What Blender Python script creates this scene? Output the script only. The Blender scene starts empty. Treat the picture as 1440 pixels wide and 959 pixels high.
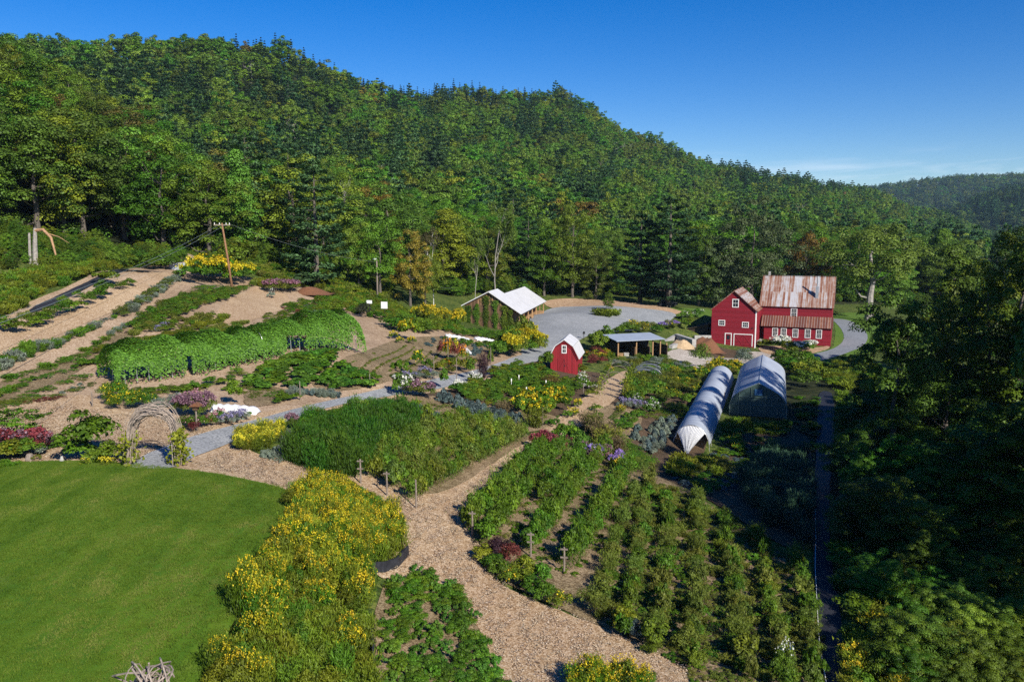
import bpy, math, random
import numpy as np
from mathutils import Vector
from mathutils.geometry import delaunay_2d_cdt

scene = bpy.context.scene
COL = scene.collection
R = math.radians
rng = np.random.default_rng(7)
random.seed(7)

# ------------------------------------------------------------------ camera
F = 1120.0                      # focal length in photo pixels
PITCH = R(7.35)
CAMZ = 12.4
cam_d = bpy.data.cameras.new('camera'); cam = bpy.data.objects.new('camera', cam_d)
COL.objects.link(cam); scene.camera = cam
cam.location = (0, 0, CAMZ); cam.rotation_euler = (R(90) - PITCH, 0, 0)
cam_d.sensor_width = 36; cam_d.lens = 36 * F / 1440
cam_d.clip_start = 0.5; cam_d.clip_end = 9000
SP, CP = math.sin(PITCH), math.cos(PITCH)

def ray(u, v):
    cx, cy = (u - 720) / F, (479.5 - v) / F
    return np.array([cx, cy * SP + CP, cy * CP - SP])

def at_depth(u, v, d):
    r = ray(u, v); return r * (d / r[1]) + np.array([0, 0, CAMZ])

def project(p):
    x, y, z = p[0], p[1], p[2] - CAMZ
    f = y * CP - z * SP; up = y * SP + z * CP
    return 720 + F * x / f, 479.5 - F * up / f

# ------------------------------------------------------------------ terrain
CTRL = [  # (u, v, depth): ground points read off the photograph
 (0,652,43),(100,649,43.5),(214,652,43),(300,668,40),(100,800,29.5),(250,900,24.7),(-60,900,24.7),(410,740,34),(350,850,27.3),(20,960,22.4),(-300,800,29.5),(-300,650,43),
 (60,600,50),(260,600,51),(0,560,54),(140,545,60),(0,500,64),(0,450,74),(0,400,86),(180,378,98),(80,385,96),(-150,450,66),(-150,400,82),
 (270,470,76),(330,410,106),(420,400,120),(250,385,104),(500,500,75),(300,535,65),(440,440,104),(510,440,112),
 (440,575,58),(530,552,67),(600,545,75),(660,528,86),(720,508,99),(800,524,98),(560,440,125),(620,470,106),
 (700,462,140),(770,440,152),(850,432,165),(930,440,163),(650,430,150),(600,500,92),(720,470,128),(900,470,136),
 (850,560,82),(780,600,70),(735,628,62),(700,660,55),(880,600,73),(880,500,118),
 (600,720,44),(650,800,37.5),(700,930,30),(580,820,35),(540,700,44.5),(430,690,43.5),(480,740,38.5),(450,850,29),(540,930,28.5),
 (800,860,35),(900,760,45),(950,940,31),(1080,940,31.5),(1170,930,32.5),(1060,780,44),(1150,800,43),(950,700,53),(1150,700,55),
 (980,640,71),(1070,590,84),(1150,600,82),(1160,550,98),(1000,560,95),(960,510,122),(1000,490,148),(1040,487,151),(1170,485,152),(1060,515,128),
 (1150,505,140),(1200,480,158),(1190,450,190),(1240,500,142),(1250,700,56),(1400,700,58),(1300,900,34),(1440,900,36),(1300,560,92),(1440,560,98),
 (1010,445,172),(960,478,150),(990,438,180),(1100,440,205),
]
HILL = {  # u: ground profile (depth, v), front to back
 -600:[(80,330),(120,200),(200,90),(320,40),(420,30)],
 -300:[(86,370),(130,230),(200,130),(300,80),(430,60)],
 0:[(97,385),(130,262),(180,150),(300,122),(440,88)],
 100:[(100,383),(150,290),(220,190),(300,165),(450,86)],
 200:[(107,380),(150,318),(190,265),(280,240),(480,84)],
 300:[(118,376),(165,350),(250,312),(380,200),(520,78)],
 400:[(132,378),(200,335),(300,270),(420,180),(560,85)],
 470:[(140,388),(210,340),(300,280),(430,200),(580,118)],
 540:[(150,400),(230,345),(330,278),(480,200),(640,143)],
 640:[(165,418),(240,365),(350,290),(520,215),(720,142)],
 780:[(186,416),(260,370),(380,300),(560,225),(780,145)],
 900:[(205,418),(280,385),(400,320),(600,265),(820,206)],
 1000:[(212,422),(290,385),(420,335),(620,290),(860,245)],
 1100:[(220,427),(300,390),(430,345),(640,300),(900,264)],
 1200:[(232,430),(320,392),(450,358),(680,315),(1000,277)],
 1300:[(240,433),(330,397),(480,370),(720,345),(1100,307)],
 1400:[(250,437),(340,407),(500,378),(800,356),(1200,340)],
 1700:[(255,440),(340,410),(500,380),(800,358),(1200,342)],
 2400:[(260,440),(340,410),(500,380),(800,358),(1200,342)],
}
HU = np.array(sorted(HILL))
HD = np.array([[p[0] for p in HILL[u]] for u in HU], float)
HZ = np.array([[at_depth(720, p[1], p[0])[2] for p in HILL[u]] for u in HU])

cp = np.array([at_depth(*c) for c in CTRL] + [at_depth(u, HILL[u][0][1], HILL[u][0][0]) for u in HU[1:-1]]
              + [(40, 10, -6), (60, 20, -8), (0, 5, -1.0), (-20, 5, 0), (-40, 20, 1.0), (90, 120, -10), (120, 60, -12), (140, 180, -11), (20, 5, -4), (2, 165, -3.3), (8, 168, -3.4), (-5, 150, -3.3), (38, 152, -8.0), (15.7, 117, -5.5), (22, 119, -5.8)])
def _phi(r2): return 0.5 * r2 * np.log(r2 + 1e-9)
_S = 50.0
def _fit():
    P = cp[:, :2] / _S; n = len(P)
    d2 = ((P[:, None] - P[None]) ** 2).sum(-1)
    A = np.zeros((n + 3, n + 3)); A[:n, :n] = _phi(d2) + np.eye(n) * 0.012
    A[:n, n] = 1; A[:n, n + 1:] = P; A[n, :n] = 1; A[n + 1:, :n] = P.T
    b = np.zeros(n + 3); b[:n] = cp[:, 2]
    return np.linalg.solve(A, b)
_W = _fit()
def z_near(x, y):
    P = cp[:, :2] / _S
    q = np.stack([np.asarray(x, float).ravel(), np.asarray(y, float).ravel()], 1) / _S
    out = np.empty(len(q))
    for i in range(0, len(q), 20000):
        s = q[i:i + 20000]
        d2 = ((s[:, None] - P[None]) ** 2).sum(-1)
        out[i:i + 20000] = _phi(d2) @ _W[:len(P)] + _W[len(P)] + s @ _W[len(P) + 1:]
    return np.clip(out, -13, 16).reshape(np.shape(x))
def hill_base(u):
    return np.interp(u, HU, HD[:, 0])
def z_hill(x, y):
    x = np.asarray(x, float); y = np.asarray(y, float)
    u = np.clip(720 + F * x / np.maximum(y, 30), HU[0], HU[-1] - 1e-3)
    i = np.clip(np.searchsorted(HU, u, side='right') - 1, 0, len(HU) - 2)
    f = (u - HU[i]) / (HU[i + 1] - HU[i]); f = f * f * (3 - 2 * f)
    def prof(k):
        D, Z = HD[k], HZ[k]
        z = np.where(y < D[..., 0], Z[..., 0], 0.0)
        for j in range(4):
            t = (y - D[..., j]) / (D[..., j + 1] - D[..., j])
            z = np.where((t >= 0) & (t < 1), Z[..., j] + (Z[..., j + 1] - Z[..., j]) * t, z)
        return np.where(y >= D[..., 4], Z[..., 4] - 0.12 * (y - D[..., 4]), z)
    return prof(i) * (1 - f) + prof(i + 1) * f
def zf(x, y):
    x = np.asarray(x, float); y = np.asarray(y, float)
    u = 720 + F * x / np.maximum(y, 30)
    db = hill_base(u)
    t = np.clip((y - (db - 12)) / 24, 0, 1); t = t * t * (3 - 2 * t)
    zn = z_near(x, y)
    zh = z_hill(x, y)
    return np.maximum(zn * (1 - t) + zh * t, -50)
def gz(x, y): return float(zf(np.array([x]), np.array([y]))[0])

def gps(pts):
    """photo pixels -> ground points"""
    D = np.array([ray(u, v) for u, v in pts])
    n = len(D); lo = np.full(n, 10.0); hi = np.full(n, -1.0)
    d = 10.0
    while d < 900:
        P = D * (d / D[:, 1])[:, None]
        below = (P[:, 2] + CAMZ) < zf(P[:, 0], P[:, 1])
        new = below & (hi < 0)
        hi[new] = d; lo[(hi < 0)] = d
        if (hi > 0).all(): break
        d *= 1.03
    hi[hi < 0] = 900
    for _ in range(18):
        m = (lo + hi) / 2
        P = D * (m / D[:, 1])[:, None]
        b = (P[:, 2] + CAMZ) < zf(P[:, 0], P[:, 1])
        hi = np.where(b, m, hi); lo = np.where(b, lo, m)
    P = D * (hi / D[:, 1])[:, None]
    P[:, 2] = zf(P[:, 0], P[:, 1])
    return P
def gp(u, v): return gps([(u, v)])[0]

# ------------------------------------------------------------------ tagging
def tag(o, label=None, cat=None, group=None, kind=None):
    if label: o['label'] = label
    if cat: o['category'] = cat
    if group: o['group'] = group
    if kind: o['kind'] = kind
    return o
def empty(name, loc, rz=0, label=None, cat=None, group=None, scale=1.0):
    o = bpy.data.objects.new(name, None); COL.objects.link(o)
    o.location = loc; o.rotation_euler = (0, 0, rz); o.empty_display_size = 0.3
    if np.ndim(scale) == 0: o.scale = (scale,) * 3
    else: o.scale = scale
    return tag(o, label, cat, group)
def link(o, parent=None):
    COL.objects.link(o)
    if parent: o.parent = parent
    return o
def copy_tree(o, parent=None):
    c = o.copy(); COL.objects.link(c)
    if parent: c.parent = parent
    for ch in list(o.children): copy_tree(ch, c)
    return c

# ------------------------------------------------------------------ mesh building
class MB:
    def __init__(s): s.v = []; s.f = []; s.mi = []
    def quad(s, *p, mi=0):
        i = len(s.v); s.v += [tuple(q) for q in p]; s.f.append(tuple(range(i, i + len(p)))); s.mi.append(mi); return s
    def box(s, x0, x1, y0, y1, z0, z1, mi=0):
        i = len(s.v)
        s.v += [(x0,y0,z0),(x1,y0,z0),(x1,y1,z0),(x0,y1,z0),(x0,y0,z1),(x1,y0,z1),(x1,y1,z1),(x0,y1,z1)]
        for f in ((0,3,2,1),(4,5,6,7),(0,1,5,4),(1,2,6,5),(2,3,7,6),(3,0,4,7)):
            s.f.append(tuple(i + k for k in f)); s.mi.append(mi)
        return s
    def prism(s, poly, a, b, axis='y', mi=0):
        """poly of (x,z) extruded along y from a to b"""
        n = len(poly); i = len(s.v)
        if axis == 'y':
            s.v += [(p[0], a, p[1]) for p in poly] + [(p[0], b, p[1]) for p in poly]
        elif axis == 'x':
            s.v += [(a, p[0], p[1]) for p in poly] + [(b, p[0], p[1]) for p in poly]
        else:
            s.v += [(p[0], p[1], a) for p in poly] + [(p[0], p[1], b) for p in poly]
        s.f.append(tuple(i + k for k in range(n))); s.mi.append(mi)
        s.f.append(tuple(i + n + k for k in reversed(range(n)))); s.mi.append(mi)
        for k in range(n):
            k2 = (k + 1) % n
            s.f.append((i + k, i + n + k, i + n + k2, i + k2)); s.mi.append(mi)
        return s
    def slab(s, a, b, c, d, th, mi=0):
        """a sheet a-b-c-d with thickness th (downwards along its normal)"""
        A, B, C, D = (Vector(p) for p in (a, b, c, d))
        n = (B - A).cross(D - A).normalized() * th
        i = len(s.v)
        s.v += [tuple(p) for p in (A, B, C, D, A - n, B - n, C - n, D - n)]
        for f in ((0,1,2,3),(7,6,5,4),(0,4,5,1),(1,5,6,2),(2,6,7,3),(3,7,4,0)):
            s.f.append(tuple(i + k for k in f)); s.mi.append(mi)
        return s
    def tube(s, pts, rad, n=6, mi=0):
        pts = [Vector(p) for p in pts]
        if np.ndim(rad) == 0: rad = [rad] * len(pts)
        i0 = len(s.v); m = len(pts)
        for k, p in enumerate(pts):
            t = (pts[min(k + 1, m - 1)] - pts[max(k - 1, 0)]).normalized()
            a = t.cross(Vector((0, 0, 1)) if abs(t.z) < 0.9 else Vector((1, 0, 0))).normalized(); b = t.cross(a)
            for j in range(n):
                w = 2 * math.pi * j / n
                s.v.append(tuple(p + (a * math.cos(w) + b * math.sin(w)) * rad[k]))
        for k in range(m - 1):
            for j in range(n):
                j2 = (j + 1) % n
                s.f.append((i0 + k*n + j, i0 + (k+1)*n + j, i0 + (k+1)*n + j2, i0 + k*n + j2)); s.mi.append(mi)
        s.f.append(tuple(i0 + j for j in range(n))); s.mi.append(mi)
        s.f.append(tuple(i0 + (m-1)*n + j for j in reversed(range(n)))); s.mi.append(mi)
        return s
    def mesh(s, name, mats):
        me = bpy.data.meshes.new(name); me.from_pydata(s.v, [], s.f)
        for m in (mats if isinstance(mats, (list, tuple)) else [mats]): me.materials.append(m)
        me.polygons.foreach_set('material_index', s.mi); me.update()
        return me
    def build(s, name, mats, parent=None, smooth=False):
        me = s.mesh(name, mats)
        if smooth: me.polygons.foreach_set('use_smooth', [True] * len(me.polygons))
        return link(bpy.data.objects.new(name, me), parent)

def np_mesh(name, V, nper, mats, tint=None, mi=None):
    """faces of nper vertices each, all separate"""
    V = np.ascontiguousarray(V.reshape(-1, 3), np.float32); nf = len(V) // nper
    me = bpy.data.meshes.new(name)
    me.vertices.add(len(V)); me.vertices.foreach_set('co', V.ravel())
    me.loops.add(len(V)); me.loops.foreach_set('vertex_index', np.arange(len(V), dtype=np.int32))
    me.polygons.add(nf); me.polygons.foreach_set('loop_start', np.arange(0, len(V), nper, dtype=np.int32))
    for m in (mats if isinstance(mats, (list, tuple)) else [mats]): me.materials.append(m)
    if mi is not None: me.polygons.foreach_set('material_index', np.asarray(mi, np.int32))
    if tint is not None:
        a = me.attributes.new('tint', 'FLOAT', 'FACE'); a.data.foreach_set('value', np.asarray(tint, np.float32))
    me.update(); me.validate()
    return me

def in_poly(pts, poly):
    x, y = pts[:, 0], pts[:, 1]; ins = np.zeros(len(pts), bool); n = len(poly)
    for i in range(n):
        x1, y1 = poly[i][0], poly[i][1]; x2, y2 = poly[(i + 1) % n][0], poly[(i + 1) % n][1]
        c = ((y1 > y) != (y2 > y))
        with np.errstate(divide='ignore', invalid='ignore'):
            ins ^= c & (x < (x2 - x1) * (y - y1) / (y2 - y1 + 1e-12) + x1)
    return ins
def smooth_poly(P, it=2):
    P = np.asarray(P, float)
    for _ in range(it):
        Q = np.roll(P, -1, 0); P = np.stack([P * .75 + Q * .25, P * .25 + Q * .75], 1).reshape(-1, P.shape[1])
    return P
def drape(name, px, off, mat, s=1.0, smooth=2, jitter=0.0, world=False, zfun=None):
    """a sheet lying on the terrain, its outline given as photo pixels (or world points)"""
    P = np.array(px, float)[:, :2] if world else gps(px)[:, :2]
    if smooth: P = smooth_poly(P, smooth)
    B = []
    for i in range(len(P)):
        a, b = P[i], P[(i + 1) % len(P)]; L = np.linalg.norm(b - a); n = max(1, int(L / s))
        for k in range(n): B.append(a + (b - a) * k / n)
    B = np.array(B)
    if jitter:
        B = B + np.random.default_rng(len(B)).normal(0, jitter, B.shape)
    lo, hi = B.min(0), B.max(0)
    gx, gy = np.meshgrid(np.arange(lo[0], hi[0], s), np.arange(lo[1], hi[1], s))
    G = np.stack([gx.ravel(), gy.ravel()], 1); G = G[in_poly(G, B)]
    # keep the inner points a little off the outline
    if len(G):
        dm = np.full(len(G), 9e9)
        for i in range(0, len(B), 200): dm = np.minimum(dm, ((G[:, None] - B[None, i:i+200]) ** 2).sum(-1).min(1))
        G = G[dm > (0.35 * s) ** 2]
    A = np.concatenate([B, G]) if len(G) else B
    n = len(B)
    r = delaunay_2d_cdt([Vector(p) for p in A], [], [list(range(n))], 1, 1e-4)
    V = np.array([(v[0], v[1]) for v in r[0]])
    Z = zf(V[:, 0], V[:, 1]) + off
    me = bpy.data.meshes.new(name)
    me.from_pydata([(a, b, c) for (a, b), c in zip(V, Z)], [], [tuple(f) for f in r[2]])
    me.materials.append(mat); me.polygons.foreach_set('use_smooth', [True] * len(me.polygons)); me.update()
    # faces up
    if len(me.polygons) and me.polygons[0].normal.z < 0: me.flip_normals()
    return tag(link(bpy.data.objects.new(name, me)), kind='structure')
# ------------------------------------------------------------------ materials
class NT:
    def __init__(s, name):
        s.m = bpy.data.materials.new(name); s.m.use_nodes = True
        s.t = s.m.node_tree; s.t.nodes.clear()
        s.out = s.t.nodes.new('ShaderNodeOutputMaterial')
    def n(s, typ, **kw):
        nd = s.t.nodes.new(typ)
        for k, v in kw.items():
            if k == 'inp':
                for a, b in v.items():
                    if isinstance(b, tuple) and len(b) == 2 and hasattr(b[0], 'outputs'): s.t.links.new(b[0].outputs[b[1]], nd.inputs[a])
                    elif hasattr(b, 'outputs'): s.t.links.new(b.outputs[0], nd.inputs[a])
                    else: nd.inputs[a].default_value = b
            else: setattr(nd, k, v)
        return nd
    def link(s, a, b): s.t.links.new(a, b)
    def coords(s, scale=(1, 1, 1), kind='Object', rot=(0, 0, 0)):
        tc = s.n('ShaderNodeTexCoord'); mp = s.n('ShaderNodeMapping')
        mp.inputs['Scale'].default_value = scale; mp.inputs['Rotation'].default_value = rot
        s.link(tc.outputs[kind], mp.inputs['Vector']); return mp
    def noise(s, scale, detail=4, vec=None, rough=.6, dist=0):
        nd = s.n('ShaderNodeTexNoise'); nd.inputs['Scale'].default_value = scale
        nd.inputs['Detail'].default_value = detail; nd.inputs['Roughness'].default_value = rough; nd.inputs['Distortion'].default_value = dist
        if vec: s.link(vec.outputs[0], nd.inputs['Vector'])
        return nd
    def ramp(s, fac, stops, interp='LINEAR'):
        r = s.n('ShaderNodeValToRGB'); r.color_ramp.interpolation = interp
        e = r.color_ramp.elements
        while len(e) < len(stops): e.new(0.5)
        for el, (p, c) in zip(e, stops):
            el.position = p; el.color = (*c, 1) if len(c) == 3 else c
        s.link(fac, r.inputs[0]); return r
    def mix(s, a, b, fac, mode='MIX'):
        m = s.n('ShaderNodeMix', data_type='RGBA', blend_type=mode)
        for sock, v in ((m.inputs[0], fac), (m.inputs[6], a), (m.inputs[7], b)):
            if hasattr(v, 'links'): s.link(v, sock)
            else: sock.default_value = v if np.ndim(v) == 0 else (*v, 1)
        return m
    def math(s, op, a, b=0.0):
        m = s.n('ShaderNodeMath', operation=op)
        for sock, v in ((m.inputs[0], a), (m.inputs[1], b)):
            if hasattr(v, 'links'): s.link(v, sock)
            else: sock.default_value = v
        return m.outputs[0]
    def bsdf(s, col, rough=.8, bump=None, strength=.3, dist=.05, metallic=0, spec=.3):
        p = s.n('ShaderNodeBsdfPrincipled')
        for k, v in (('Base Color', col), ('Roughness', rough), ('Metallic', metallic)):
            if hasattr(v, 'links'): s.link(v, p.inputs[k])
            else: p.inputs[k].default_value = v if np.ndim(v) == 0 else (*v, 1)
        p.inputs['Specular IOR Level'].default_value = spec
        if bump is not None:
            b = s.n('ShaderNodeBump'); b.inputs['Strength'].default_value = strength; b.inputs['Distance'].default_value = dist
            s.link(bump, b.inputs['Height']); s.link(b.outputs[0], p.inputs['Normal'])
        s.link(p.outputs[0], s.out.inputs[0]); return p

def speckle(name, stops, fine, mid, big_a, big_b, big_scale=.12, big_amt=.5, bump=.5, dist=.05, stretch=(1, 1, 1), rough=.95):
    """loose ground: fine speckle, medium patches, and a slow drift between two tones"""
    t = NT(name); c = t.coords(stretch)
    a = t.noise(fine, 3, c, .75); b = t.noise(mid, 5, c, .65)
    v = t.n('ShaderNodeTexVoronoi', feature='F1'); v.inputs['Scale'].default_value = fine * .8; t.link(c.outputs[0], v.inputs['Vector'])
    sep = t.n('ShaderNodeSeparateColor'); t.link(v.outputs['Color'], sep.inputs[0])
    f = t.math('MULTIPLY_ADD', sep.outputs[0], .38)
    t.t.nodes[-1].inputs[2].default_value = 0
    f2 = t.math('ADD', f, t.math('MULTIPLY', a.outputs[0], .36)); f3 = t.math('ADD', f2, t.math('MULTIPLY', b.outputs[0], .3))
    r = t.ramp(f3, stops)
    g = t.noise(big_scale, 5, t.coords(), .6)
    gr = t.ramp(g.outputs[0], [(.36, big_a), (.64, big_b)])
    m = t.mix(r.outputs[0], gr.outputs[0], big_amt, 'MULTIPLY')
    t.bsdf(m.outputs[2], rough, f3, bump, dist, spec=.15)
    return t.m

def plain(name, col, rough=.6, var=.25, scale=3, metallic=0, spec=.4, bump=.1):
    t = NT(name); n = t.noise(scale, 5, t.coords())
    r = t.ramp(n.outputs[0], [(.3, tuple(x * (1 - var) for x in col)), (.7, tuple(min(1, x * (1 + var)) for x in col))])
    t.bsdf(r.outputs[0], rough, n.outputs[0], bump, .02, metallic, spec); return t.m

def foliage(name, dark, light, hue=.02, val=.25, trans=.3, rough=.55):
    t = NT(name)
    at = t.n('ShaderNodeAttribute', attribute_name='tint')
    r = t.ramp(at.outputs['Fac'], [(0, dark), (1, light)])
    oi = t.n('ShaderNodeObjectInfo')
    wn = t.n('ShaderNodeTexWhiteNoise', noise_dimensions='1D'); t.link(oi.outputs['Random'], wn.inputs['W'])
    hs = t.n('ShaderNodeHueSaturation')
    t.link(t.math('MULTIPLY_ADD', oi.outputs['Random'], 2 * hue), hs.inputs['Hue']); t.t.nodes[-1].inputs[2].default_value = .5 - hue
    t.link(t.math('MULTIPLY_ADD', wn.outputs['Value'], 2 * val), hs.inputs['Value']); t.t.nodes[-1].inputs[2].default_value = 1 - val
    t.link(r.outputs[0], hs.inputs['Color'])
    d = t.n('ShaderNodeBsdfPrincipled'); d.inputs['Roughness'].default_value = rough; d.inputs['Specular IOR Level'].default_value = .25
    t.link(hs.outputs[0], d.inputs['Base Color'])
    tr = t.n('ShaderNodeBsdfTranslucent'); t.link(hs.outputs[0], tr.inputs[0])
    mx = t.n('ShaderNodeMixShader'); mx.inputs[0].default_value = trans
    t.link(d.outputs[0], mx.inputs[1]); t.link(tr.outputs[0], mx.inputs[2]); t.link(mx.outputs[0], t.out.inputs[0])
    return t.m

M = {}
# ground
M['chips'] = speckle('wood_chips', [(.30, (.17, .105, .055)), (.44, (.34, .235, .135)), (.56, (.44, .325, .20)), (.72, (.62, .52, .39))], 22, 3.0, (.74, .66, .60), (1, .97, .92), .16, .75, .6, .03)
M['chips_old'] = speckle('weathered_wood_chips', [(.28, (.19, .125, .08)), (.46, (.35, .255, .165)), (.60, (.43, .33, .23)), (.78, (.55, .46, .35))], 14, 1.3, (.66, .60, .54), (1, .96, .92), .12, .8, .6, .04)
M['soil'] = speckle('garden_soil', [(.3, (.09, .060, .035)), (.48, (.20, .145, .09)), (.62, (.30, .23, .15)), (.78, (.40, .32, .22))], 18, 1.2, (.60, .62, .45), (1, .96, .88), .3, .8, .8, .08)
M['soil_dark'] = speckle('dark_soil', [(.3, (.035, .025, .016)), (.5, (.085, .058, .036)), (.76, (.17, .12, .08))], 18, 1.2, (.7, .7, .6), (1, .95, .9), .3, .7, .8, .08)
M['gravel'] = speckle('gravel', [(.3, (.15, .158, .162)), (.5, (.255, .265, .268)), (.76, (.38, .39, .39))], 14, .5, (.74, .77, .80), (1, 1, 1), .08, .75, .5, .03)
M['gravel_tan'] = speckle('yard_gravel', [(.3, (.22, .19, .16)), (.5, (.40, .36, .31)), (.76, (.56, .51, .45))], 10, .4, (.66, .62, .58), (1, 1, 1), .1, .8, .5, .03)
M['asphalt'] = speckle('worn_drive', [(.3, (.13, .14, .155)), (.5, (.20, .215, .23)), (.76, (.29, .30, .32))], 10, .3, (.75, .78, .8), (1, 1, 1), .06, .7, .3, .02)
M['dirt_tan'] = speckle('bare_dirt', [(.3, (.26, .16, .10)), (.5, (.42, .28, .18)), (.76, (.54, .40, .28))], 5, .5, (.7, .7, .6), (1, 1, 1), .07, .8, .5, .05)
M['meadow'] = speckle('rough_grass', [(.28, (.020, .035, .008)), (.46, (.065, .10, .018)), (.62, (.12, .15, .03)), (.8, (.20, .19, .06))], 5, .6, (.55, .65, .5), (1, 1, .95), .08, .85, 1.0, .25)
M['turf'] = speckle('short_grass', [(.3, (.05, .10, .014)), (.55, (.095, .17, .024)), (.8, (.15, .22, .04))], 8, .6, (.7, .78, .6), (1, 1, 1), .1, .7, .6, .05)
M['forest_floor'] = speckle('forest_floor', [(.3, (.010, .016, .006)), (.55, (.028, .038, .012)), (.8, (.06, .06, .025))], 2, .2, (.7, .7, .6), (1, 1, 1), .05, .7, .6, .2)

def lawn_mat():
    t = NT('mown_lawn'); c = t.coords((1, 1, 1)); cs = t.coords((1, .22, 1), rot=(0, 0, R(-52)))
    fine = t.noise(30, 3, c, .8); mid = t.noise(1.1, 6, cs, .65); big = t.noise(.16, 4, c, .6); patch = t.noise(.55, 5, c, .7, .6)
    w = t.n('ShaderNodeTexWave'); w.inputs['Scale'].default_value = .2; w.inputs['Distortion'].default_value = 1.2; w.inputs['Detail'].default_value = 2
    t.link(t.coords((1, 1, 1), rot=(0, 0, R(38))).outputs[0], w.inputs['Vector'])
    f = t.math('ADD', t.math('MULTIPLY', fine.outputs[0], .34), t.math('MULTIPLY', mid.outputs[0], .42))
    f = t.math('ADD', f, t.math('MULTIPLY', w.outputs['Fac'], .035)); f = t.math('ADD', f, t.math('MULTIPLY', big.outputs[0], .20))
    r = t.ramp(f, [(.34, (.030, .085, .006)), (.46, (.058, .130, .008)), (.57, (.092, .165, .011)), (.74, (.16, .21, .026))])
    pr = t.ramp(patch.outputs[0], [(.56, (0, 0, 0)), (.80, (.6, .6, .6))])
    m = t.mix(r.outputs[0], (.17, .17, .045), pr.outputs[0])
    t.bsdf(m.outputs[2], .9, fine.outputs[0], .7, .04, spec=.15); return t.m
M['lawn'] = lawn_mat()

def board_mat(name, col, pitch=.18, axis='z', rough=.7, var=.2, wear=.0):
    t = NT(name); tc = t.n('ShaderNodeTexCoord'); s = t.n('ShaderNodeSeparateXYZ'); t.link(tc.outputs['Object'], s.inputs[0])
    ax = s.outputs[{'x': 0, 'y': 1, 'z': 2}[axis]]
    if axis == 'x': ax = t.math('ADD', ax, s.outputs[1])
    k = t.math('DIVIDE', ax, pitch); fr = t.math('FRACT', k); fl = t.math('FLOOR', k)
    wn = t.n('ShaderNodeTexWhiteNoise', noise_dimensions='1D'); t.link(fl, wn.inputs['W'])
    n = t.noise(2.5, 6, t.coords((.6, .6, 2.0) if axis == 'z' else (3, 3, .5)))
    f = t.math('ADD', t.math('MULTIPLY', wn.outputs['Value'], .5), t.math('MULTIPLY', n.outputs[0], .6))
    r = t.ramp(f, [(.2, tuple(x * (1 - var) for x in col)), (.8, tuple(min(1, x * (1 + var) + wear) for x in col))])
    g = t.math('LESS_THAN', fr, .1)
    m = t.mix(r.outputs[0], tuple(x * .45 for x in col), g)
    t.bsdf(m.outputs[2], rough, t.math('SUBTRACT', 1.0, g), .6, .02, spec=.25); return t.m
M['red'] = board_mat('red_clapboard', (.20, .010, .020), .16, 'z', .7, .22)
M['red_shed'] = board_mat('red_plank', (.24, .018, .024), .22, 'x', .6, .22)
M['barnwood'] = board_mat('weathered_barn_board', (.105, .062, .034), .25, 'x', .85, .55)
M['barnwood_light'] = board_mat('pale_board', (.36, .22, .11), .25, 'x', .8, .35)  # pale board; the sunlit look of the porch wood is put into its colour
M['darkwood'] = board_mat('dark_shed_board', (.055, .038, .026), .2, 'z', .85, .4)
M['white'] = plain('white_paint', (.78, .78, .76), .5, .06)
M['glass'] = plain('window_glass', (.018, .022, .03), .15, .3, 2, spec=.25)
M['dark'] = plain('dark_opening', (.012, .012, .014), .6)
M['post'] = plain('grey_post_wood', (.19, .155, .125), .85, .4, 8)
M['polewood'] = plain('brown_pole_wood', (.22, .115, .055), .85, .3, 6)
M['stone'] = plain('grey_stone', (.34, .33, .31), .85, .35, 3, bump=.5)
M['concrete'] = plain('concrete', (.34, .33, .31), .85, .25, 2, bump=.3)
M['sand'] = plain('sand_heap', (.40, .29, .17), .95, .3, 5, bump=.5)
M['mulch'] = plain('bark_mulch', (.15, .065, .03), .95, .45, 7, bump=.8)
M['straw'] = plain('tan_heap', (.27, .20, .11), .95, .3, 5, bump=.6)
M['metal'] = plain('galvanised', (.5, .52, .54), .4, .15, 2, .6)
M['wire'] = plain('black_cable', (.02, .02, .022), .5)
M['wire_pale'] = plain('pale_cable', (.25, .30, .28), .4)
M['rods'] = plain('willow_rods', (.30, .245, .20), .8, .4, 9)
M['bark'] = plain('bark', (.10, .085, .070), .9, .45, 4, bump=.6)
M['bark_grey'] = plain('grey_bark', (.26, .24, .215), .9, .4, 4, bump=.5)
M['bark_white'] = plain('birch_bark', (.62, .60, .55), .8, .3, 3)
M['cover'] = plain('white_row_cover', (.60, .61, .62), .7, .08, 3, bump=.4)
M['fabric'] = None
def fabric_mat():
    t = NT('black_ground_fabric'); c = t.coords((6, .5, 1)); n = t.noise(2, 5, c, .7); n2 = t.noise(3, 4, t.coords())
    f = t.math('ADD', t.math('MULTIPLY', n.outputs[0], .6), t.math('MULTIPLY', n2.outputs[0], .4))
    r = t.ramp(f, [(.35, (.012, .013, .017)), (.6, (.035, .037, .045)), (.8, (.12, .12, .13))])
    t.bsdf(r.outputs[0], .6, f, .6, .05, spec=.12); return t.m
M['fabric'] = fabric_mat()
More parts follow.
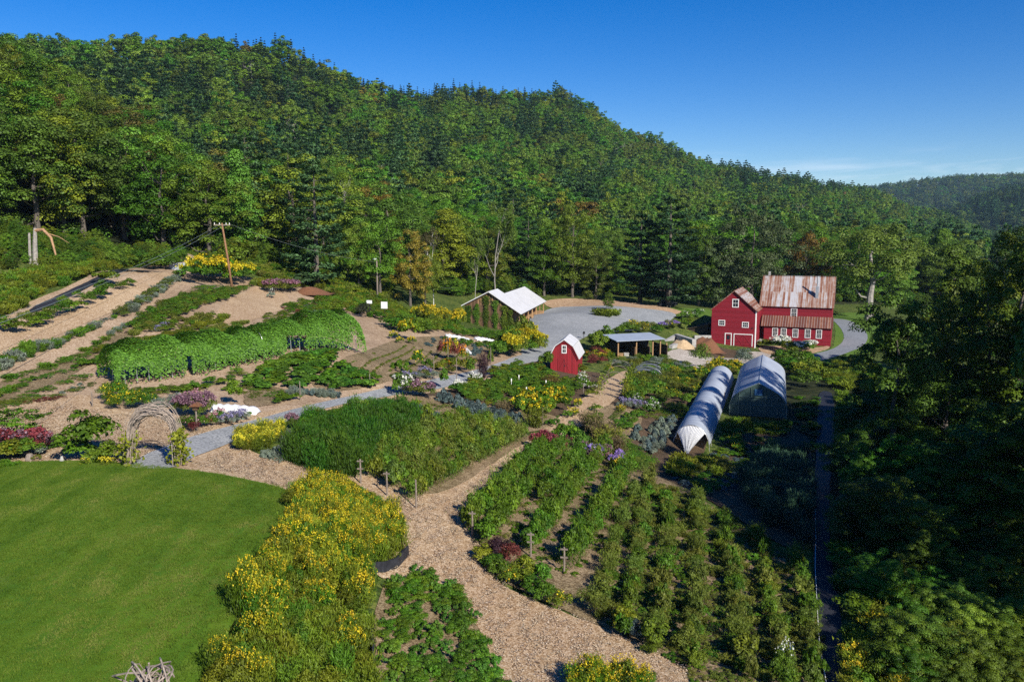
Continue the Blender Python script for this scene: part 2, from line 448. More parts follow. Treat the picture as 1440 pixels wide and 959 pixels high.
def roof_rust(name, amount, pan=.48, row=3.3):
    t = NT(name); tc = t.n('ShaderNodeTexCoord'); s = t.n('ShaderNodeSeparateXYZ'); t.link(tc.outputs['Object'], s.inputs[0])
    kx = t.math('DIVIDE', s.outputs[0], pan); fx = t.math('FLOOR', kx); kz = t.math('FLOOR', t.math('DIVIDE', s.outputs[2], row))
    cv = t.n('ShaderNodeCombineXYZ'); t.link(fx, cv.inputs[0]); t.link(kz, cv.inputs[1])
    wn = t.n('ShaderNodeTexWhiteNoise', noise_dimensions='2D'); t.link(cv.outputs[0], wn.inputs['Vector'])
    n = t.noise(2.2, 6, t.coords((2.6, .16, .16)), .7); n2 = t.noise(1.2, 5, t.coords((1, 1, 1)), .6)
    f = t.math('ADD', t.math('MULTIPLY', wn.outputs['Value'], .34), t.math('MULTIPLY', n.outputs[0], .88)); f = t.math('ADD', f, t.math('MULTIPLY', n2.outputs[0], .35))
    f = t.math('ADD', f, amount - .5)
    r = t.ramp(f, [(.44, (.40, .40, .42)), (.54, (.35, .32, .31)), (.64, (.26, .15, .10)), (.80, (.175, .066, .036)), (1.0, (.11, .038, .024))])
    seam = t.math('LESS_THAN', t.math('FRACT', kx), .09)
    m = t.mix(r.outputs[0], (.50, .47, .45), t.math('MULTIPLY', seam, .6))
    t.bsdf(m.outputs[2], .5, seam, .6, .04, .0, .5); return t.m
M['roof_rust'] = roof_rust('rusty_roof_sheets', .33); M['roof_rust2'] = roof_rust('very_rusty_roof_sheets', .66); M['roof_rust3'] = roof_rust('faded_rust_roof_sheets', .42)
def ribbed(name, col, axis=1, pitch=.4, rough=.4, spec=.5):
    t = NT(name); tc = t.n('ShaderNodeTexCoord'); s = t.n('ShaderNodeSeparateXYZ'); t.link(tc.outputs['Object'], s.inputs[0])
    g = t.math('LESS_THAN', t.math('FRACT', t.math('DIVIDE', s.outputs[axis], pitch)), .14)
    n = t.noise(.7, 5, t.coords())
    r = t.ramp(n.outputs[0], [(.3, tuple(x * .82 for x in col)), (.7, col)])
    m = t.mix(r.outputs[0], tuple(x * .75 for x in col), g)
    t.bsdf(m.outputs[2], rough, g, .5, .03, 0, spec); return t.m
M['roof_white'] = ribbed('pale_metal_roof', (.66, .66, .66)); M['roof_blue'] = ribbed('blue_grey_metal_roof', (.36, .41, .48), 0)
def film(name, col, op, scale):
    t = NT(name); n = t.noise(scale, 5, t.coords((.5, 1, 1)), .65); n2 = t.noise(.6, 4, t.coords())
    r = t.ramp(n2.outputs[0], [(.3, tuple(x * .78 for x in col)), (.7, col)])
    p = t.n('ShaderNodeBsdfPrincipled'); t.link(r.outputs[0], p.inputs['Base Color'])
    p.inputs['Roughness'].default_value = .42; p.inputs['Specular IOR Level'].default_value = .5
    b = t.n('ShaderNodeBump'); b.inputs['Strength'].default_value = .5; b.inputs['Distance'].default_value = .05; t.link(n.outputs[0], b.inputs['Height']); t.link(b.outputs[0], p.inputs['Normal'])
    tl = t.n('ShaderNodeBsdfTranslucent'); t.link(r.outputs[0], tl.inputs[0])
    m1 = t.n('ShaderNodeMixShader'); m1.inputs[0].default_value = .25; t.link(p.outputs[0], m1.inputs[1]); t.link(tl.outputs[0], m1.inputs[2])
    tp = t.n('ShaderNodeBsdfTransparent'); m2 = t.n('ShaderNodeMixShader'); m2.inputs[0].default_value = op
    t.link(tp.outputs[0], m2.inputs[1]); t.link(m1.outputs[0], m2.inputs[2]); t.link(m2.outputs[0], t.out.inputs[0]); return t.m
M['film'] = film('greenhouse_film', (.52, .58, .67), .95, 2); M['film_tunnel'] = film('tunnel_film', (.52, .58, .67), .95, 5); M['film_end'] = film('dim_end_film', (.07, .12, .11), .95, 2)  # pale film tinted with the sky blue it shows in shade
M['net'] = film('garden_netting', (.20, .22, .29), .30, 20)

# foliage
FOL = {
 'maple': ((.036, .092, .007), (.105, .225, .012)), 'ash': ((.050, .100, .012), (.145, .24, .022)), 'olive': ((.064, .098, .007), (.175, .22, .013)),
 'autumn': ((.085, .065, .010), (.24, .16, .018)), 'russet': ((.070, .062, .012), (.165, .125, .024)), 'lime': ((.070, .125, .010), (.19, .28, .022)),
 'pine': ((.028, .070, .022), (.078, .155, .050)), 'spruce': ((.013, .028, .010), (.038, .066, .022)), 'willow': ((.045, .068, .022), (.135, .165, .055)),
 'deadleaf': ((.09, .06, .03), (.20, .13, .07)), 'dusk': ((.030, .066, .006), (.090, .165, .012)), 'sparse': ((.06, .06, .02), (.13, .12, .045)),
 # garden
 'leaf': ((.042, .100, .007), (.125, .24, .012)), 'bright': ((.045, .105, .008), (.13, .25, .018)), 'bean': ((.040, .105, .012), (.12, .26, .025)),
 'berry': ((.044, .092, .008), (.135, .225, .015)), 'yellowgreen': ((.080, .115, .008), (.21, .25, .016)), 'grey': ((.09, .12, .085), (.24, .29, .22)), 'blue': ((.040, .070, .068), (.12, .17, .165)),
 'fern': ((.020, .070, .006), (.062, .150, .010)), 'fern_shade': ((.020, .060, .035), (.06, .13, .07)), 'brown': ((.09, .065, .03), (.22, .165, .08)), 'khaki': ((.075, .100, .014), (.20, .225, .032)), 'purpleleaf': ((.035, .018, .025), (.09, .04, .055)),  # fern_shade is the fern green with bluish shade put into it
 'reddish': ((.10, .03, .02), (.24, .075, .05)), 'darkshrub': ((.018, .024, .014), (.05, .055, .03)), 'dull': ((.062, .100, .014), (.165, .22, .030)),
}
TREES = ('maple', 'ash', 'olive', 'autumn', 'russet', 'lime', 'pine', 'spruce', 'willow', 'dusk')
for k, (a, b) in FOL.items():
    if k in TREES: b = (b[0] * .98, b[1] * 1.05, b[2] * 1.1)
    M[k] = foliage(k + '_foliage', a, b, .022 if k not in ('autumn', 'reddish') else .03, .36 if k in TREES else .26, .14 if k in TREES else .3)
PET = {'yellow': ((.48, .34, .01), (.72, .58, .025)), 'gold': ((.34, .27, .010), (.53, .46, .016)), 'lemon': ((.48, .44, .02), (.70, .64, .05)), 'white_petal': ((.55, .56, .46), (.85, .85, .78)),
       'pink': ((.26, .10, .14), (.46, .25, .30)), 'mauve': ((.15, .075, .105), (.29, .17, .215)), 'violet': ((.20, .12, .38), (.40, .28, .62)), 'crimson': ((.14, .022, .035), (.28, .06, .075)), 'orange': ((.50, .13, .01), (.72, .30, .02)), 'lav': ((.14, .13, .24), (.28, .26, .40))}
for k, (a, b) in PET.items(): M[k] = foliage(k + '_petals', a, b, .012, .15, .2)
# ------------------------------------------------------------------ foliage geometry
def unit(a): return a / (np.linalg.norm(a, axis=-1, keepdims=True) + 1e-9)
def rdir(g, n): return unit(g.normal(size=(n, 3)))
def leaf_cards(g, P, N, size, aspect=.55, axis=None):
    """one rhombic leaf per point P facing N; returns (n,4,3)"""
    n = len(P); N = unit(N)
    if axis is None: axis = rdir(g, n)
    T = unit(axis - (axis * N).sum(1, keepdims=True) * N); B = np.cross(N, T)
    s = (np.ones(n) * size * g.uniform(.65, 1.35, n))[:, None]
    bend = N * s * .18
    return np.stack([P - T * s * .5 - bend, P + B * s * aspect * .5, P + T * s * .5 - bend, P - B * s * aspect * .5], 1)

def clump_leaves(g, C, rad, n, size, flat=.75, up=.5, rnd=.55, aspect=.6):
    """leaves on the outside of lumpy clumps with centres C and radii rad"""
    k = g.integers(0, len(C), n); d = rdir(g, n); d[:, 2] = np.where(d[:, 2] < -.35, -d[:, 2], d[:, 2])
    r = g.uniform(.55, 1.05, n)[:, None] * np.asarray(rad)[k][:, None]
    P = C[k] + d * r * np.array([1, 1, flat])
    N = d + np.array([0, 0, up]) + rdir(g, n) * rnd
    ct = g.uniform(0, 1, len(C))
    tint = np.clip(.55 * ct[k] + .45 * g.uniform(0, 1, n), 0, 1)
    return leaf_cards(g, P, N, size, aspect), tint

def broadleaf_crown(seed, Rr, H, base, nclump, nleaf, size, shape='oval', lean=0.0):
    g = np.random.default_rng(seed)
    d = rdir(g, nclump * 3); keep = d[:, 2] > -.93; d = d[keep][:nclump]; n = len(d)
    rr = g.uniform(.42, .92, n)[:, None]
    c = (base + H) / 2 + (H - base) * .02; hz = (H - base) / 2
    # lumpy outline: a few big lobes push out or in
    L = rdir(g, 6); amp = g.uniform(-.22, .30, 6)
    lob = 1 + sum(a * np.clip((d @ l), 0, 1) ** 2 for a, l in zip(amp, L))
    C = d * rr * lob[:, None] * np.array([Rr, Rr, hz]) + np.array([0, 0, c])
    if shape == 'cone':
        t = np.clip((C[:, 2] - base) / (H - base), 0, 1); C[:, :2] *= (1.25 - .95 * t)[:, None]
    if shape == 'broad':
        t = np.clip((C[:, 2] - base) / (H - base), 0, 1); C[:, :2] *= (.75 + .5 * np.sin(t * 3.1))[:, None]
    rad = g.uniform(.17, .34, n) * Rr * 1.05 * (1 if nclump < 80 else .78)
    V, t = clump_leaves(g, C, rad, nleaf, size, .72, .45, .38)
    return V, t, C

def limb_trunk(seed, H, r0, C=None, nl=7, lean=.02, top=.8, fork=False):
    g = np.random.default_rng(seed); mb = MB(); n = 7
    pts = [Vector((math.sin(i * 1.7 + seed) * lean * H * i / n, math.cos(i * 2.1 + seed) * lean * H * i / n, H * top * i / (n - 1))) for i in range(n)]
    pts[0].z = -.5
    mb.tube(pts, [r0 * (1.25 if i == 0 else (1 - .82 * i / (n - 1))) for i in range(n)], 8)
    if C is not None and len(C):
        for j in g.choice(len(C), min(nl, len(C)), replace=False):
            e = Vector(C[j]); zz = max(.12 * H, min(e.z - .12 * H, H * top * .8)); k = zz / (H * top) * (n - 1); i = int(min(k, n - 2)); s = pts[i].lerp(pts[i + 1], k - i)
            mid = s.lerp(e, .5) + Vector((0, 0, -.04 * H)); rr = r0 * (1 - .8 * zz / (H * top)) * .5
            mb.tube([s, mid, e], [rr, rr * .6, rr * .2], 5)
    return mb

def pine_crown(seed, Rr, H, base, nwhorl, nleaf, size, droop=.0, spruce=False):
    """tiers of spreading boughs carrying flat sprays of needles"""
    g = np.random.default_rng(seed); P = []; A = []; T = []; ends = []
    per = nleaf // nwhorl
    for w in range(nwhorl):
        t = w / (nwhorl - 1); z = base + (H - base) * t * .97
        L0 = Rr * ((1 - t) ** (.85 if spruce else .5)) * g.uniform(.6, 1.15) + (.25 if spruce else .9)
        nb = g.integers(4, 7) if not spruce else 7
        a0 = g.uniform(0, 6.28)
        for b in range(nb):
            a = a0 + b * 6.283 / nb + g.normal(0, .22); L = L0 * g.uniform(.6, 1.12)
            rise = (.18 if not spruce else -.25) + g.normal(0, .08)
            m = max(3, int(per / nb * L / Rr * 1.6)); s = g.uniform(.25 if not spruce else .1, 1.02, m) ** .7
            dirv = np.array([math.cos(a), math.sin(a), rise]); side = np.array([-math.sin(a), math.cos(a), 0])
            sp = (g.normal(0, .16 if not spruce else .10, m) * L * (1.15 - .5 * s))[:, None]
            p = np.array([0, 0, z]) + dirv * (s * L)[:, None] + side * sp
            p[:, 2] += g.normal(0, .035 * (H - base) / nwhorl * 4, m) - droop * (s * L) ** 2 / max(L, .1)
            P.append(p); A.append(np.tile(dirv, (m, 1)) + side * sp * .8 / max(L, .1) + g.normal(0, .2, (m, 3))); T.append(np.full(m, g.uniform(0, .5)) + .5 * g.uniform(0, 1, m))
            ends.append((np.array([0, 0, z]), np.array([0, 0, z]) + dirv * L * .85))
    P = np.concatenate(P); A = np.concatenate(A); T = np.concatenate(T)
    N = np.array([0, 0, 1.0]) + g.normal(0, .45, P.shape) + unit(P * np.array([1, 1, 0])) * .35
    return leaf_cards(g, P, N, size, .42, A), T, ends

def pine_trunk(seed, H, r0, ends, k=26):
    mb = MB(); mb.tube([(0, 0, -.5), (0, 0, H * .3), (.05, 0, H * .65), (0, 0, H * .97)], [r0 * 1.2, r0 * .85, r0 * .5, .03], 8)
    g = np.random.default_rng(seed)
    for j in g.choice(len(ends), min(k, len(ends)), replace=False):
        a, b = ends[j]; mb.tube([a, (a + b) / 2, b], [r0 * .18, r0 * .12, .02], 4)
    return mb

def bare_branches(seed, H, r0, depth=3, spread=.5, start=.3):
    g = np.random.default_rng(seed); mb = MB(); tips = []
    def grow(p, d, L, r, k):
        pts = [p]; q = p
        for i in range(3):
            d = (d + Vector(g.normal(0, .12, 3))).normalized(); q = q + d * L / 3; pts.append(q)
        mb.tube(pts, [r, r * .85, r * .7, r * .5], 6 if k == depth else 4)
        if k == 0: tips.append(q); return
        for j in range(g.integers(3, 5)):
            t = g.uniform(.35, 1.0) if k < depth else g.uniform(start, 1.0); i = min(2, int(t * 3)); s = pts[i].lerp(pts[i + 1], t * 3 - i)
            dd = (d * (1 - spread * .5) + Vector(g.normal(0, spread, 3)) + Vector((0, 0, .25))).normalized()
            grow(s, dd, L * g.uniform(.4, .62), r * .45, k - 1)
    grow(Vector((0, 0, -.3)), Vector((0, 0, 1)), H * .72, r0, depth)
    return mb, np.array([tuple(t) for t in tips])

# tree prototypes: (crown mesh, trunk mesh, height, radius)
def mk_broad(seed, mat, Rr, H, base, nc, nl, size, shape='oval', bark='bark', name='crown', r0=None):
    V, t, C = broadleaf_crown(seed, Rr, H, base, nc, nl, size, shape)
    cr = np_mesh(name, V, 4, M[mat], t)
    tk = limb_trunk(seed, H, r0 or .022 * H, C, 9).mesh('trunk', M[bark])
    return dict(crown=cr, trunk=tk, H=H, R=Rr * 1.12)
def mk_pine(seed, mat, Rr, H, base, nw, nl, size, spruce=False, droop=.0):
    V, t, ends = pine_crown(seed, Rr, H, base, nw, nl, size, droop, spruce)
    return dict(crown=np_mesh('crown', V, 4, M[mat], t), trunk=pine_trunk(seed, H, .018 * H, ends).mesh('trunk', M['bark']), H=H, R=Rr)
def recolor(p, mat):
    q = dict(p); q['crown'] = p['crown'].copy(); q['crown'].materials[0] = M[mat]; return q

MID = {}   # 100 to 260 m away
b = [mk_broad(i + 1, 'maple', 5.6, 15, .4, 105, 20000, .27, s) for i, s in enumerate(('oval', 'broad', 'oval', 'cone'))]
for k in ('maple', 'ash', 'olive', 'autumn', 'russet', 'lime', 'willow', 'dusk', 'dull'): MID[k] = [recolor(x, k) for x in b]
MID['pine'] = [mk_pine(11 + i, 'pine', 4.4, 19, 1.5, 13, 9000, .46) for i in range(2)]
MID['spruce'] = [mk_pine(21 + i, 'spruce', 2.6, 16, 1.0, 20, 4200, .48, True, .05) for i in range(3)]
def mk_sparse(seed, H, mat, bark, leafn, size, r0, depth=3):
    mb, tips = bare_branches(seed, H, r0, depth, .5)
    g = np.random.default_rng(seed)
    C = tips[g.integers(0, len(tips), leafn)] + g.normal(0, .35, (leafn, 3))
    V = leaf_cards(g, C, rdir(g, leafn) + np.array([0, 0, .4]), size)
    zmax = max(v[2] for v in mb.v); rmax = np.percentile(np.hypot(C[:, 0], C[:, 1]), 95)
    return dict(crown=np_mesh('crown', V, 4, M[mat], g.uniform(0, 1, leafn)), trunk=mb.mesh('trunk', M[bark]), H=zmax, R=rmax)
MID['birch'] = [mk_sparse(31 + i, 16, 'sparse', 'bark_white', 3500, .30, .15) for i in range(2)]
MID['thin'] = [mk_sparse(41 + i, 16, 'dull', 'bark_grey', 7000, .33, .17) for i in range(2)]
MID['bare'] = [mk_sparse(51 + i, 15, 'deadleaf', 'bark_grey', 60, .3, .2) for i in range(2)]

FAR = {}   # more than 260 m away
b = [mk_broad(61 + i, 'maple', 5.6, 13.5, .5, 30, 3000, .60, s) for i, s in enumerate(('oval', 'broad', 'oval'))]
for k in ('maple', 'ash', 'olive', 'autumn', 'lime', 'dull'): FAR[k] = [recolor(x, k) for x in b]
FAR['pine'] = [mk_pine(71 + i, 'pine', 4.4, 16, 1.5, 9, 2000, .85) for i in range(2)]
FAR['spruce'] = [mk_pine(81 + i, 'spruce', 2.5, 16, 1.0, 13, 1100, .8, True, .05) for i in range(2)]
FAR['bare'] = [MID['bare'][0]]; FAR['russet'] = [recolor(b[0], 'russet')]

NEAR = {}  # 30 to 90 m away
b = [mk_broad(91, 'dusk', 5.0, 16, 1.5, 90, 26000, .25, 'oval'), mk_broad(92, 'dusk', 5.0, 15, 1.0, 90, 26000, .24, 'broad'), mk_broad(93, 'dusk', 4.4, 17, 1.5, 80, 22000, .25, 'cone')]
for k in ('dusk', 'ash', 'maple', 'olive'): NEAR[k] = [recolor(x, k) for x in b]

def place_tree(p, loc, rz, H, Rad, name, label, cat='tree', group=None):
    s = (Rad / p['R'], Rad / p['R'], H / p['H'])
    e = empty(name, loc, rz, label, cat, group, s)
    link(bpy.data.objects.new('trunk', p['trunk']), e); link(bpy.data.objects.new('crown', p['crown']), e)
    return e

# ------------------------------------------------------------------ garden plant prototypes (unit plants about 1 m high)
_pc = {}
def bush_v(seed, Rr, H, n, size, nc=14, flat=.8, up=.45, aspect=.6, base=.12):
    g = np.random.default_rng(seed)
    d = rdir(g, nc * 3); d = d[d[:, 2] > -.35][:nc]
    C = d * g.uniform(.35, .85, len(d))[:, None] * np.array([Rr, Rr, H * .45]) + np.array([0, 0, H * .5])
    rad = g.uniform(.26, .44, len(d)) * min(Rr, H * .6) * 1.1
    V, t = clump_leaves(g, C, rad, n, size, flat, up, .6, aspect)
    V[..., 2] = np.maximum(V[..., 2], .01)
    return V, t
def feather_v(seed, Rr, H, n, size, nstem=26):
    """upright wispy stems with fine leaves"""
    g = np.random.default_rng(seed)
    a = g.uniform(0, 6.28, nstem); lean = g.uniform(.1, 1, nstem) * Rr; hh = H * g.uniform(.72, 1.08, nstem)
    k = g.integers(0, nstem, n); s = g.uniform(.08, 1, n) ** .8
    base = np.stack([np.cos(a), np.sin(a)], 1) * (g.uniform(0, .55, nstem) * Rr)[:, None]
    P = np.zeros((n, 3)); P[:, :2] = base[k] + np.stack([np.cos(a), np.sin(a)], 1)[k] * (lean[k] * s ** 1.6 * .6)[:, None]; P[:, 2] = hh[k] * s
    w = (.035 + .10 * np.sin(np.clip(s, 0, 1) * 2.9))[:, None] * H
    P += g.normal(0, 1, (n, 3)) * w * np.array([1, 1, .5])
    A = np.stack([np.cos(a)[k] * .4, np.sin(a)[k] * .4, np.ones(n)], 1) + g.normal(0, .35, (n, 3))
    N = rdir(g, n) * np.array([1, 1, .6]) + np.array([0, 0, .25])
    return leaf_cards(g, P, N, size, .22, A), np.clip(.3 * g.uniform(0, 1, nstem)[k] + .7 * s * g.uniform(.5, 1, n), 0, 1)
def rosette_v(seed, Rr, H, n, size):
    g = np.random.default_rng(seed); a = g.uniform(0, 6.28, n); t = g.uniform(.15, 1, n)
    out = np.stack([np.cos(a), np.sin(a), np.zeros(n)], 1)
    P = out * (Rr * .75 * t)[:, None] + np.stack([0 * t, 0 * t, H * (1 - .75 * t ** 2)], 1)
    N = np.array([0, 0, 1.0]) + out * .6 + rdir(g, n) * .45
    return leaf_cards(g, P, N, size, .6, out + rdir(g, n) * .3 + np.array([0, 0, .3])), g.uniform(0, 1, n)
def flower_v(seed, Rr, H, n, size, zlo=.72, spikes=False, heads=14):
    g = np.random.default_rng(seed)
    hd = g.uniform(0, 6.28, heads); hr = np.sqrt(g.uniform(0, 1, heads)) * Rr * .9
    hz = H * (1.02 - .30 * (hr / Rr) ** 2) * g.uniform(zlo + .1, 1.04, heads)
    C = np.stack([np.cos(hd) * hr, np.sin(hd) * hr, hz], 1)
    k = g.integers(0, heads, n); sp = np.array([.055, .055, .05 if not spikes else .16]) * (Rr + .3)
    P = C[k] + g.normal(0, 1, (n, 3)) * sp
    return leaf_cards(g, P, rdir(g, n) + np.array([0, 0, .9]), size, .8), g.uniform(0, 1, n)
SHAPES = {  # kind: leaf builder
 'bush': lambda s: bush_v(s, .55, 1.0, 1000, .10), 'fine': lambda s: bush_v(s, .55, 1.0, 1500, .075, 18, .9, .3, .4), 'bigleaf': lambda s: bush_v(s, .62, 1.0, 520, .19, 14, .7, .8, .8),
 'mound': lambda s: bush_v(s, .75, .62, 900, .10, 14), 'finemound': lambda s: bush_v(s, .7, .6, 1400, .07, 16, .8, .3, .35), 'feather': lambda s: feather_v(s, .5, 1.0, 1300, .13), 'grass': lambda s: feather_v(s, .6, .8, 700, .26, 30),
 'rosette': lambda s: rosette_v(s, .55, .5, 80, .30), 'smallros': lambda s: rosette_v(s, .5, .45, 42, .30), 'tall': lambda s: feather_v(s, .42, 1.0, 900, .15, 12), 'leek': lambda s: feather_v(s, .35, .7, 130, .42, 9),
 'column': lambda s: bush_v(s, .26, 1.0, 900, .075, 22, 1.2, .3), 'cane': lambda s: (lambda A, B: (np.concatenate([A[0], B[0]]), np.concatenate([A[1], B[1]])))(bush_v(s, .5, 1.0, 750, .115, 12, .9, .4), feather_v(s + 5, .55, 1.12, 380, .12, 14)),
}
FLW = {  # kind: flower builder
 'top': lambda s: flower_v(s, .5, 1.0, 300, .075, .75), 'heads': lambda s: flower_v(s, .5, 1.0, 230, .08, .5, False, 15), 'dots': lambda s: flower_v(s, .5, .95, 70, .075, .5, False, 30), 'spike': lambda s: flower_v(s, .45, 1.0, 240, .07, .8, True, 16),
 'cap': lambda s: flower_v(s, .55, 1.0, 650, .085, .82, False, 34), 'lowtop': lambda s: flower_v(s, .6, .66, 260, .08, .8), 'gold': lambda s: flower_v(s, .5, 1.04, 210, .050, .72, False, 30),
}
def plant_mesh(shape, mat, seed=0, flower=None, petal=None):
    """(leaf mesh, flower mesh or None)"""
    k = (shape, mat, seed)
    if k not in _pc:
        kg = (shape, seed)
        if kg not in _pc: _pc[kg] = SHAPES[shape](seed * 17 + 3)
        V, t = _pc[kg]; _pc[k] = np_mesh(shape + '_leaves', V, 4, M[mat], t)
    fm = None
    if flower:
        k2 = (flower, petal, seed)
        if k2 not in _pc:
            V, t = FLW[flower](seed * 13 + 5); _pc[k2] = np_mesh('bloom', V, 4, M[petal], t)
        fm = _pc[k2]
    return _pc[k], fm
_merged = {}
def plant_joined(shape, mat, seed=0, flower=None, petal=None):
    """leaves and flowers in one mesh with two materials (plants too small in the picture for parts)"""
    k = (shape, mat, seed, flower, petal)
    if k in _merged: return _merged[k]
    if not flower: _merged[k] = plant_mesh(shape, mat, seed)[0]; return _merged[k]
    plant_mesh(shape, mat, seed)
    V, t = _pc[(shape, seed)]; V2, t2 = FLW[flower](seed * 13 + 5)
    _merged[k] = np_mesh(shape + '_flowering', np.concatenate([V, V2]), 4, [M[mat], M[petal]], np.concatenate([t, t2]), [0] * len(V) + [1] * len(V2))
    return _merged[k]

def plant(name, p, H, W, label, cat, shape, mat, flower=None, petal=None, group=None, seed=None, rz=None, parts=True):
    """one plant standing at ground point p, H high and W wide"""
    seed = int(rng.integers(0, 3)) if seed is None else seed
    rz = rng.uniform(0, 6.28) if rz is None else rz
    sh = {'mound': .62, 'finemound': .6, 'grass': .85, 'rosette': .5, 'smallros': .45, 'leek': .7}.get(shape, 1.0)
    sw = {'mound': 1.5, 'finemound': 1.4, 'bigleaf': 1.3, 'column': .56, 'feather': 1.0, 'tall': .84, 'grass': 1.1}.get(shape, 1.12)
    sc = (W / sw, W / sw, H / sh)
    if flower and parts:
        lm, fm = plant_mesh(shape, mat, seed, flower, petal)
        e = empty(name, p, rz, label, cat, group, sc)
        link(bpy.data.objects.new('foliage', lm), e); link(bpy.data.objects.new('bloom', fm), e); return e
    o = link(bpy.data.objects.new(name, plant_joined(shape, mat, seed, flower, petal)))
    o.location = p; o.rotation_euler = (0, 0, rz); o.scale = sc
    return tag(o, label, cat, group)

def scatter(poly, spacing, jit=.38, seed=0, world=False, rowdir=None, rowgap=None):
    """ground points inside an outline given in photo pixels; rowdir (two pixels) makes rows"""
    g = np.random.default_rng(seed + 100)
    P = np.array(poly, float)[:, :2] if world else gps(poly)[:, :2]
    if rowdir is not None:
        a, b2 = gps(rowdir)[:, :2]; d = unit(b2 - a); rg = rowgap or spacing
    else: d = np.array([1.0, 0.0]); rg = spacing
    nrm = np.array([-d[1], d[0]]); o = P.mean(0)
    q = np.stack([(P - o) @ d, (P - o) @ nrm], 1); lo, hi = q.min(0), q.max(0)
    gx, gy = np.meshgrid(np.arange(lo[0], hi[0] + spacing, spacing), np.arange(lo[1] + rg * .5, hi[1] + rg * .5, rg))
    G = np.stack([gx.ravel(), gy.ravel()], 1)
    G[:, 0] += g.uniform(-jit, jit, len(G)) * spacing; G[:, 1] += g.uniform(-jit, jit, len(G)) * (spacing if rowdir is None else min(spacing, rg) * .35)
    W = o + G[:, :1] * d + G[:, 1:] * nrm
    W = W[in_poly(W, P)]
    if not len(W): return np.zeros((0, 3))
    return np.concatenate([W, zf(W[:, 0], W[:, 1])[:, None]], 1)

# stuff: one object, its plants laid out by a node tree from an unlinked collection
def stuff(name, label, pts, meshes, scl, idx=None, seed=0, cat=None, zoff=0.0, zs=None):
    g = np.random.default_rng(seed + 55); n = len(pts)
    if n == 0: return None
    me = bpy.data.meshes.new(name); me.vertices.add(n); me.vertices.foreach_set('co', (np.asarray(pts) + [0, 0, zoff]).astype(np.float32).ravel())
    scl = np.asarray(scl, float)
    if scl.ndim == 1: scl = np.stack([scl, scl, scl], 1)
    a = me.attributes.new('scl', 'FLOAT_VECTOR', 'POINT'); a.data.foreach_set('vector', scl.astype(np.float32).ravel())
    a = me.attributes.new('rz', 'FLOAT', 'POINT'); a.data.foreach_set('value', g.uniform(0, 6.28, n).astype(np.float32))
    a = me.attributes.new('idx', 'INT', 'POINT'); a.data.foreach_set('value', (g.integers(0, len(meshes), n) if idx is None else np.asarray(idx)).astype(np.int32))
    cl = bpy.data.collections.new(name + '_kit')
    for i, m in enumerate(meshes):
        o = bpy.data.objects.new('kit_%03d' % i, m) if not isinstance(m, tuple) else None
        if o is None: raise ValueError
        cl.objects.link(o)
    ob = link(bpy.data.objects.new(name, me)); tag(ob, label, cat, None, 'stuff')
    ng = bpy.data.node_groups.new(name, 'GeometryNodeTree')
    ng.interface.new_socket('Geometry', in_out='INPUT', socket_type='NodeSocketGeometry'); ng.interface.new_socket('Geometry', in_out='OUTPUT', socket_type='NodeSocketGeometry')
    N = ng.nodes; gi = N.new('NodeGroupInput'); go = N.new('NodeGroupOutput')
    ci = N.new('GeometryNodeCollectionInfo'); ci.inputs['Collection'].default_value = cl; ci.inputs['Separate Children'].default_value = True; ci.inputs['Reset Children'].default_value = True
    ip = N.new('GeometryNodeInstanceOnPoints'); ip.inputs['Pick Instance'].default_value = True
    def attr(nm, ty):
        x = N.new('GeometryNodeInputNamedAttribute'); x.data_type = ty; x.inputs['Name'].default_value = nm; return x
    cx = N.new('ShaderNodeCombineXYZ'); L = ng.links
    L.new(attr('rz', 'FLOAT').outputs[0], cx.inputs[2]); e2r = N.new('FunctionNodeEulerToRotation'); L.new(cx.outputs[0], e2r.inputs[0])
    L.new(gi.outputs[0], ip.inputs['Points']); L.new(ci.outputs[0], ip.inputs['Instance']); L.new(attr('idx', 'INT').outputs[0], ip.inputs['Instance Index'])
    L.new(e2r.outputs[0], ip.inputs['Rotation']); L.new(attr('scl', 'FLOAT_VECTOR').outputs[0], ip.inputs['Scale']); L.new(ip.outputs[0], go.inputs[0])
    md = ob.modifiers.new('layout', 'NODES'); md.node_group = ng
    return ob
def bed(name, label, poly, kinds, spacing, H, W, seed=0, **kw):
    """ground cover nobody could count: one object. kinds = [(shape, mat[, flower, petal])...]"""
    pts = scatter(poly, spacing, seed=seed, **kw); n = len(pts); g = np.random.default_rng(seed)
    ms = [plant_joined(k[0], k[1], j, *(k[2:] or (None, None))) for k in kinds for j in range(2)]
    f = g.uniform(.75, 1.25, (n, 1)); hh = g.uniform(.85, 1.15, (n, 1))
    return stuff(name, label, pts, ms, np.concatenate([f * W, f * W, f * hh * H], 1), None, seed)
POSTS = []
def clear_of_posts(p):
    for q in POSTS:
        if (p[0]-q[0])**2 + (p[1]-q[1])**2 < .55 or (abs(p[0]-q[0]*p[1]/q[1]) < .6 and 0 < q[1]-p[1] < 2.2): return False
    return True
def row_of(name, label, cat, group, poly, kinds, spacing, H, W, seed=0, hv=.2, parts=False, **kw):
    """countable plants: an object each"""
    g = np.random.default_rng(seed + 9); out = []
    for p in scatter(poly, spacing, seed=seed, **kw):
        if not clear_of_posts(p): continue
        k = kinds[g.integers(0, len(kinds))]; f = g.uniform(1 - hv, 1 + hv)
        out.append(plant(name, p, H * f * g.uniform(.92, 1.08), W * f, label, cat, k[0], k[1], *(k[2:] or (None, None)), group=group, parts=parts, seed=int(g.integers(0, 3)), rz=g.uniform(0, 6.28)))
    return out
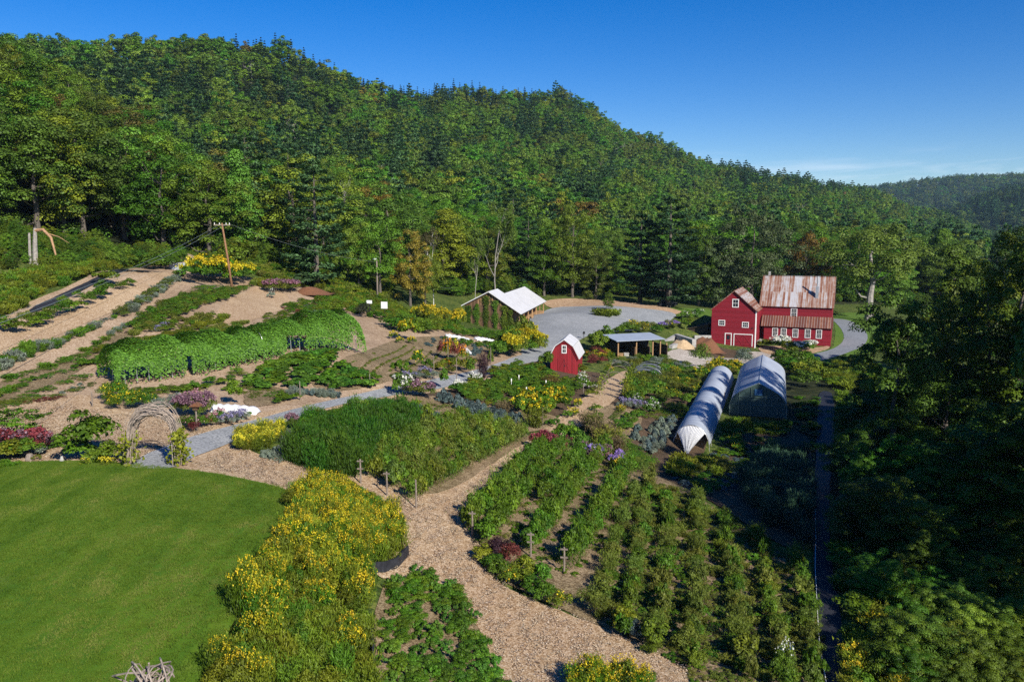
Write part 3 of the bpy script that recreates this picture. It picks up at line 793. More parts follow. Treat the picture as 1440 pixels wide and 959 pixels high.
# ------------------------------------------------------------------ light and sky
SUN_AZ = math.atan2(0.55, -0.83); SUN_EL = R(33)
sv = Vector((math.sin(SUN_AZ) * math.cos(SUN_EL), math.cos(SUN_AZ) * math.cos(SUN_EL), math.sin(SUN_EL)))
sl = bpy.data.lights.new('sun', 'SUN'); sl.energy = 4.6; sl.angle = R(.5); sl.color = (1, .93, .82)
so = link(bpy.data.objects.new('sun', sl)); so.rotation_euler = (-sv).to_track_quat('-Z', 'Y').to_euler()
wd = bpy.data.worlds.new('World'); scene.world = wd; wd.use_nodes = True
wt = wd.node_tree; bg = wt.nodes['Background']
sky = wt.nodes.new('ShaderNodeTexSky'); sky.sky_type = 'NISHITA'; sky.sun_disc = False
sky.sun_elevation = SUN_EL; sky.sun_rotation = SUN_AZ; sky.altitude = 250; sky.air_density = 1.0; sky.dust_density = .25; sky.ozone_density = 4.0
SKY_SAT = 1.45
def sky_nodes():
    hs = wt.nodes.new('ShaderNodeHueSaturation'); hs.inputs['Saturation'].default_value = SKY_SAT; hs.inputs['Hue'].default_value = .516
    wt.links.new(sky.outputs[0], hs.inputs['Color'])
    # a few thin streaks of cloud low over the far valley
    tc = wt.nodes.new('ShaderNodeTexCoord'); mp = wt.nodes.new('ShaderNodeMapping'); mp.inputs['Scale'].default_value = (5, 5, 42)
    nz = wt.nodes.new('ShaderNodeTexNoise'); nz.inputs['Scale'].default_value = 1.3; nz.inputs['Detail'].default_value = 7; nz.inputs['Roughness'].default_value = .6; nz.inputs['Distortion'].default_value = .4
    rp = wt.nodes.new('ShaderNodeValToRGB'); rp.color_ramp.elements[0].position = .47; rp.color_ramp.elements[1].position = .72
    sp = wt.nodes.new('ShaderNodeSeparateXYZ'); zr = wt.nodes.new('ShaderNodeValToRGB'); e = zr.color_ramp.elements
    e[0].position = .045; e[0].color = (1, 1, 1, 1); e[1].position = .105; e[1].color = (0, 0, 0, 1)
    ml = wt.nodes.new('ShaderNodeMath'); ml.operation = 'MULTIPLY'; m2 = wt.nodes.new('ShaderNodeMath'); m2.operation = 'MULTIPLY'; m2.inputs[1].default_value = .8
    mx = wt.nodes.new('ShaderNodeMix'); mx.data_type = 'RGBA'; mx.inputs[7].default_value = (7.5, 8.2, 9.2, 1)
    L = wt.links
    L.new(tc.outputs['Generated'], mp.inputs[0]); L.new(mp.outputs[0], nz.inputs['Vector']); L.new(nz.outputs[0], rp.inputs[0])
    L.new(tc.outputs['Generated'], sp.inputs[0]); L.new(sp.outputs[2], zr.inputs[0]); L.new(rp.outputs[0], ml.inputs[0]); L.new(zr.outputs[0], ml.inputs[1])
    L.new(ml.outputs[0], m2.inputs[0]); L.new(m2.outputs[0], mx.inputs[0]); L.new(hs.outputs[0], mx.inputs[6]); L.new(mx.outputs[2], bg.inputs[0])
sky_nodes()
bg.inputs[1].default_value = .078
vs = scene.view_settings; vs.view_transform = 'Standard'; vs.look = 'None'; vs.exposure = 0.7; vs.gamma = 1.0; vs.use_curve_mapping = False
scene.render.engine = 'CYCLES'
scene.cycles.max_bounces = 5; scene.cycles.diffuse_bounces = 2; scene.cycles.glossy_bounces = 2; scene.cycles.transmission_bounces = 3; scene.cycles.transparent_max_bounces = 6
scene.cycles.use_adaptive_sampling = False; scene.cycles.use_denoising = False; scene.cycles.denoiser = 'OPENIMAGEDENOISE'; scene.cycles.denoising_input_passes = 'RGB_ALBEDO_NORMAL'; scene.cycles.denoising_prefilter = 'ACCURATE'; scene.cycles.volume_bounces = 0

# ------------------------------------------------------------------ ground sheet
def ground_sheet():
    O = np.array([0, -70.0]); th = np.radians(np.arange(-84, 84.01, .35))
    r = np.concatenate([np.arange(62, 380, 1.5), 380 * 1.022 ** np.arange(0, 95)])
    T, Rr = np.meshgrid(th, r)
    X = O[0] + np.sin(T) * Rr; Y = O[1] + np.cos(T) * Rr
    Z = zf(X, Y); n, m = X.shape
    V = np.stack([X, Y, Z], -1).reshape(-1, 3); i = np.arange(n * m).reshape(n, m)
    Fq = np.stack([i[:-1, :-1], i[:-1, 1:], i[1:, 1:], i[1:, :-1]], -1).reshape(-1, 4)
    me = bpy.data.meshes.new('ground'); me.vertices.add(len(V)); me.vertices.foreach_set('co', V.astype(np.float32).ravel())
    me.loops.add(Fq.size); me.loops.foreach_set('vertex_index', Fq.astype(np.int32).ravel())
    me.polygons.add(len(Fq)); me.polygons.foreach_set('loop_start', np.arange(0, Fq.size, 4, dtype=np.int32))
    me.polygons.foreach_set('use_smooth', np.ones(len(Fq), bool))
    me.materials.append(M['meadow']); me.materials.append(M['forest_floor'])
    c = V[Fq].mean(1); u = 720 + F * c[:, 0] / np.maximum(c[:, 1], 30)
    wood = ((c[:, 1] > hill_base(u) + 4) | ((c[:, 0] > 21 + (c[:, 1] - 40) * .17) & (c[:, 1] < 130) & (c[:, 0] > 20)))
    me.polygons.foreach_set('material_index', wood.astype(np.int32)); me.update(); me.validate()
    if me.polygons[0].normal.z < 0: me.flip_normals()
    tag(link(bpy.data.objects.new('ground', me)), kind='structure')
ground_sheet()

# far hills across the valley
def far_hill(prof, d0, d1, back, mat, name='hills'):
    us = np.arange(prof[0][0], prof[-1][0] + 1, 12.0); v = np.interp(us, [p[0] for p in prof], [p[1] for p in prof])
    rows = []
    for k, t in enumerate(np.linspace(0, 1, 14)):
        d = d0 + (d1 - d0) * t
        zt = np.array([at_depth(720, vv, d1)[2] for vv in v]); z0 = -40
        z = z0 + (zt - z0) * (math.sin(t * math.pi / 2) ** 1.25) + 9 * np.sin(us / 37 + k) * t * (1 - t)
        rows.append(np.stack([(us - 720) / F * d, np.full(len(us), d), z], -1))
    for t in (.35, 1.0):
        rows.append(np.stack([(us - 720) / F * (d1 + back * t), np.full(len(us), d1 + back * t), zt * (1 - t) - 60 * t], -1))
    G = np.array(rows); n, m = G.shape[:2]; i = np.arange(n * m).reshape(n, m)
    Fq = np.stack([i[:-1, :-1], i[:-1, 1:], i[1:, 1:], i[1:, :-1]], -1).reshape(-1, 4)
    me = bpy.data.meshes.new(name); me.from_pydata(G.reshape(-1, 3).tolist(), [], Fq.tolist()); me.materials.append(mat); me.update()
    tag(link(bpy.data.objects.new(name, me)), kind='structure')
    return G
FH1 = far_hill([(1080, 300), (1180, 275), (1240, 268), (1300, 260), (1345, 256), (1400, 255), (1450, 252), (1560, 240), (1750, 250), (2000, 262)], 1500, 2600, 900, M['forest_floor'])
FH2 = far_hill([(1290, 325), (1340, 302), (1380, 284), (1440, 272), (1520, 262), (1650, 268), (1900, 290)], 1050, 1500, 500, M['forest_floor'])

# ------------------------------------------------------------------ forest
import bmesh
def joined(p):
    bm = bmesh.new(); bm.from_mesh(p['crown']); nf = len(bm.faces); bm.from_mesh(p['trunk']); bm.faces.ensure_lookup_table()
    for f in bm.faces[nf:]: f.material_index = 1
    me = bpy.data.meshes.new('whole_tree'); bm.to_mesh(me); bm.free(); me.materials.append(p['crown'].materials[0]); me.materials.append(p['trunk'].materials[0]); return me
def noise2(x, y, s, seed=0):
    g = np.random.default_rng(seed); out = 0
    for k in range(7):
        a, ph, f = g.uniform(0, 6.28), g.uniform(0, 6.28), g.uniform(.6, 1.7) / s
        out = out + np.sin((x * math.cos(a) + y * math.sin(a)) * f * 6.28 + ph)
    return out / 7 * 1.6
def forest():
    g = np.random.default_rng(3); S = 7.0
    gx, gy = np.meshgrid(np.arange(-420, 1500, S), np.arange(60, 1290, S))
    X = (gx + g.uniform(-.45, .45, gx.shape) * S).ravel(); Y = (gy + g.uniform(-.45, .45, gx.shape) * S).ravel()
    u = 720 + F * X / np.maximum(Y, 30); db = hill_base(u); D5 = np.interp(u, HU, HD[:, 4])
    keep = (u > -330) & (u < 1640) & (Y > db + 5) & (Y < D5 + 45)
    # thin the far part where only tops are seen
    keep &= (g.uniform(0, 1, len(X)) < np.where(Y > 420, .62, np.where(Y > 260, .8, .9)))
    # the river meadow behind the red barn stays open near the drive
    keep &= ~((u > 1150) & (u < 1330) & (Y < db + 8))
    X, Y, u, db = X[keep], Y[keep], u[keep], db[keep]
    Z = zf(X, Y); V = 335 + (CAMZ - Z) * F / Y      # pixel row of the foot
    nz = noise2(X, Y, 90, 1); n2 = noise2(X, Y, 35, 2); r = g.uniform(0, 1, len(X))
    kind = np.full(len(X), 'maple', object)
    kind[(r < .34)] = 'ash'; kind[(r > .94)] = 'lime'; kind[(r > .70) & (r < .80)] = 'olive'; kind[(r > .80) & (r < .88)] = 'dull'
    spur = (u < 330) & (V > 60 + np.clip(u, -200, 400) * .62) & (Y < 245)
    pine = (~spur) & ((nz + .55 * n2 + .55 * np.exp(-((u - 330) / 260.0) ** 2) * (V < 300)) > .50) & ~((u < 330) & (V < 118))
    kind[pine & (r < .7)] = 'pine'
    kind[(~pine) & (~spur) & (g.uniform(0, 1, len(X)) < .09)] = 'pine'
    kind[(u < 520) & (V < 128) & (kind == 'pine')] = 'ash'
    ridge = (u > 515) & (u < 815) & (V < 176); kind[ridge & (r < .5)] = 'spruce'
    kind[(u > 330) & (u < 480) & (V > 95) & (V < 185) & (r < .4)] = 'spruce'
    kind[(u > 1020) & (u < 1180) & (V < 285) & (r < .45)] = 'pine'
    rs = g.uniform(0, 1, len(X)); kind[spur & (rs < .34)] = 'olive'; kind[spur & (rs > .92)] = 'russet'; kind[spur & (rs > .74) & (rs < .80)] = 'lime'
    kind[(~spur) & (g.uniform(0, 1, len(X)) < .010)] = 'bare'; kind[(~spur) & (g.uniform(0, 1, len(X)) < .003)] = 'autumn'
    H = np.where(np.isin(kind, ['pine']), g.uniform(12, 22, len(X)), np.where(kind == 'spruce', g.uniform(13, 20, len(X)), g.uniform(9, 18, len(X))))
    H = np.where(spur, H * 1.12, H)
    Rd = np.where(kind == 'spruce', H * .16, np.where(kind == 'pine', H * .25, H * g.uniform(.32, .58, len(X))))
    val = (u > 960) & (Y < db + 150); H = np.where(val & (kind != 'spruce'), H * 1.25, H); Rd = np.where(val & ~np.isin(kind, ['spruce', 'pine']), Rd * 1.45, Rd)
    # the nearest ones of the wood's edge are objects of their own
    vis = (u > -60) & (u < 1500)
    score = (Y - db) + np.where(vis, 0, 900) + g.uniform(0, 6, len(X)); order = np.argsort(score); ind = np.zeros(len(X), bool); ind[order[:215]] = True
    LAB = {'maple': 'mid green broadleaf tree', 'ash': 'soft green feathery broadleaf tree', 'lime': 'bright yellow green leafy tree', 'olive': 'olive green broadleaf tree', 'dull': 'dull grey green broadleaf tree', 'pine': 'tall pine with spreading blue green boughs',
           'spruce': 'narrow dark pointed spruce', 'bare': 'leafless grey dead tree', 'autumn': 'tree with leaves turning yellow', 'russet': 'brownish green tree turning early'}
    NAME = {'pine': 'pine_tree', 'spruce': 'spruce_tree', 'bare': 'dead_tree'}
    for i in np.where(ind)[0]:
        k = kind[i]; p = MID[k][g.integers(0, len(MID[k]))]
        zone = ("above the left garden rows" if u[i] < 330 else "between the leaning pole and the timber barn" if u[i] < 640 else "behind the timber barn and parking lot" if u[i] < 990 else "in the wood behind the red barns" if u[i] < 1180 else "in the valley wood past the drive")
        place_tree(p, (X[i], Y[i], Z[i] - .1), g.uniform(0, 6.28), H[i], Rd[i], NAME.get(k, 'broadleaf_tree'), LAB[k] + ' ' + zone, 'tree', LAB[k] + 's ' + zone)
    for nm, sel, kit, lab in (('hillside_wood', (~ind) & (Y < 265), MID, 'dense mixed wood climbing the lower hillside'), ('hilltop_forest', (~ind) & (Y >= 265), FAR, 'dense green forest covering the hill up to its ridge')):
        meshes = []; base = {}
        for k in kit:
            base[k] = (len(meshes), len(kit[k]))
            for p in kit[k]: meshes.append((joined(p) if kit is MID or k == 'bare' else p['crown'], p))
        if nm == 'hilltop_forest':
            for k in MID:
                if k not in base: base[k] = base['dull']
        ii = np.where(sel)[0]; idx = []; sc = []
        for i in ii:
            b, n = base[kind[i]]; j = b + g.integers(0, n); p = meshes[j][1]; idx.append(j); sc.append((Rd[i] / p['R'], Rd[i] / p['R'], H[i] / p['H']))
        stuff(nm, lab, np.stack([X[ii], Y[ii], Z[ii] - .2], 1), [m for m, _ in meshes], np.array(sc), idx, cat=None)
    print('forest', len(X), ind.sum())
forest()
def far_woods():
    g = np.random.default_rng(5); meshes = [FAR['dull'][0]['crown'], FAR['maple'][1]['crown'], FAR['pine'][0]['crown'], FAR['spruce'][0]['crown'], FAR['ash'][2]['crown']]
    for nm, G, n, lab in (('far_forest', FH1, 5200, 'distant blue green forest on the far hills across the valley'), ('valley_forest', FH2, 2600, 'dark conifer forest on the nearer valley hill at right')):
        m = G.shape[1]; a = g.uniform(0, 13.4, n); b = g.uniform(0, m - 1.01, n); i, j = a.astype(int), b.astype(int); fa, fb = (a - i)[:, None], (b - j)[:, None]
        P = (G[i, j] * (1 - fa) + G[i + 1, j] * fa) * (1 - fb) + (G[i, j + 1] * (1 - fa) + G[i + 1, j + 1] * fa) * fb
        uu = 720 + F * P[:, 0] / P[:, 1]; P = P[(uu < 1560)]
        s = g.uniform(.9, 1.6, len(P)); stuff(nm, lab, P, meshes, np.stack([s * 1.3, s * 1.3, s], 1), g.choice([0, 1, 2, 3, 4], len(P), p=[.2, .15, .3, .2, .15] if nm == 'far_forest' else [.08, .07, .4, .4, .05]))
far_woods()
def understory():
    g = np.random.default_rng(15); n = 1900; u = g.uniform(-80, 1500, n); y = hill_base(u) + g.uniform(1, 16, n); x = (u - 720) / F * y
    ok = ~((u > 1150) & (u < 1330) & (y < hill_base(u) + 8)); x, y = x[ok], y[ok]; s = g.uniform(.12, .30, len(x)) * np.where(x / y < -.37, .62, 1); keep = (x / y > -.37) | (g.uniform(0, 1, len(x)) < .6); x, y, s = x[keep], y[keep], s[keep]
    ms = [MID[k][j]['crown'] for k in ('maple', 'ash', 'olive', 'dusk', 'lime') for j in (0, 1)]
    stuff('understory', 'dense bushes and saplings along the foot of the wood', np.stack([x, y, zf(x, y) - .2], 1), ms, np.stack([s * 1.1, s * 1.1, s], 1), None, 15)
understory()


def haze():
    t = NT('air'); v = t.n('ShaderNodeVolumePrincipled'); v.inputs['Density'].default_value = HAZE; v.inputs['Color'].default_value = (.45, .72, 1, 1); v.inputs['Anisotropy'].default_value = 0
    t.link(v.outputs[0], t.out.inputs[1]); top = float(HZ.max()) + 40
    o = MB().box(-3200, 3600, -250, 3800, -66, top).build('haze', t.m); tag(o, kind='stuff'); o['label'] = 'thin blue air between the camera and the far hills'
HAZE = .000055
haze()
# ------------------------------------------------------------------ buildings
def window(parent, x, z, w, h, cols, rows, y=0.0, axis='x', frame=.09, glass='glass', sill=False, bars=True):
    """a window set on a wall in the local plane y (facing -y); frame stands proud, pane behind"""
    f = MB(); t = frame
    f.box(x - w/2 - t, x - w/2, y - .06, y + .01, z - h/2 - t, z + h/2 + t); f.box(x + w/2, x + w/2 + t, y - .06, y + .01, z - h/2 - t, z + h/2 + t)
    f.box(x - w/2, x + w/2, y - .06, y + .01, z + h/2, z + h/2 + t); f.box(x - w/2, x + w/2, y - .075, y + .01, z - h/2 - t, z - h/2)
    if bars:
        for i in range(1, cols): f.box(x - w/2 + w*i/cols - .013, x - w/2 + w*i/cols + .013, y - .045, y - .02, z - h/2, z + h/2)
        for j in range(1, rows): f.box(x - w/2, x + w/2, y - .047, y - .021, z - h/2 + h*j/rows - (.013 if j * 2 != rows else .03), z - h/2 + h*j/rows + (.013 if j * 2 != rows else .03))
    fo = f.build('window', M['white'], parent)
    MB().quad((x - w/2, y - .018, z - h/2), (x + w/2, y - .018, z - h/2), (x + w/2, y - .018, z + h/2), (x - w/2, y - .018, z + h/2)).build('pane', M[glass], fo)
    return fo

TH = R(23)
def red_barns():
    # gabled barn in front
    W, D, E, A = 8.3, 12.0, 6.85, 10.45
    b = empty('red_barn', (38.6, 153.3, -8.05), -TH, 'tall narrow red barn with gable front, white trimmed double door and faded rusty roof', 'barn')
    MB().prism([(0, -.6), (W, -.6), (W, E), (W/2, A), (0, E)], 0, D).build('wall', M['red'], b)
    rf = MB(); o = .35; s = (A - E) / (W / 2); th = .14
    rf.slab((W/2, -o, A + .16), (W/2, D + .1, A + .16), (W + o, D + .1, E - s*o + .16), (W + o, -o, E - s*o + .16), -th)
    rf.slab((-o, -o, E - s*o + .16), (-o, D + .1, E - s*o + .16), (W/2, D + .1, A + .16), (W/2, -o, A + .16), -th)
    rf.build('roof', M['roof_rust3'], b)
    tr = MB(); tr.box(W - .16, W + .03, -.03, .14, -.3, E - .1); tr.box(W + .005, W + .035, .14, .3, -.3, E - .1)
    tr.build('corner_board', M['white'], b)
    window(b, W*.53, 8.15, .95, 1.35, 2, 2, frame=.13); window(b, 1.95, 4.3, 1.0, .85, 3, 2, frame=.12); window(b, 6.35, 4.1, 1.0, .85, 3, 2, frame=.12)
    dr = MB(); x0, x1, h = 2.75, 3.75, 2.25
    dr.box(x0 - .14, x0, -.07, .01, 0, h + .14); dr.box(x1, x1 + .14, -.07, .01, 0, h + .14); dr.box(x0, x1, -.07, .01, h, h + .14); dr.box(x0, x1, -.03, .01, 0, h, 1); dr.box(x0 + .2, x1 - .2, -.045, -.03, 1.15, 1.95, 2)
    dr.build('door', [M['white'], M['red'], M['glass']], b)
    dd = MB(); x0, x1, h = 4.4, 7.65, 2.2
    dd.box(x0 - .14, x0, -.08, .01, 0, h + .14); dd.box(x1, x1 + .14, -.08, .01, 0, h + .14); dd.box(x0, x1, -.08, .01, h, h + .14)
    g = dd.build('door_frame', M['white'], b)
    for k in range(2):
        a, c = x0 + k * (x1 - x0) / 2 + .02, x0 + (k + 1) * (x1 - x0) / 2 - .02; q = MB(); q.box(a, c, -.035, .01, .02, h)
        q.tube([(a + .08, -.045, .15), (c - .08, -.045, h - .15)], .035, 4); q.tube([(a + .08, -.05, h - .15), (c - .08, -.05, .15)], .035, 4)
        q.build('barn_door', M['red'], b)
    v = MB(); v.box(7.5, 7.75, -.04, .01, 3.35, 3.6).build('vent', M['dark'], b)
    # lean-to shelter on its left side
    l = empty('lean_to_shed', (38.6 - .9 * 4.2, 153.3 + .39*4.2 + 2.0, -8.0), -TH, 'low dark lean-to shed against the left wall of the red gabled barn', 'shed')
    MB().prism([(0, 0), (3.9, 0), (3.9, 3.5), (0, 2.5)], .5, 7).build('wall', M['darkwood'], l)
    MB().slab((-.3, .2, 2.55), (3.95, .2, 3.66), (3.95, 7.2, 3.66), (-.3, 7.2, 2.55), .1).build('roof', M['darkwood'], l)
    # long barn behind
    L, D, E, A = 13.1, 11.0, 7.3, 12.7
    b = empty('red_barn', (49.4, 157.5, -8.05), -TH, 'long red barn with streaked rusty roof, metal flue and rusty lean-to', 'barn')
    MB().prism([(0, -.6), (D, -.6), (D, E), (D/2, A), (0, E)], 0, L, 'x').build('wall', M['red'], b)
    o = .35; s = (A - E) / (D / 2); rf = MB()
    rf.slab((-o, -o, E - s*o + .2), (L + o, -o, E - s*o + .2), (L + o, D/2, A + .2), (-o, D/2, A + .2), .12)
    rf.slab((-o, D/2, A + .2), (L + o, D/2, A + .2), (L + o, D + o, E - s*o + .2), (-o, D + o, E - s*o + .2), .12)
    rf.box(-o, L + o, D/2 - .15, D/2 + .15, A + .17, A + .25)
    rf.build('roof', M['roof_rust'], b)
    window(b, 6.2, 6.0, .95, 1.5, 3, 4, frame=.12)
    # lean-to along the front
    lw = MB(); lw.prism([(-2.0, -.6), (-.005, -.6), (-.005, 5.0), (-2.0, 3.55)], .9, L + .05, 'x'); lw.build('lean_to_wall', M['red'], b)
    MB().slab((.3, -2.35, 3.42), (L + .35, -2.35, 3.42), (L + .35, 0, 5.35), (.3, 0, 5.35), .1).build('lean_to_roof', M['roof_rust2'], b)
    for x in (3.0, 4.6, 6.75, 9.0, 11.0): window(b, x, 2.25, .85, 1.5, 3, 4, -2.0, frame=.11)
    ch = MB(); x = 10.2; y = 1.65; zr = E + s * y
    ch.box(x - .27, x + .27, y - .27, y + .27, zr - .3, zr + 2.2); ch.build('chimney_base', M['metal'], b)
    MB().tube([(x + .02, y, zr + 2.15), (x + .02, y, zr + 4.2)], .15, 10).build('flue', M['metal'], b)
    MB().box(.6, 1.0, D/2 + .5, D/2 + .9, A - .8, A + 1.0).build('chimney', M['concrete'], b)
red_barns()

def timber_barn():
    b = empty('timber_barn', (-3.96, 137.2, -3.45), -R(11), 'weathered timber barn with vines on its gable and pale metal roof in two offset parts', 'barn')
    # front part
    def gable(x0, x1, xr, e0, e1, a): return [(x0, -.8), (x1, -.8), (x1, e1), (xr, a), (x0, e0)]
    sR = (6.8 - 3.0) / 5.8; sL = (6.8 - 4.4) / 4.7
    w = MB(); w.prism(gable(-4.3, 3.9, 0, 6.8 - sL*4.3 - .15, 6.8 - sR*3.9 - .15, 6.65), 0, 7.0)
    dx = 1.25; w.prism(gable(-4.3 + 2.2*dx, 3.88, dx, 6.0 - sL*2.8 - .15, 6.0 - sR*2.63 - .15, 5.85), 7.0, 27.5)
    w.build('wall', M['barnwood'], b)
    rf = MB(); th = .13
    rf.slab((0, -.5, 6.8), (5.8, -.5, 3.0), (5.8, 7.1, 3.0), (0, 7.1, 6.8), th); rf.slab((-4.9, -.5, 6.8 - sL*4.9), (0, -.5, 6.8), (0, 7.1, 6.8), (-4.9, 7.1, 6.8 - sL*4.9), th)
    rf.slab((dx, 7.1, 6.8 - sR*dx), (5.8, 7.1, 3.0), (5.8, 28, 3.0), (dx, 28, 6.8 - sR*dx), th); rf.slab((dx - 3.6, 7.1, 6.8 - sR*dx - sL*3.6), (dx, 7.1, 6.8 - sR*dx), (dx, 28, 6.8 - sR*dx), (dx - 3.6, 28, 6.8 - sR*dx - sL*3.6), th)
    rf.build('roof', M['roof_white'], b)
    for y in (.1, 4.5, 9, 13.5, 18, 22.5, 27.3): MB().box(5.2, 5.38, y, y + .18, -.6, 3.2).build('porch_post', M['barnwood_light'], b)
    MB().box(3.9, 5.3, 14, 27.3, -.3, 1.1).build('porch_wall', M['barnwood_light'], b)
    for y in (3.0, 9.0): MB().box(3.88, 3.95, y, y + 1.6, 0, 2.2).build('door', M['dark'], b)  # open doorways as solid panels, the shade inside put into their near-black colour
    MB().box(3.88, 3.96, 15.5, 19, 1.3, 2.4).build('window', M['dark'], b)  # likewise a solid panel coloured as the shade of an opening
    # pale strips in the gable peak: light between the boards put into colour
    q = MB()
    for i in range(9): x = -2.0 + i * .5; q.box(x, x + .12, -.04, .005, 4.4, 6.45 - abs(x) * .62)
    q.build('gable_light_strip', M['barnwood_light'], b)
    # vines: each its own plant on the wall
    g = np.random.default_rng(4)
    for i, (x, h) in enumerate(((-3.6, 4.3), (-2.1, 4.6), (-.5, 6.0), (1.15, 5.2), (2.75, 4.3), (3.75, 3.6))):
        n = 2400; z = g.uniform(0, h, n); wv = .38 + .18 * np.sin(z * 2.3 + i)
        P = np.stack([g.normal(x, 1, n) * 0 + x + g.normal(0, .62, n) * wv, -.12 - np.abs(g.normal(0, .16, n)), z], 1)
        V = leaf_cards(g, P, rdir(g, n) + np.array([0, -1.0, .4]), .16)
        cth, sth = math.cos(-R(11)), math.sin(-R(11)); me = np_mesh('vine', V, 4, M['berry'], g.uniform(0, 1, n))
        o = link(bpy.data.objects.new('climbing_vine', me)); o.location = (-3.96, 137.2, -3.45); o.rotation_euler = (0, 0, -R(11))
        tag(o, ['dark green vine climbing the far left of the timber gable', 'second vine from the left on the timber gable', 'tallest vine, reaching the peak of the timber gable', 'vine right of the tallest one on the timber gable', 'second vine from the right on the timber gable', 'short vine at the right corner of the timber gable'][i], 'vine', 'vines on the timber gable')
timber_barn()

def red_shed():
    b = empty('garden_shed', (6.45, 97.5, -4.1), -R(11), 'small red gambrel shed with a white roof beside the garden path', 'shed')
    h = 1.68; E, K, A = 2.0, 3.2, 3.95; kx = 1.05; D = 5.6
    MB().prism([(-h, -.8), (h, -.8), (h, E), (kx, K), (0, A), (-kx, K), (-h, E)], 0, D).build('wall', M['red_shed'], b)
    rf = MB(); o = .22; th = .1
    prof = [(h + .2, E - .28), (kx + .05, K + .06), (0, A + .1), (-kx - .05, K + .06), (-h - .2, E - .28)]
    for p, q in zip(prof[:-1], prof[1:]): rf.slab((p[0], -o, p[1]), (p[0], D + o, p[1]), (q[0], D + o, q[1]), (q[0], -o, q[1]), -th)
    rf.build('roof', M['roof_white'], b)
    t = MB()
    for p, q in zip(prof[:-1], prof[1:]): t.slab((p[0], -o - .02, p[1] - .1), (p[0], -o - .0, p[1] - .1), (q[0], -o, q[1] - .1), (q[0], -o - .02, q[1] - .1), .06)
    t.build('rake_trim', M['red_shed'], b)
    window(b, 0, 2.9, .42, .85, 2, 2, frame=.09, glass='glass')
    d = MB(); d.box(-.75, .75, -.05, .01, -.3, 1.75); d.box(-.02, .02, -.06, -.05, -.3, 1.75, 1); d.tube([(-.7, -.06, .1), (-.05, -.06, 1.6)], .03, 4); d.tube([(.05, -.06, 1.6), (.7, -.06, .1)], .03, 4)
    do = d.build('door', [M['red_shed'], M['dark']], b)
    MB().box(.1, .16, -.1, -.05, .75, .95).build('handle', M['dark'], do)
red_shed()

def compost_shed():
    b = empty('open_shed', (15.7, 117.6, -5.45), R(20), 'open fronted dark timber shed with three bays and blue grey metal roof', 'shed')
    W, D, H0, H1 = 7.4, 3.8, 2.75, 2.95
    MB().box(0, W, D - .12, D, -.6, 2.7).build('back_wall', M['darkwood'], b)
    MB().box(0, .12, .1, D - .12, -.6, 2.62).build('side_wall', M['darkwood'], b)
    for x in (3.0, 5.6): MB().box(x, x + .12, .25, D - .12, -.5, 1.5).build('partition', M['darkwood'], b)
    MB().box(W + .9, W + 1.02, -.3, D, -.5, 1.7).build('end_partition', M['darkwood'], b)
    for x, h in ((.02, H0), (3.0, 1.65), (3.1, H0 - .02), (W - 1.5, H0), (W - .2, H0 - .05), (W + .9, 2.0)): MB().box(x, x + .17, -.1 if h != 1.65 else .02, .07 if h != 1.65 else .2, -.6, h).build('post', M['barnwood_light'], b)
    MB().slab((-.45, -.6, H0), (W + .4, -.6, H0), (W + .4, D + .3, H1 + .25), (-.45, D + .3, H1 + .25), .1).build('roof', M['roof_blue'], b)
    for k, (x, y, c, l) in enumerate(((1.0, .8, 'barnwood_light', 'wooden crate standing in the left bay of the open shed'), (2.0, .9, 'stone', 'grey bin standing in the left bay of the open shed'))):
        e = MB(); e.box(-.35, .35, -.3, .3, 0, .6); e.box(-.4, .4, -.35, .35, .6, .68); o = e.build('storage_bin', M[c]); 
        q = Vector((x, y, 0)); q.rotate(__import__('mathutils').Euler((0, 0, R(20)))); o.location = Vector((15.7, 117.6, -5.45)) + q; tag(o, l, 'bin')
    return b
compost_shed()

def heap(name, u, v, w, h, mat, label, dpt=None, seed=0, loc=None):
    p = gp(u, v) if loc is None else loc; g = np.random.default_rng(seed); bm = bmesh.new(); bmesh.ops.create_grid(bm, x_segments=18, y_segments=18, size=1)
    dpt = dpt or w
    for q in bm.verts:
        r = math.hypot(q.co.x, q.co.y); k = max(0, 1 - r) ; n = math.sin(q.co.x * 5 + seed) * math.cos(q.co.y * 4 + seed * 2) * .1
        q.co = Vector((q.co.x * w / 2, q.co.y * dpt / 2, h * (min(1.0, 1.5 * k) ** 1.1) * (1 + n * 2) + g.normal(0, .03) * h * (k > 0) - .06))
    me = bpy.data.meshes.new(name); bm.to_mesh(me); bm.free(); me.materials.append(M[mat]); me.polygons.foreach_set('use_smooth', [True] * len(me.polygons))
    o = link(bpy.data.objects.new(name, me)); o.location = p; return tag(o, label, 'heap')
def block_wall(u0, v0, u1, v1, h, th, label, n=5):
    a, b2 = gp(u0, v0), gp(u1, v1); d = b2 - a; L = math.hypot(d[0], d[1]); mb = MB()
    rows = max(1, round(h / .65))
    for j in range(rows):
        for i in range(n):
            x0 = L * i / n; mb.box(x0 + .015, x0 + L / n - .015, -th / 2, th / 2, h * j / rows + (.01 if j else -.5), h * (j + 1) / rows - .01)
    o = mb.build('block_wall', M['concrete']); o.location = (a[0], a[1], min(a[2], b2[2])); o.rotation_euler = (0, 0, math.atan2(d[1], d[0])); return tag(o, label, 'wall')
block_wall(976, 491, 951, 479, 1.7, .75, 'grey concrete block wall of the compost bin, its end facing the yard')
block_wall(931, 480, 950, 478, 1.0, .6, 'sunlit concrete block wall at the back of the sand bin')
block_wall(976, 476, 1001, 480, 1.2, .6, 'concrete block wall in shade beside the red gabled barn')
block_wall(943, 490, 951, 488, .65, .6, 'single low pale concrete block by the open shed', 2)
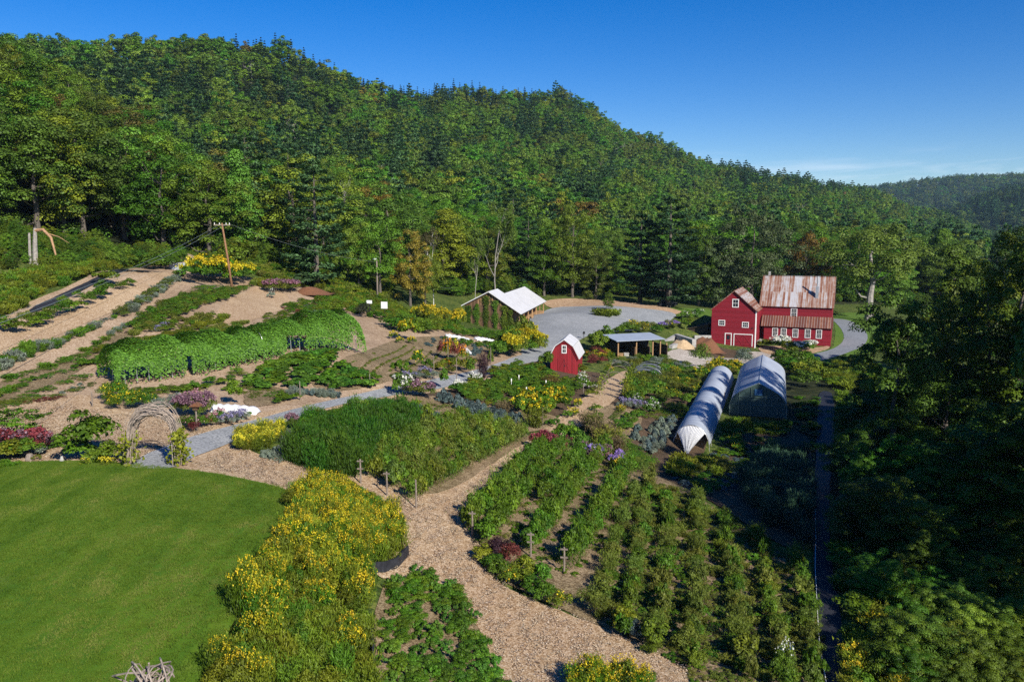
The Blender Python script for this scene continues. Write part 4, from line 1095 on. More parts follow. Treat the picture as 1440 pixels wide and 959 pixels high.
heap('sand_heap', 958, 489, 5.0, 1.3, 'sand', 'tan heap of sand between the concrete block walls', 4, 1)
heap('mulch_heap', 990, 493, 6.5, 2.2, 'mulch', 'tall red brown mulch heap left of the red gabled barn', 7, 2)
heap('mulch_heap', 436, 413, 6.5, .9, 'mulch', 'low orange brown mulch mound under the big pine', 5, 5)
heap('compost_heap', 267, 374, 5.5, 1.6, 'straw', 'tan compost heap at the top of the garden', 6, 3)

# ------------------------------------------------------------------ greenhouse and tunnel
def arch_profile(w, h, n=16, side=1.2, peak=.0):
    P = []
    for i in range(n + 1):
        a = math.pi * i / n; x = -math.cos(a); z = math.sin(a)
        P.append((x * w / 2 * (1 + .06 * math.sin(a * 2) ** 2), h * (z ** .8)))
    return P
def greenhouse():
    d = 84.0; x = (1072 - 720) / F * d * 1.0; b = empty('greenhouse', (26.6, 84.5, -6.75), -R(18.4), 'gabled plastic greenhouse with pale film tinted with shade blue and front panel darkened as shade', 'greenhouse')
    W, D = 5.9, 22.5; h = W / 2
    half = [(h, 0), (h + .03, .9), (h - .02, 1.3), (h - .12, 1.65), (h - .30, 1.98), (h - .56, 2.28), (h - .95, 2.58), (h - 1.6, 2.96), (h - 2.3, 3.33)]
    prof = [(-x, z) for x, z in half] + [(0, 3.66)] + half[::-1]
    def skin(pf, y0, y1, seg):
        me = MB(); ys = np.linspace(y0, y1, seg + 1)
        for y in ys: me.v += [(p[0], y, p[1]) for p in pf]
        n = len(pf)
        for j in range(seg):
            for i in range(n - 1): me.f.append((j*n + i, j*n + i + 1, (j+1)*n + i + 1, (j+1)*n + i)); me.mi.append(0)
        return me
    skin(prof, 0, D, 18).build('film_cover', M['film'], b, True)
    for nm, y in (('front_panel', .02), ('back_panel', D - .02)): MB().quad(*[(p[0] * .985, y, p[1] * .985) for p in prof]).build(nm, M['film_end'], b)  # dark end panels: the shade of the front gable is put into their colour
    fr = MB(); pp = [(p[0], -.03, p[1]) for p in prof]; fr.tube(pp, .05, 6)
    for xx in (-2.0, -.75, .75, 2.0): fr.tube([(xx, -.04, 0), (xx, -.04, 3.55 - abs(xx) * .52)], .035, 4)
    fr.tube([(-h, -.045, 1.25), (h, -.045, 1.25)], .03, 4); fr.tube([(-h + .3, -.045, 2.1), (h - .3, -.045, 2.1)], .03, 4); fr.build('front_frame', M['film_end'] if False else M['metal_dim'], b)
    MB().box(-.4, .4, -.08, -.01, 2.35, 3.0).build('vent_fan', M['film_blue'], b)
    for k in range(19): 
        y = D * k / 18
        MB().tube([(p[0] * .99, y, p[1] * .99) for p in prof], .03, 5).build('hoop', M['metal'], b)
    MB().tube([(0, -.1, 3.64), (0, D + .1, 3.64)], .05, 6).build('ridge_cap', M['metal'], b)
M['metal_dim'] = plain('dull_green_frame', (.10, .15, .13), .5, .1)
M['film_blue'] = plain('blue_vent', (.03, .10, .22), .4, .1)
greenhouse()
def tunnel():
    b = empty('row_tunnel', (16.6, 72.0, -7.05), -R(18.8), 'long white plastic hoop tunnel tied to a stake at its front', 'tunnel')
    W, Hh, D = 3.4, 2.35, 36.0; g = np.random.default_rng(8); seg = 108; n = 20; mb = MB()
    for j in range(seg + 1):
        y = D * j / seg; sag = .045 * math.cos(j * math.pi * 2 / 3) + g.normal(0, .012)
        for i in range(n + 1):
            a = math.pi * (.06 + .88 * i / n); mb.v.append((-math.cos(a) * (W / 2 + sag), y, .45 + (Hh - .45) * math.sin(a) ** .85 + sag - .45 * (1 - math.sin(a))))
    for j in range(seg):
        for i in range(n): mb.f.append((j*(n+1) + i, j*(n+1) + i + 1, (j+1)*(n+1) + i + 1, (j+1)*(n+1) + i)); mb.mi.append(0)
    mb.build('film_cover', M['film_tunnel'], b, True)
    for k in range(19):
        y = D * k / 18 + .01
        MB().tube([(-math.cos(a) * (W / 2 - .03), y, (.42 + (Hh - .42) * math.sin(a) ** .85 - .45 * (1 - math.sin(a))) * (1 if math.sin(a) > .05 else 1)) for a in np.linspace(0, math.pi, 15)], .025, 5).build('hoop', M['metal'], b)
    # front end gathered into pleats and tied down
    mb = MB(); m = 40
    tip = Vector((-.1, -3.0, .10))
    for i in range(m + 1):
        a = math.pi * (.22 + .56 * i / m); fold = .11 * (1 if i % 2 else -1)
        p = Vector((-math.cos(a) * W / 2 * .95, -.05, .35 + (Hh - .42) * math.sin(a) ** .85))
        for t in (0, .35, .7, 1.0):
            q = p.lerp(tip, t); mb.v.append((q.x + math.cos(i * .7) * .04 * t, q.y + fold * (1 - .55 * t), q.z + .10 * math.sin(t * math.pi)))
    for i in range(m):
        for j in range(3): mb.f.append((i*4 + j, i*4 + j + 1, (i+1)*4 + j + 1, (i+1)*4 + j)); mb.mi.append(0)
    mb.build('gathered_end', M['cover'], b)
    MB().tube([(-.15, -2.45, -.3), (-.15, -2.4, .45)], .035, 5).build('stake', M['post'], b)
tunnel()

# ------------------------------------------------------------------ willow arbors
def arbor(loc, rz, label, vine=True, H=3.0, W=2.5, D=1.0, seed=0):
    b = empty('willow_arbor', loc, rz, label, 'arbor'); g = np.random.default_rng(seed); mb = MB()
    for k in range(64):
        y = g.uniform(0, D); off = g.normal(0, .10); pts = []
        a0, a1 = (0, math.pi) if k < 44 else sorted(g.uniform(0, math.pi, 2))
        ph = g.uniform(0, 6); dy = g.normal(0, .18)
        for a in np.linspace(a0, a1, 16):
            r = 1 + off / (W / 2) + .035 * math.sin(a * 5 + ph); s = math.sin(a)
            pts.append((-math.cos(a) * W / 2 * r * (1 if s > .3 else 1), y + dy * math.sin(a * 3 + ph), (H - W / 2) * min(1, s * 2.2) * .55 + (s ** .75) * r * (H - (H - W / 2) * .55)))
        mb.tube(pts, [.012 + .012 * g.uniform(0, 1)] * 16, 5)
    mb.build('woven_arch', M['rods'], b)
    for sx in (-1, 1):
        q = MB()
        for yy in (0.05, D - .05): q.tube([(sx * W / 2, yy, -.3), (sx * W / 2 * 1.01, yy, H * .5)], .04, 6)
        q.box(sx * W/2 - .16, sx * W/2 + .16, -.05, D + .05, -.2, .25); q.build('side_frame', M['post'], b)
    if vine:
        n = 900; sx = np.where(g.uniform(0, 1, n) < .6, 1, -1); z = g.uniform(0, 1, n) ** .9 * np.where(sx > 0, 1.9, 1.75)
        P = np.stack([sx * (W / 2 + .05) + g.normal(0, .26, n) * (1.1 - .25 * z), D / 2 + g.normal(-.15, .45, n), z + .05], 1)
        link(bpy.data.objects.new('vine', np_mesh('vine', leaf_cards(g, P, rdir(g, n) + np.array([.3, -.5, .6]), .20, .75), 4, M['yellowgreen'], g.uniform(0, 1, n))), b)
    return b
pa = at_depth(214, 655, 42.3); arbor((pa[0], pa[1], gz(pa[0], pa[1])), R(8), 'woven willow arch with vines over the gravel path at the lawn edge', True, 3.0, 2.55, 1.1, 2)
pb = at_depth(232, 940, 16.4); arbor((pb[0], pb[1], pb[2] - 3.25), R(112), 'top of a second willow arch at the bottom of the lawn', False, 3.0, 1.9, .7, 5)

# ------------------------------------------------------------------ poles and cables
def pole(u, v, vt, label, arm=True, mat='polewood', lean=(0, 0)):
    p = gp(u, v); H = (v - vt) * p[1] / F * 1.01; b = empty('utility_pole', p, R(20), label, 'pole')
    MB().tube([(0, 0, -.5), (lean[0] * .5, lean[1] * .5, H / 2), (lean[0], lean[1], H)], [.17, .14, .10], 8).build('post', M[mat], b, True)
    if arm:
        MB().box(lean[0] - 1.0, lean[0] + 1.0, -.06, .06, H - .30, H - .16).build('crossarm', M['post'], b)
        for x in (-.9, -.3, .5, .9): MB().tube([(lean[0] + x, 0, H - .17), (lean[0] + x, 0, H + .06)], [.05, .035], 6).build('insulator', M['white'], b)
    return p, H
p1, H1 = pole(328, 411, 316, 'leaning brown utility pole with crossarm above the garden rows', True, 'polewood', (-1.0, 0))
p2, H2 = pole(439, 376, 345, 'short orange brown pole stub beside the big pine', False)
p3, H3 = pole(531, 424, 366, 'pale grey pole with lamp at the dark wood edge', False, 'post')
MB_l = MB(); MB_l.box(-.25, .25, -.2, .2, 0, .25); o = MB_l.build('yard_lamp', M['white']); o.location = (p3[0] - .3, p3[1], p3[2] + H3); tag(o, 'small white lamp on the grey pole at the wood edge', 'lamp')
def cable(a, b, sag, label, r=.03, mat='wire'):
    a, b = Vector(a), Vector(b); pts = []
    for i in range(25): t = i / 24; q = a.lerp(b, t); q.z -= 4 * sag * t * (1 - t); pts.append(q)
    return tag(MB().tube(pts, r * .62, 5).build('power_cable', M[mat]), label, 'cable')
top = Vector((p1[0] - 1.0, p1[1], p1[2] + H1))
cable(top + Vector((.2, 0, -2.6)), at_depth(-60, 563, 34), .4, 'thick black cable running from the leaning pole down to the left edge', .024)
cable(top + Vector((-.3, 0, -.1)), at_depth(-60, 468, 38), .6, 'upper pale cable above the left hillside', .016, 'wire_pale')
cable(top + Vector((.5, 0, -.1)), at_depth(-60, 476, 37), .6, 'second pale cable just below the upper one on the left', .016, 'wire_pale')
cable(top + Vector((.0, 0, -1.6)), at_depth(-60, 520, 36), .5, 'thin dark cable between the pale cables and the thick one', .013)
cable(top + Vector((.9, 0, -.1)), Vector((p3[0], p3[1], p3[2] + H3 - .4)), .7, 'thin pale cable from the pole crossarm to the lamp pole', .016, 'wire_pale')
q = gp(640, 432); cable(Vector((p3[0], p3[1], p3[2] + H3 - 1.2)), (q[0], q[1], q[2] + 3.5), .8, 'thin pale cable from the lamp pole towards the timber barn', .014, 'wire_pale')

# ------------------------------------------------------------------ small things
def wood_post(u, v, h, label, arms=0, r=.055, mat='post', cat='post', group=None, name='trellis_post', off=(0, 0, 0)):
    p = gp(u, v)
    if name == 'trellis_post': POSTS.append(p)
    b = empty(name, p, R(-8), label, cat, group); MB().tube([(0, 0, -.3), (.02, 0, h * .5), (0, .02, h)], [r, r * .9, r * .8], 6).build('stake', M[mat], b)
    for k in range(arms): MB().box(-.19, .19, -.035, .035, h * (.92 - .30 * k) - .035, h * (.92 - .30 * k) + .035).build('crossarm', M[mat], b)
    return b
TP = 'trellis posts of the berry rows'
for u, v, h, n, l in ((507, 681, 1.55, 2, 'grey post with two crossarms at the front of the left berry block'), (544, 698, 1.5, 1, 'grey post with one crossarm between two others of the left berry block'), (585, 716, 1.75, 0, 'plain grey post at the front tip of the left berry block'),
        (664, 756, 1.5, 1, 'grey post at the path side corner of the right berry block'), (746, 784, 1.4, 2, 'grey post with two crossarms behind the reddish shrub'), (793, 807, 1.45, 2, 'grey post with two crossarms at the bare row gap'), ):
    wood_post(u, v, h, l, n, .06, 'post', 'post', TP)
for u, v, h, l in ((130, 573, 1.1, 'lone weathered post beside the yellow daisy bed'), (422, 563, 1.5, 'grey wooden post in the squash bed by the gravel path'), (520, 545, 1.2, 'thin grey post at the right end of the squash bed'), (763, 600, 1.7, 'pale bamboo stake beside the feathery clump'), (700, 622, .8, 'short white stake in the berry block'), (820, 558, 1.4, 'thin pale stake by the white flowers'), (1018, 570, 1.6, 'thin stake beside the hoop tunnel')):
    wood_post(u, v, h, l, 0, .045, 'post', 'post', None, 'garden_stake')
def feeder():
    p = gp(277, 607); b = empty('bird_feeder', p, 0, 'wooden bird feeder with flat copper roof on a post by the arch', 'bird feeder')
    MB().tube([(0, 0, -.3), (0, 0, 1.45)], .055, 6).build('post', M['post'], b); MB().box(-.16, .16, -.16, .16, 1.45, 1.7).build('house', M['barnwood'], b)
    MB().prism([(-.36, 1.7), (.36, 1.7), (0, 1.92)], -.32, .32).build('roof', M['mulch'], b)
feeder()
for u, v, w, h, l, n in ((541, 449, .95, .95, 'larger white notice board on a dark post by the wood edge', 1.5), (520, 445, .8, .45, 'smaller white notice board on a dark post by the wood edge', 1.8)):
    p = gp(u, v); b = empty('notice_board', p, R(-15), l, 'sign'); MB().tube([(0, 0, -.3), (0, 0, n)], .06, 5).build('post', M['dark'], b); MB().box(-w/2, w/2, -.09, -.04, n, n + h).build('board', M['white'], b)
def cold_frame():
    p = gp(262, 382); b = empty('cold_frame', p, R(6), 'pale blue glazed cold frame standing before the tan compost heap', 'cold frame')
    MB().box(-2.2, 2.2, 0, .1, 0, 1.2).build('panel', M['roof_blue'], b)
    for x in (-2.3, -.05, 2.2): MB().box(x, x + .12, -.06, .0, -.2, 1.6).build('post', M['post'], b)
    MB().box(-2.3, -2.18, .1, 2.2, -.2, 1.2).build('side', M['post'], b)
cold_frame()
def low_tunnel(px, w, h, label, seed=0):
    P = gps(px)[:, :2]; g = np.random.default_rng(seed); D = []
    for i in range(len(P) - 1):
        for t in np.linspace(0, 1, 12, endpoint=False): D.append(P[i] * (1 - t) + P[i + 1] * t)
    D = np.array(D + [P[-1]]); T = unit(np.gradient(D, axis=0)); Nn = np.stack([-T[:, 1], T[:, 0]], 1); mb = MB(); n = 8
    for k, (d, nn) in enumerate(zip(D, Nn)):
        z = gz(d[0], d[1]); e = 1 if 0 < k < len(D) - 1 else .3
        for i in range(n + 1):
            a = math.pi * i / n; j = g.normal(0, .03); x = d + nn * (-math.cos(a)) * (w / 2 + j); mb.v.append((x[0], x[1], z - .03 + max(0, math.sin(a)) * h * e * (1 + .10 * math.cos(k * 1.5)) + j * .5))
    for k in range(len(D) - 1):
        for i in range(n): mb.f.append((k*(n+1)+i, k*(n+1)+i+1, (k+1)*(n+1)+i+1, (k+1)*(n+1)+i)); mb.mi.append(0)
    return tag(mb.build('row_cover', M['cover'], None, True), label, 'row cover')
low_tunnel([(297, 577), (330, 578), (364, 582)], 1.1, .5, 'white fleece row cover beside the lavender by the gravel path', 1)
low_tunnel([(626, 474), (645, 477), (662, 482)], 1.1, .5, 'left white row cover before the timber barn', 2)
low_tunnel([(668, 478), (684, 480), (696, 483)], 1.1, .5, 'right white row cover before the timber barn', 3)
low_tunnel([(652, 491), (660, 499)], 1.0, .35, 'small pale fleece patch beside the red amaranth', 4)
def rock(u, v, s, label, mat='stone', seed=0):
    p = gp(u, v); bm = bmesh.new(); bmesh.ops.create_icosphere(bm, subdivisions=3, radius=1); g = np.random.default_rng(seed); ph = g.uniform(0, 6, 6)
    for q in bm.verts:
        c = q.co; k = 1 + .16 * math.sin(c.x * 3 + ph[0]) + .14 * math.sin(c.y * 3.5 + ph[1]) + .1 * math.sin(c.z * 5 + ph[2]); q.co = Vector((c.x * s[0] * k, c.y * s[1] * k, c.z * s[2] * k + s[2] * .6))
    me = bpy.data.meshes.new('boulder'); bm.to_mesh(me); bm.free(); me.materials.append(M[mat]); o = link(bpy.data.objects.new('boulder', me)); o.location = p; o.rotation_euler = (0, 0, ph[3]); return tag(o, label, 'boulder')
rock(901, 548, (.95, .45, .32), 'long flat grey boulder in the herb garden', 'stone', 1); rock(911, 543, (.5, .4, .32), 'rounded grey boulder behind the long flat one', 'stone', 2); rock(892, 543, (.3, .3, .25), 'small dark boulder left of the long flat one', 'stone', 3)
rock(83, 627, (.2, .15, .3), 'upright white stone at the end of the grass tuft', 'white', 4); rock(42, 648, (.22, .2, .3), 'small brown stump at the lawn edge', 'post', 5); rock(87, 650, (.12, .12, .22), 'small pale marker stone at the lawn edge', 'stone', 6)
def hut_bench():
    p = gp(755, 521); b = empty('bench', p, R(-11), 'low grey bench in the shade left of the red shed', 'bench')
    MB().box(-.8, .8, -.25, .25, .40, .47).build('seat', M['post'], b)
    for x in (-.65, .6): MB().box(x, x + .08, -.22, .22, -.1, .40).build('leg', M['post'], b)
hut_bench()
def parked_car():
    p = gp(938, 431); b = empty('parked_car', p, R(8), 'dark car parked in deep shade at the far end of the lot', 'car', None, 1.0)
    body = MB(); body.prism([(-2.2, .35), (2.2, .35), (2.25, .75), (1.9, .95), (1.0, 1.02), (.45, 1.45), (-1.3, 1.48), (-1.95, 1.0), (-2.2, .9)], -.85, .85); body.build('body', M['car'], b)
    q = MB(); q.prism([(.9, 1.03), (.42, 1.40), (-1.25, 1.42), (-1.7, 1.03)], -.87, -.855); q.build('window', M['glass'], b)
    for x in (-1.4, 1.4):
        for y in (-.88, .70): MB().tube([(x, y, .33), (x, y + .2, .33)], .33, 14).build('wheel', M['dark'], b)
M['car'] = plain('dark_blue_car_paint', (.03, .035, .05), .25, .1, spec=.6)
parked_car()
def lamp_post(u, v, vt, label):
    p = gp(u, v); H = (v - vt) * p[1] / F; b = empty('lamp_post', p, 0, label, 'lamp'); MB().tube([(0, 0, -.2), (0, 0, H - .4)], .05, 6).build('post', M['dark'], b); MB().prism([(-.2, H - .4), (.2, H - .4), (.14, H), (-.14, H)], -.16, .16).build('lantern', M['dark'], b)
lamp_post(821, 477, 466, 'black lantern post at the near edge of the parking lot'); lamp_post(889, 466, 454, 'black lantern post above the open shed roof')
# power of place: wires on the black ground fabric by the wood, pegged down
def peg_line():
    P = gps([(1146, 720), (1147, 760), (1146, 800), (1148, 840), (1150, 880), (1152, 910), (1158, 945)]); pts = [Vector(p) + Vector((0, 0, .2)) for p in P]; pts.append(pts[-1] + (pts[-1] - pts[-2]))
    tag(MB().tube(pts, .018, 5).build('irrigation_hose', M['white']), 'thin white hose running along the black ground fabric by the wood', 'hose')
peg_line()
def boards(px, h, label):
    P = gps(px); mb = MB(); pts = [Vector(p) for p in P]
    for a, b in zip(pts[:-1], pts[1:]):
        d = (b - a); n = Vector((-d.y, d.x, 0)).normalized() * .04
        i = len(mb.v)
        for q in (a - n, b - n, b + n, a + n): mb.v.append((q.x, q.y, q.z - .2))
        for q in (a - n, b - n, b + n, a + n): mb.v.append((q.x, q.y, q.z + h))
        for f in ((0,3,2,1),(4,5,6,7),(0,1,5,4),(1,2,6,5),(2,3,7,6),(3,0,4,7)): mb.f.append(tuple(i + k for k in f)); mb.mi.append(0)
    return tag(mb.build('bed_edging', M['fabric']), label, 'edging')
boards([(520, 806), (540, 806), (558, 800), (574, 782)], .55, 'black fabric edging at the corner of the goldenrod bed')
boards([(527, 975), (525, 930), (522, 885)], .6, 'black fabric edging between the goldenrod and the leafy bed')
# ------------------------------------------------------------------ sheets on the ground
drape('bare_slope', [(-60,640),(-60,455),(40,425),(110,398),(180,376),(250,374),(330,388),(400,398),(450,408),(480,425),(530,436),(590,452),(640,466),(700,478),(740,492),(758,502),(720,512),(640,534),(560,552),(500,566),(440,576),(370,590),(300,604),(230,625),(190,648),(100,648),(0,655)], .03, M['chips_old'], 1.3, 2, .05)
drape('wood_chip_yard', [(-60,660),(-60,576),(0,572),(70,562),(130,553),(150,578),(240,586),(330,586),(420,574),(520,556),(600,542),(680,522),(735,508),(760,504),(735,515),(650,545),(560,560),(470,576),(400,592),(340,612),(350,640),(420,645),(500,672),(470,720),(410,720),(400,690),(330,676),(250,664),(190,655),(100,652)], .055, M['chips'], 1.0, 2, .04)
drape('wood_chip_path', [(560,690),(620,700),(690,655),(735,625),(770,600),(800,575),(830,555),(850,538),(868,525),(885,520),(880,540),(872,556),(850,580),(825,600),(800,606),(770,622),(745,640),(700,690),(665,720),(660,770),(690,815),(760,850),(840,880),(930,920),(990,965),(1000,1010),(680,1010),(700,960),(680,890),(640,835),(590,806),(560,815),(530,815),(530,790),(565,775),(570,740),(540,705),(500,680),(480,668),(520,662)], .07, M['chips'], .8, 2, .04)
drape('chip_lane', [(-60,545),(-60,490),(0,470),(60,452),(130,425),(200,392),(250,380),(262,388),(225,405),(175,432),(120,455),(60,480),(0,515)], .06, M['chips'], 1.0, 2, .06)
drape('chip_lane', [(290,462),(310,430),(345,410),(372,398),(412,420),(400,436),(360,450),(320,466)], .06, M['chips'], 1.0, 2, .06)
drape('soil_lane', [(-60,600),(-60,550),(0,540),(90,505),(160,470),(210,440),(250,415),(270,405),(300,400),(300,410),(255,432),(215,455),(180,480),(140,505),(80,540),(20,570)], .065, M['soil'], 1.0, 2, .08)
drape('soil_plot', [(425,540),(500,500),(520,492),(545,480),(580,474),(640,474),(660,480),(690,490),(700,500),(650,515),(610,530),(560,535),(520,545),(470,553)], .065, M['soil'], 1.0, 2, .05)
drape('soil_plot', [(340,560),(360,540),(400,548),(420,556),(400,566),(350,576)], .08, M['soil'], 1.0, 2, .05)
drape('soil_plot', [(580,556),(650,560),(730,578),(790,585),(770,604),(720,612),(650,600),(590,590),(540,578),(520,568)], .075, M['soil'], .9, 2, .05)
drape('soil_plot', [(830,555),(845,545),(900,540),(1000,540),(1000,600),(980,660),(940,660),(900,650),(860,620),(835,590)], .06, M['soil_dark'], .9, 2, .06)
drape('soil_plot', [(840,575),(870,568),(905,585),(900,600),(880,625),(862,612),(845,595)], .085, M['soil'], .8, 2, .05)
drape('soil_plot', [(650,755),(665,735),(730,650),(770,625),(880,640),(930,660),(1010,720),(1120,790),(1150,860),(1160,960),(1165,1010),(1010,1010),(960,940),(850,882),(770,850),(700,815),(665,780)], .05, M['soil'], .9, 2, .06)
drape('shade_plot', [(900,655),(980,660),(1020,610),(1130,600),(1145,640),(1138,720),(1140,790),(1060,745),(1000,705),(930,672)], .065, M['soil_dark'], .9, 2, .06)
drape('soil_plot', [(500,668),(600,600),(700,592),(748,612),(735,630),(690,660),(600,712),(540,706)], .05, M['soil'], .8, 2, .05)
drape('leafy_plot', [(530,815),(590,805),(640,830),(690,900),(710,1010),(525,1010)], .05, M['soil'], .8, 2, .05)
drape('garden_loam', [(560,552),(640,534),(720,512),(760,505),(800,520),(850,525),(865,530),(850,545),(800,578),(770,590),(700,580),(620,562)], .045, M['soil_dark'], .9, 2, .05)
drape('gravel_path', [(175,658),(205,640),(240,627),(265,617),(310,604),(360,592),(440,570),(540,548),(600,537),(640,527),(700,512),(725,502),(752,496),(768,500),(758,509),(735,513),(700,523),(640,543),(560,557),(500,566),(440,580),(360,610),(300,634),(270,645),(245,660),(210,662)], .10, M['gravel'], .8, 2, .025)
drape('parking_lot', [(730,502),(738,470),(742,452),(757,441),(777,432),(815,431),(890,434),(957,441),(940,455),(918,461),(880,468),(840,466),(815,478),(800,492),(778,502),(752,506)], .08, M['gravel'], 1.5, 2, .06)
drape('dirt_bank', [(760,424),(800,419),(880,424),(965,439),(957,444),(890,437),(815,434),(775,434)], .06, M['dirt_tan'], 1.5, 2, .1)
drape('yard', [(928,500),(945,492),(985,492),(1060,492),(1090,500),(1105,512),(1080,522),(1020,522),(960,516),(930,510)], .06, M['gravel_tan'], 1.2, 2, .08)
drape('bark_mulch_bed', [(985,494),(1005,486),(1025,492),(1060,496),(1055,503),(1010,504),(985,502)], .085, M['soil_dark'], 1.0, 2, .08)
drape('bark_mulch_bed', [(1062,488),(1100,486),(1150,490),(1165,486),(1168,490),(1140,499),(1110,502),(1075,498)], .075, M['dirt_tan'], 1.0, 2, .08)
drape('barn_lawn', [(1060,500),(1100,500),(1160,494),(1172,490),(1175,470),(1172,450),(1170,440),(1215,440),(1260,450),(1250,490),(1200,505),(1165,512),(1120,512)], .05, M['turf'], 1.3, 2, .1)
drape('barn_lawn', [(930,432),(1000,434),(1010,442),(990,448),(955,444)], .05, M['turf'], 1.3, 2, .1)
drape('driveway', [(1108,510),(1135,500),(1160,495),(1180,488),(1188,476),(1184,464),(1174,453),(1168,448),(1192,450),(1212,460),(1222,474),(1214,488),(1190,498),(1160,506),(1130,514)], .09, M['asphalt'], 1.2, 2, .04)
drape('lawn', [(-90,656),(0,652),(60,650),(130,649),(190,654),(260,662),(330,673),(385,684),(412,694),(425,715),(421,738),(402,765),(362,820),(325,880),(300,960),(290,1030),(-200,1030),(-200,656)], .09, M['lawn'], .9, 2, .0)
drape('ground_fabric', [(1150,560),(1155,550),(1172,552),(1174,600),(1171,640),(1166,700),(1166,760),(1174,820),(1184,880),(1194,965),(1200,1010),(1160,1010),(1152,920),(1149,850),(1144,790),(1141,720),(1148,640)], .085, M['fabric'], .7, 2, .03)
drape('ground_fabric', [(40,435),(85,415),(128,395),(150,384),(180,377),(182,381),(156,389),(133,401),(90,423),(46,443)], .09, M['fabric'], .6, 1, .03)

# ------------------------------------------------------------------ left hillside
G1 = [('bush','leaf'),('fine','dull'),('bush','berry')]
def shrubs(pts, name, label, cat, kinds, group=None):
    """(u, v foot, H, W) each"""
    out = []
    for i, q in enumerate(pts):
        k = kinds[i % len(kinds)]; lab = label[i] if isinstance(label, list) else label
        out.append(plant(name, gp(q[0], q[1]), q[2], q[3], lab, cat, k[0], k[1], *(k[2:] or (None, None)), group=group))
    return out
shrubs([(10,466,1.5,2.2),(25,470,1.4,2.0),(38,460,1.6,2.0),(60,458,1.5,2.2),(70,450,1.3,1.6),(85,446,1.7,2.0),(98,441,1.6,2.0),(112,436,1.2,1.5),(125,430,1.6,2.0),(140,423,1.6,2.0),(148,418,2.0,2.4),(172,408,1.0,2.0),(183,403,1.0,1.6),(110,420,1.0,1.0),(90,430,1.2,1.2),(50,462,1.2,1.6),(148,402,2.0,3.4)], 'young_shrub', 'young green shrub in the planted row along the black fabric strip', 'shrub', [('bush','leaf'),('bush','berry'),('fine','leaf')], 'young shrubs along the black fabric strip')
shrubs([(192,383,2.2,4.5),(207,382,2.0,4.0),(222,380,2.2,4.0),(236,379,2.4,4.0)], 'dark_shrub', 'dark green shrub in the row at the top of the chip lane', 'shrub', [('bush','dusk'),('fine','leaf')], 'dark shrubs at the top of the chip lane')
bed('meadow_bank', 'yellow green weeds and tall grass on the bank below the wood', [(-60,455),(-60,405),(20,392),(90,378),(150,368),(190,366),(235,364),(240,372),(180,376),(120,392),(60,412),(40,432),(0,450)], [('grass','yellowgreen'),('bush','olive'),('grass','leaf'),('fine','yellowgreen')], .95, 1.1, 1.2, 1)
bed('meadow_bank', 'rough grass and weeds between the pole and the big pine', [(330,380),(360,368),(440,372),(500,382),(560,400),(540,430),(480,424),(440,402),(380,396)], [('grass','yellowgreen'),('bush','olive'),('grass','khaki'),('fine','leaf')], 1.2, 1.1, 1.4, 2)
bed('weeds', 'mixed green weeds and perennials on the slope below the pine', [(440,425),(500,418),(560,432),(600,450),(640,458),(650,470),(600,468),(575,462),(545,452),(500,442),(460,440)], [('bush','leaf'),('fine','yellowgreen'),('bush','olive'),('grass','leaf')], 1.0, 1.0, 1.2, 3)
strip = lambda nm, lab, poly, kinds, sp, H, W, seed: bed(nm, lab, poly, kinds, sp, H, W, seed)
strip('grass_row', 'blue green grassy strip at the lower left edge', [(-40,528),(0,512),(30,497),(66,484),(70,492),(30,508),(0,524),(-40,545)], [('grass','grey'),('grass','leaf'),('bush','leaf')], .6, .8, .9, 4)
strip('grass_row', 'short green strip in the middle of the chip lane', [(70,488),(95,475),(135,460),(138,464),(110,476),(80,492)], [('grass','leaf'),('grass','grey'),('fine','leaf')], .6, .7, .8, 5)
strip('herb_row', 'long blue green herb row climbing to the compost heap', [(152,448),(180,447),(205,430),(228,412),(250,398),(258,390),(248,388),(228,402),(200,420),(170,440)], [('finemound','grey'),('grass','grey'),('fine','dull')], .62, .8, 1.0, 6)
strip('perennial_bed', 'mixed dark green perennial bed below the pole', [(180,462),(205,440),(230,425),(270,415),(300,412),(335,408),(340,416),(310,424),(280,436),(255,446),(225,458),(200,466)], [('bush','leaf'),('fine','dull'),('bush','berry'),('fine','khaki'),('bush','bright')], .72, .7, .95, 7)
strip('perennial_bed', 'brown and green herb patch left of the chip slope', [(178,470),(215,458),(240,450),(275,448),(295,444),(298,450),(268,462),(245,466),(205,468),(190,473)], [('fine','khaki'),('bush','leaf'),('finemound','purpleleaf'),('grass','khaki')], .72, .6, .9, 8)
strip('yellow_strip', 'yellow green herb strip above the bean tunnel', [(130,494),(165,490),(210,476),(270,464),(272,470),(230,480),(190,492),(140,499)], [('fine','yellowgreen'),('finemound','olive')], .6, .6, .9, 9)
strip('herb_row', 'short green row left of the yellow green strip', [(80,508),(105,503),(132,497),(134,501),(110,508),(82,512)], [('finemound','bright')], .6, .5, .8, 10)
strip('herb_row', 'long bright green row left of the bean tunnel', [(42,534),(75,525),(100,517),(145,502),(150,510),(110,522),(85,528),(50,539)], [('finemound','bright'),('bush','leaf')], .62, .55, .8, 11)
strip('herb_row', 'dark green row below the long bright one', [(67,542),(100,532),(122,528),(124,534),(95,542),(72,546)], [('finemound','khaki'),('finemound','leaf')], .6, .45, .8, 12)
strip('herb_row', 'pale cream edged row beside the bean tunnel end', [(82,551),(105,543),(130,538),(133,543),(110,551),(90,555)], [('smallros','grey'),('finemound','dull')], .5, .35, .6, 13)
strip('herb_row', 'tiny green patch left of the pale cream row', [(57,545),(70,545),(72,551),(62,552)], [('finemound','bright')], .5, .4, .7, 14)
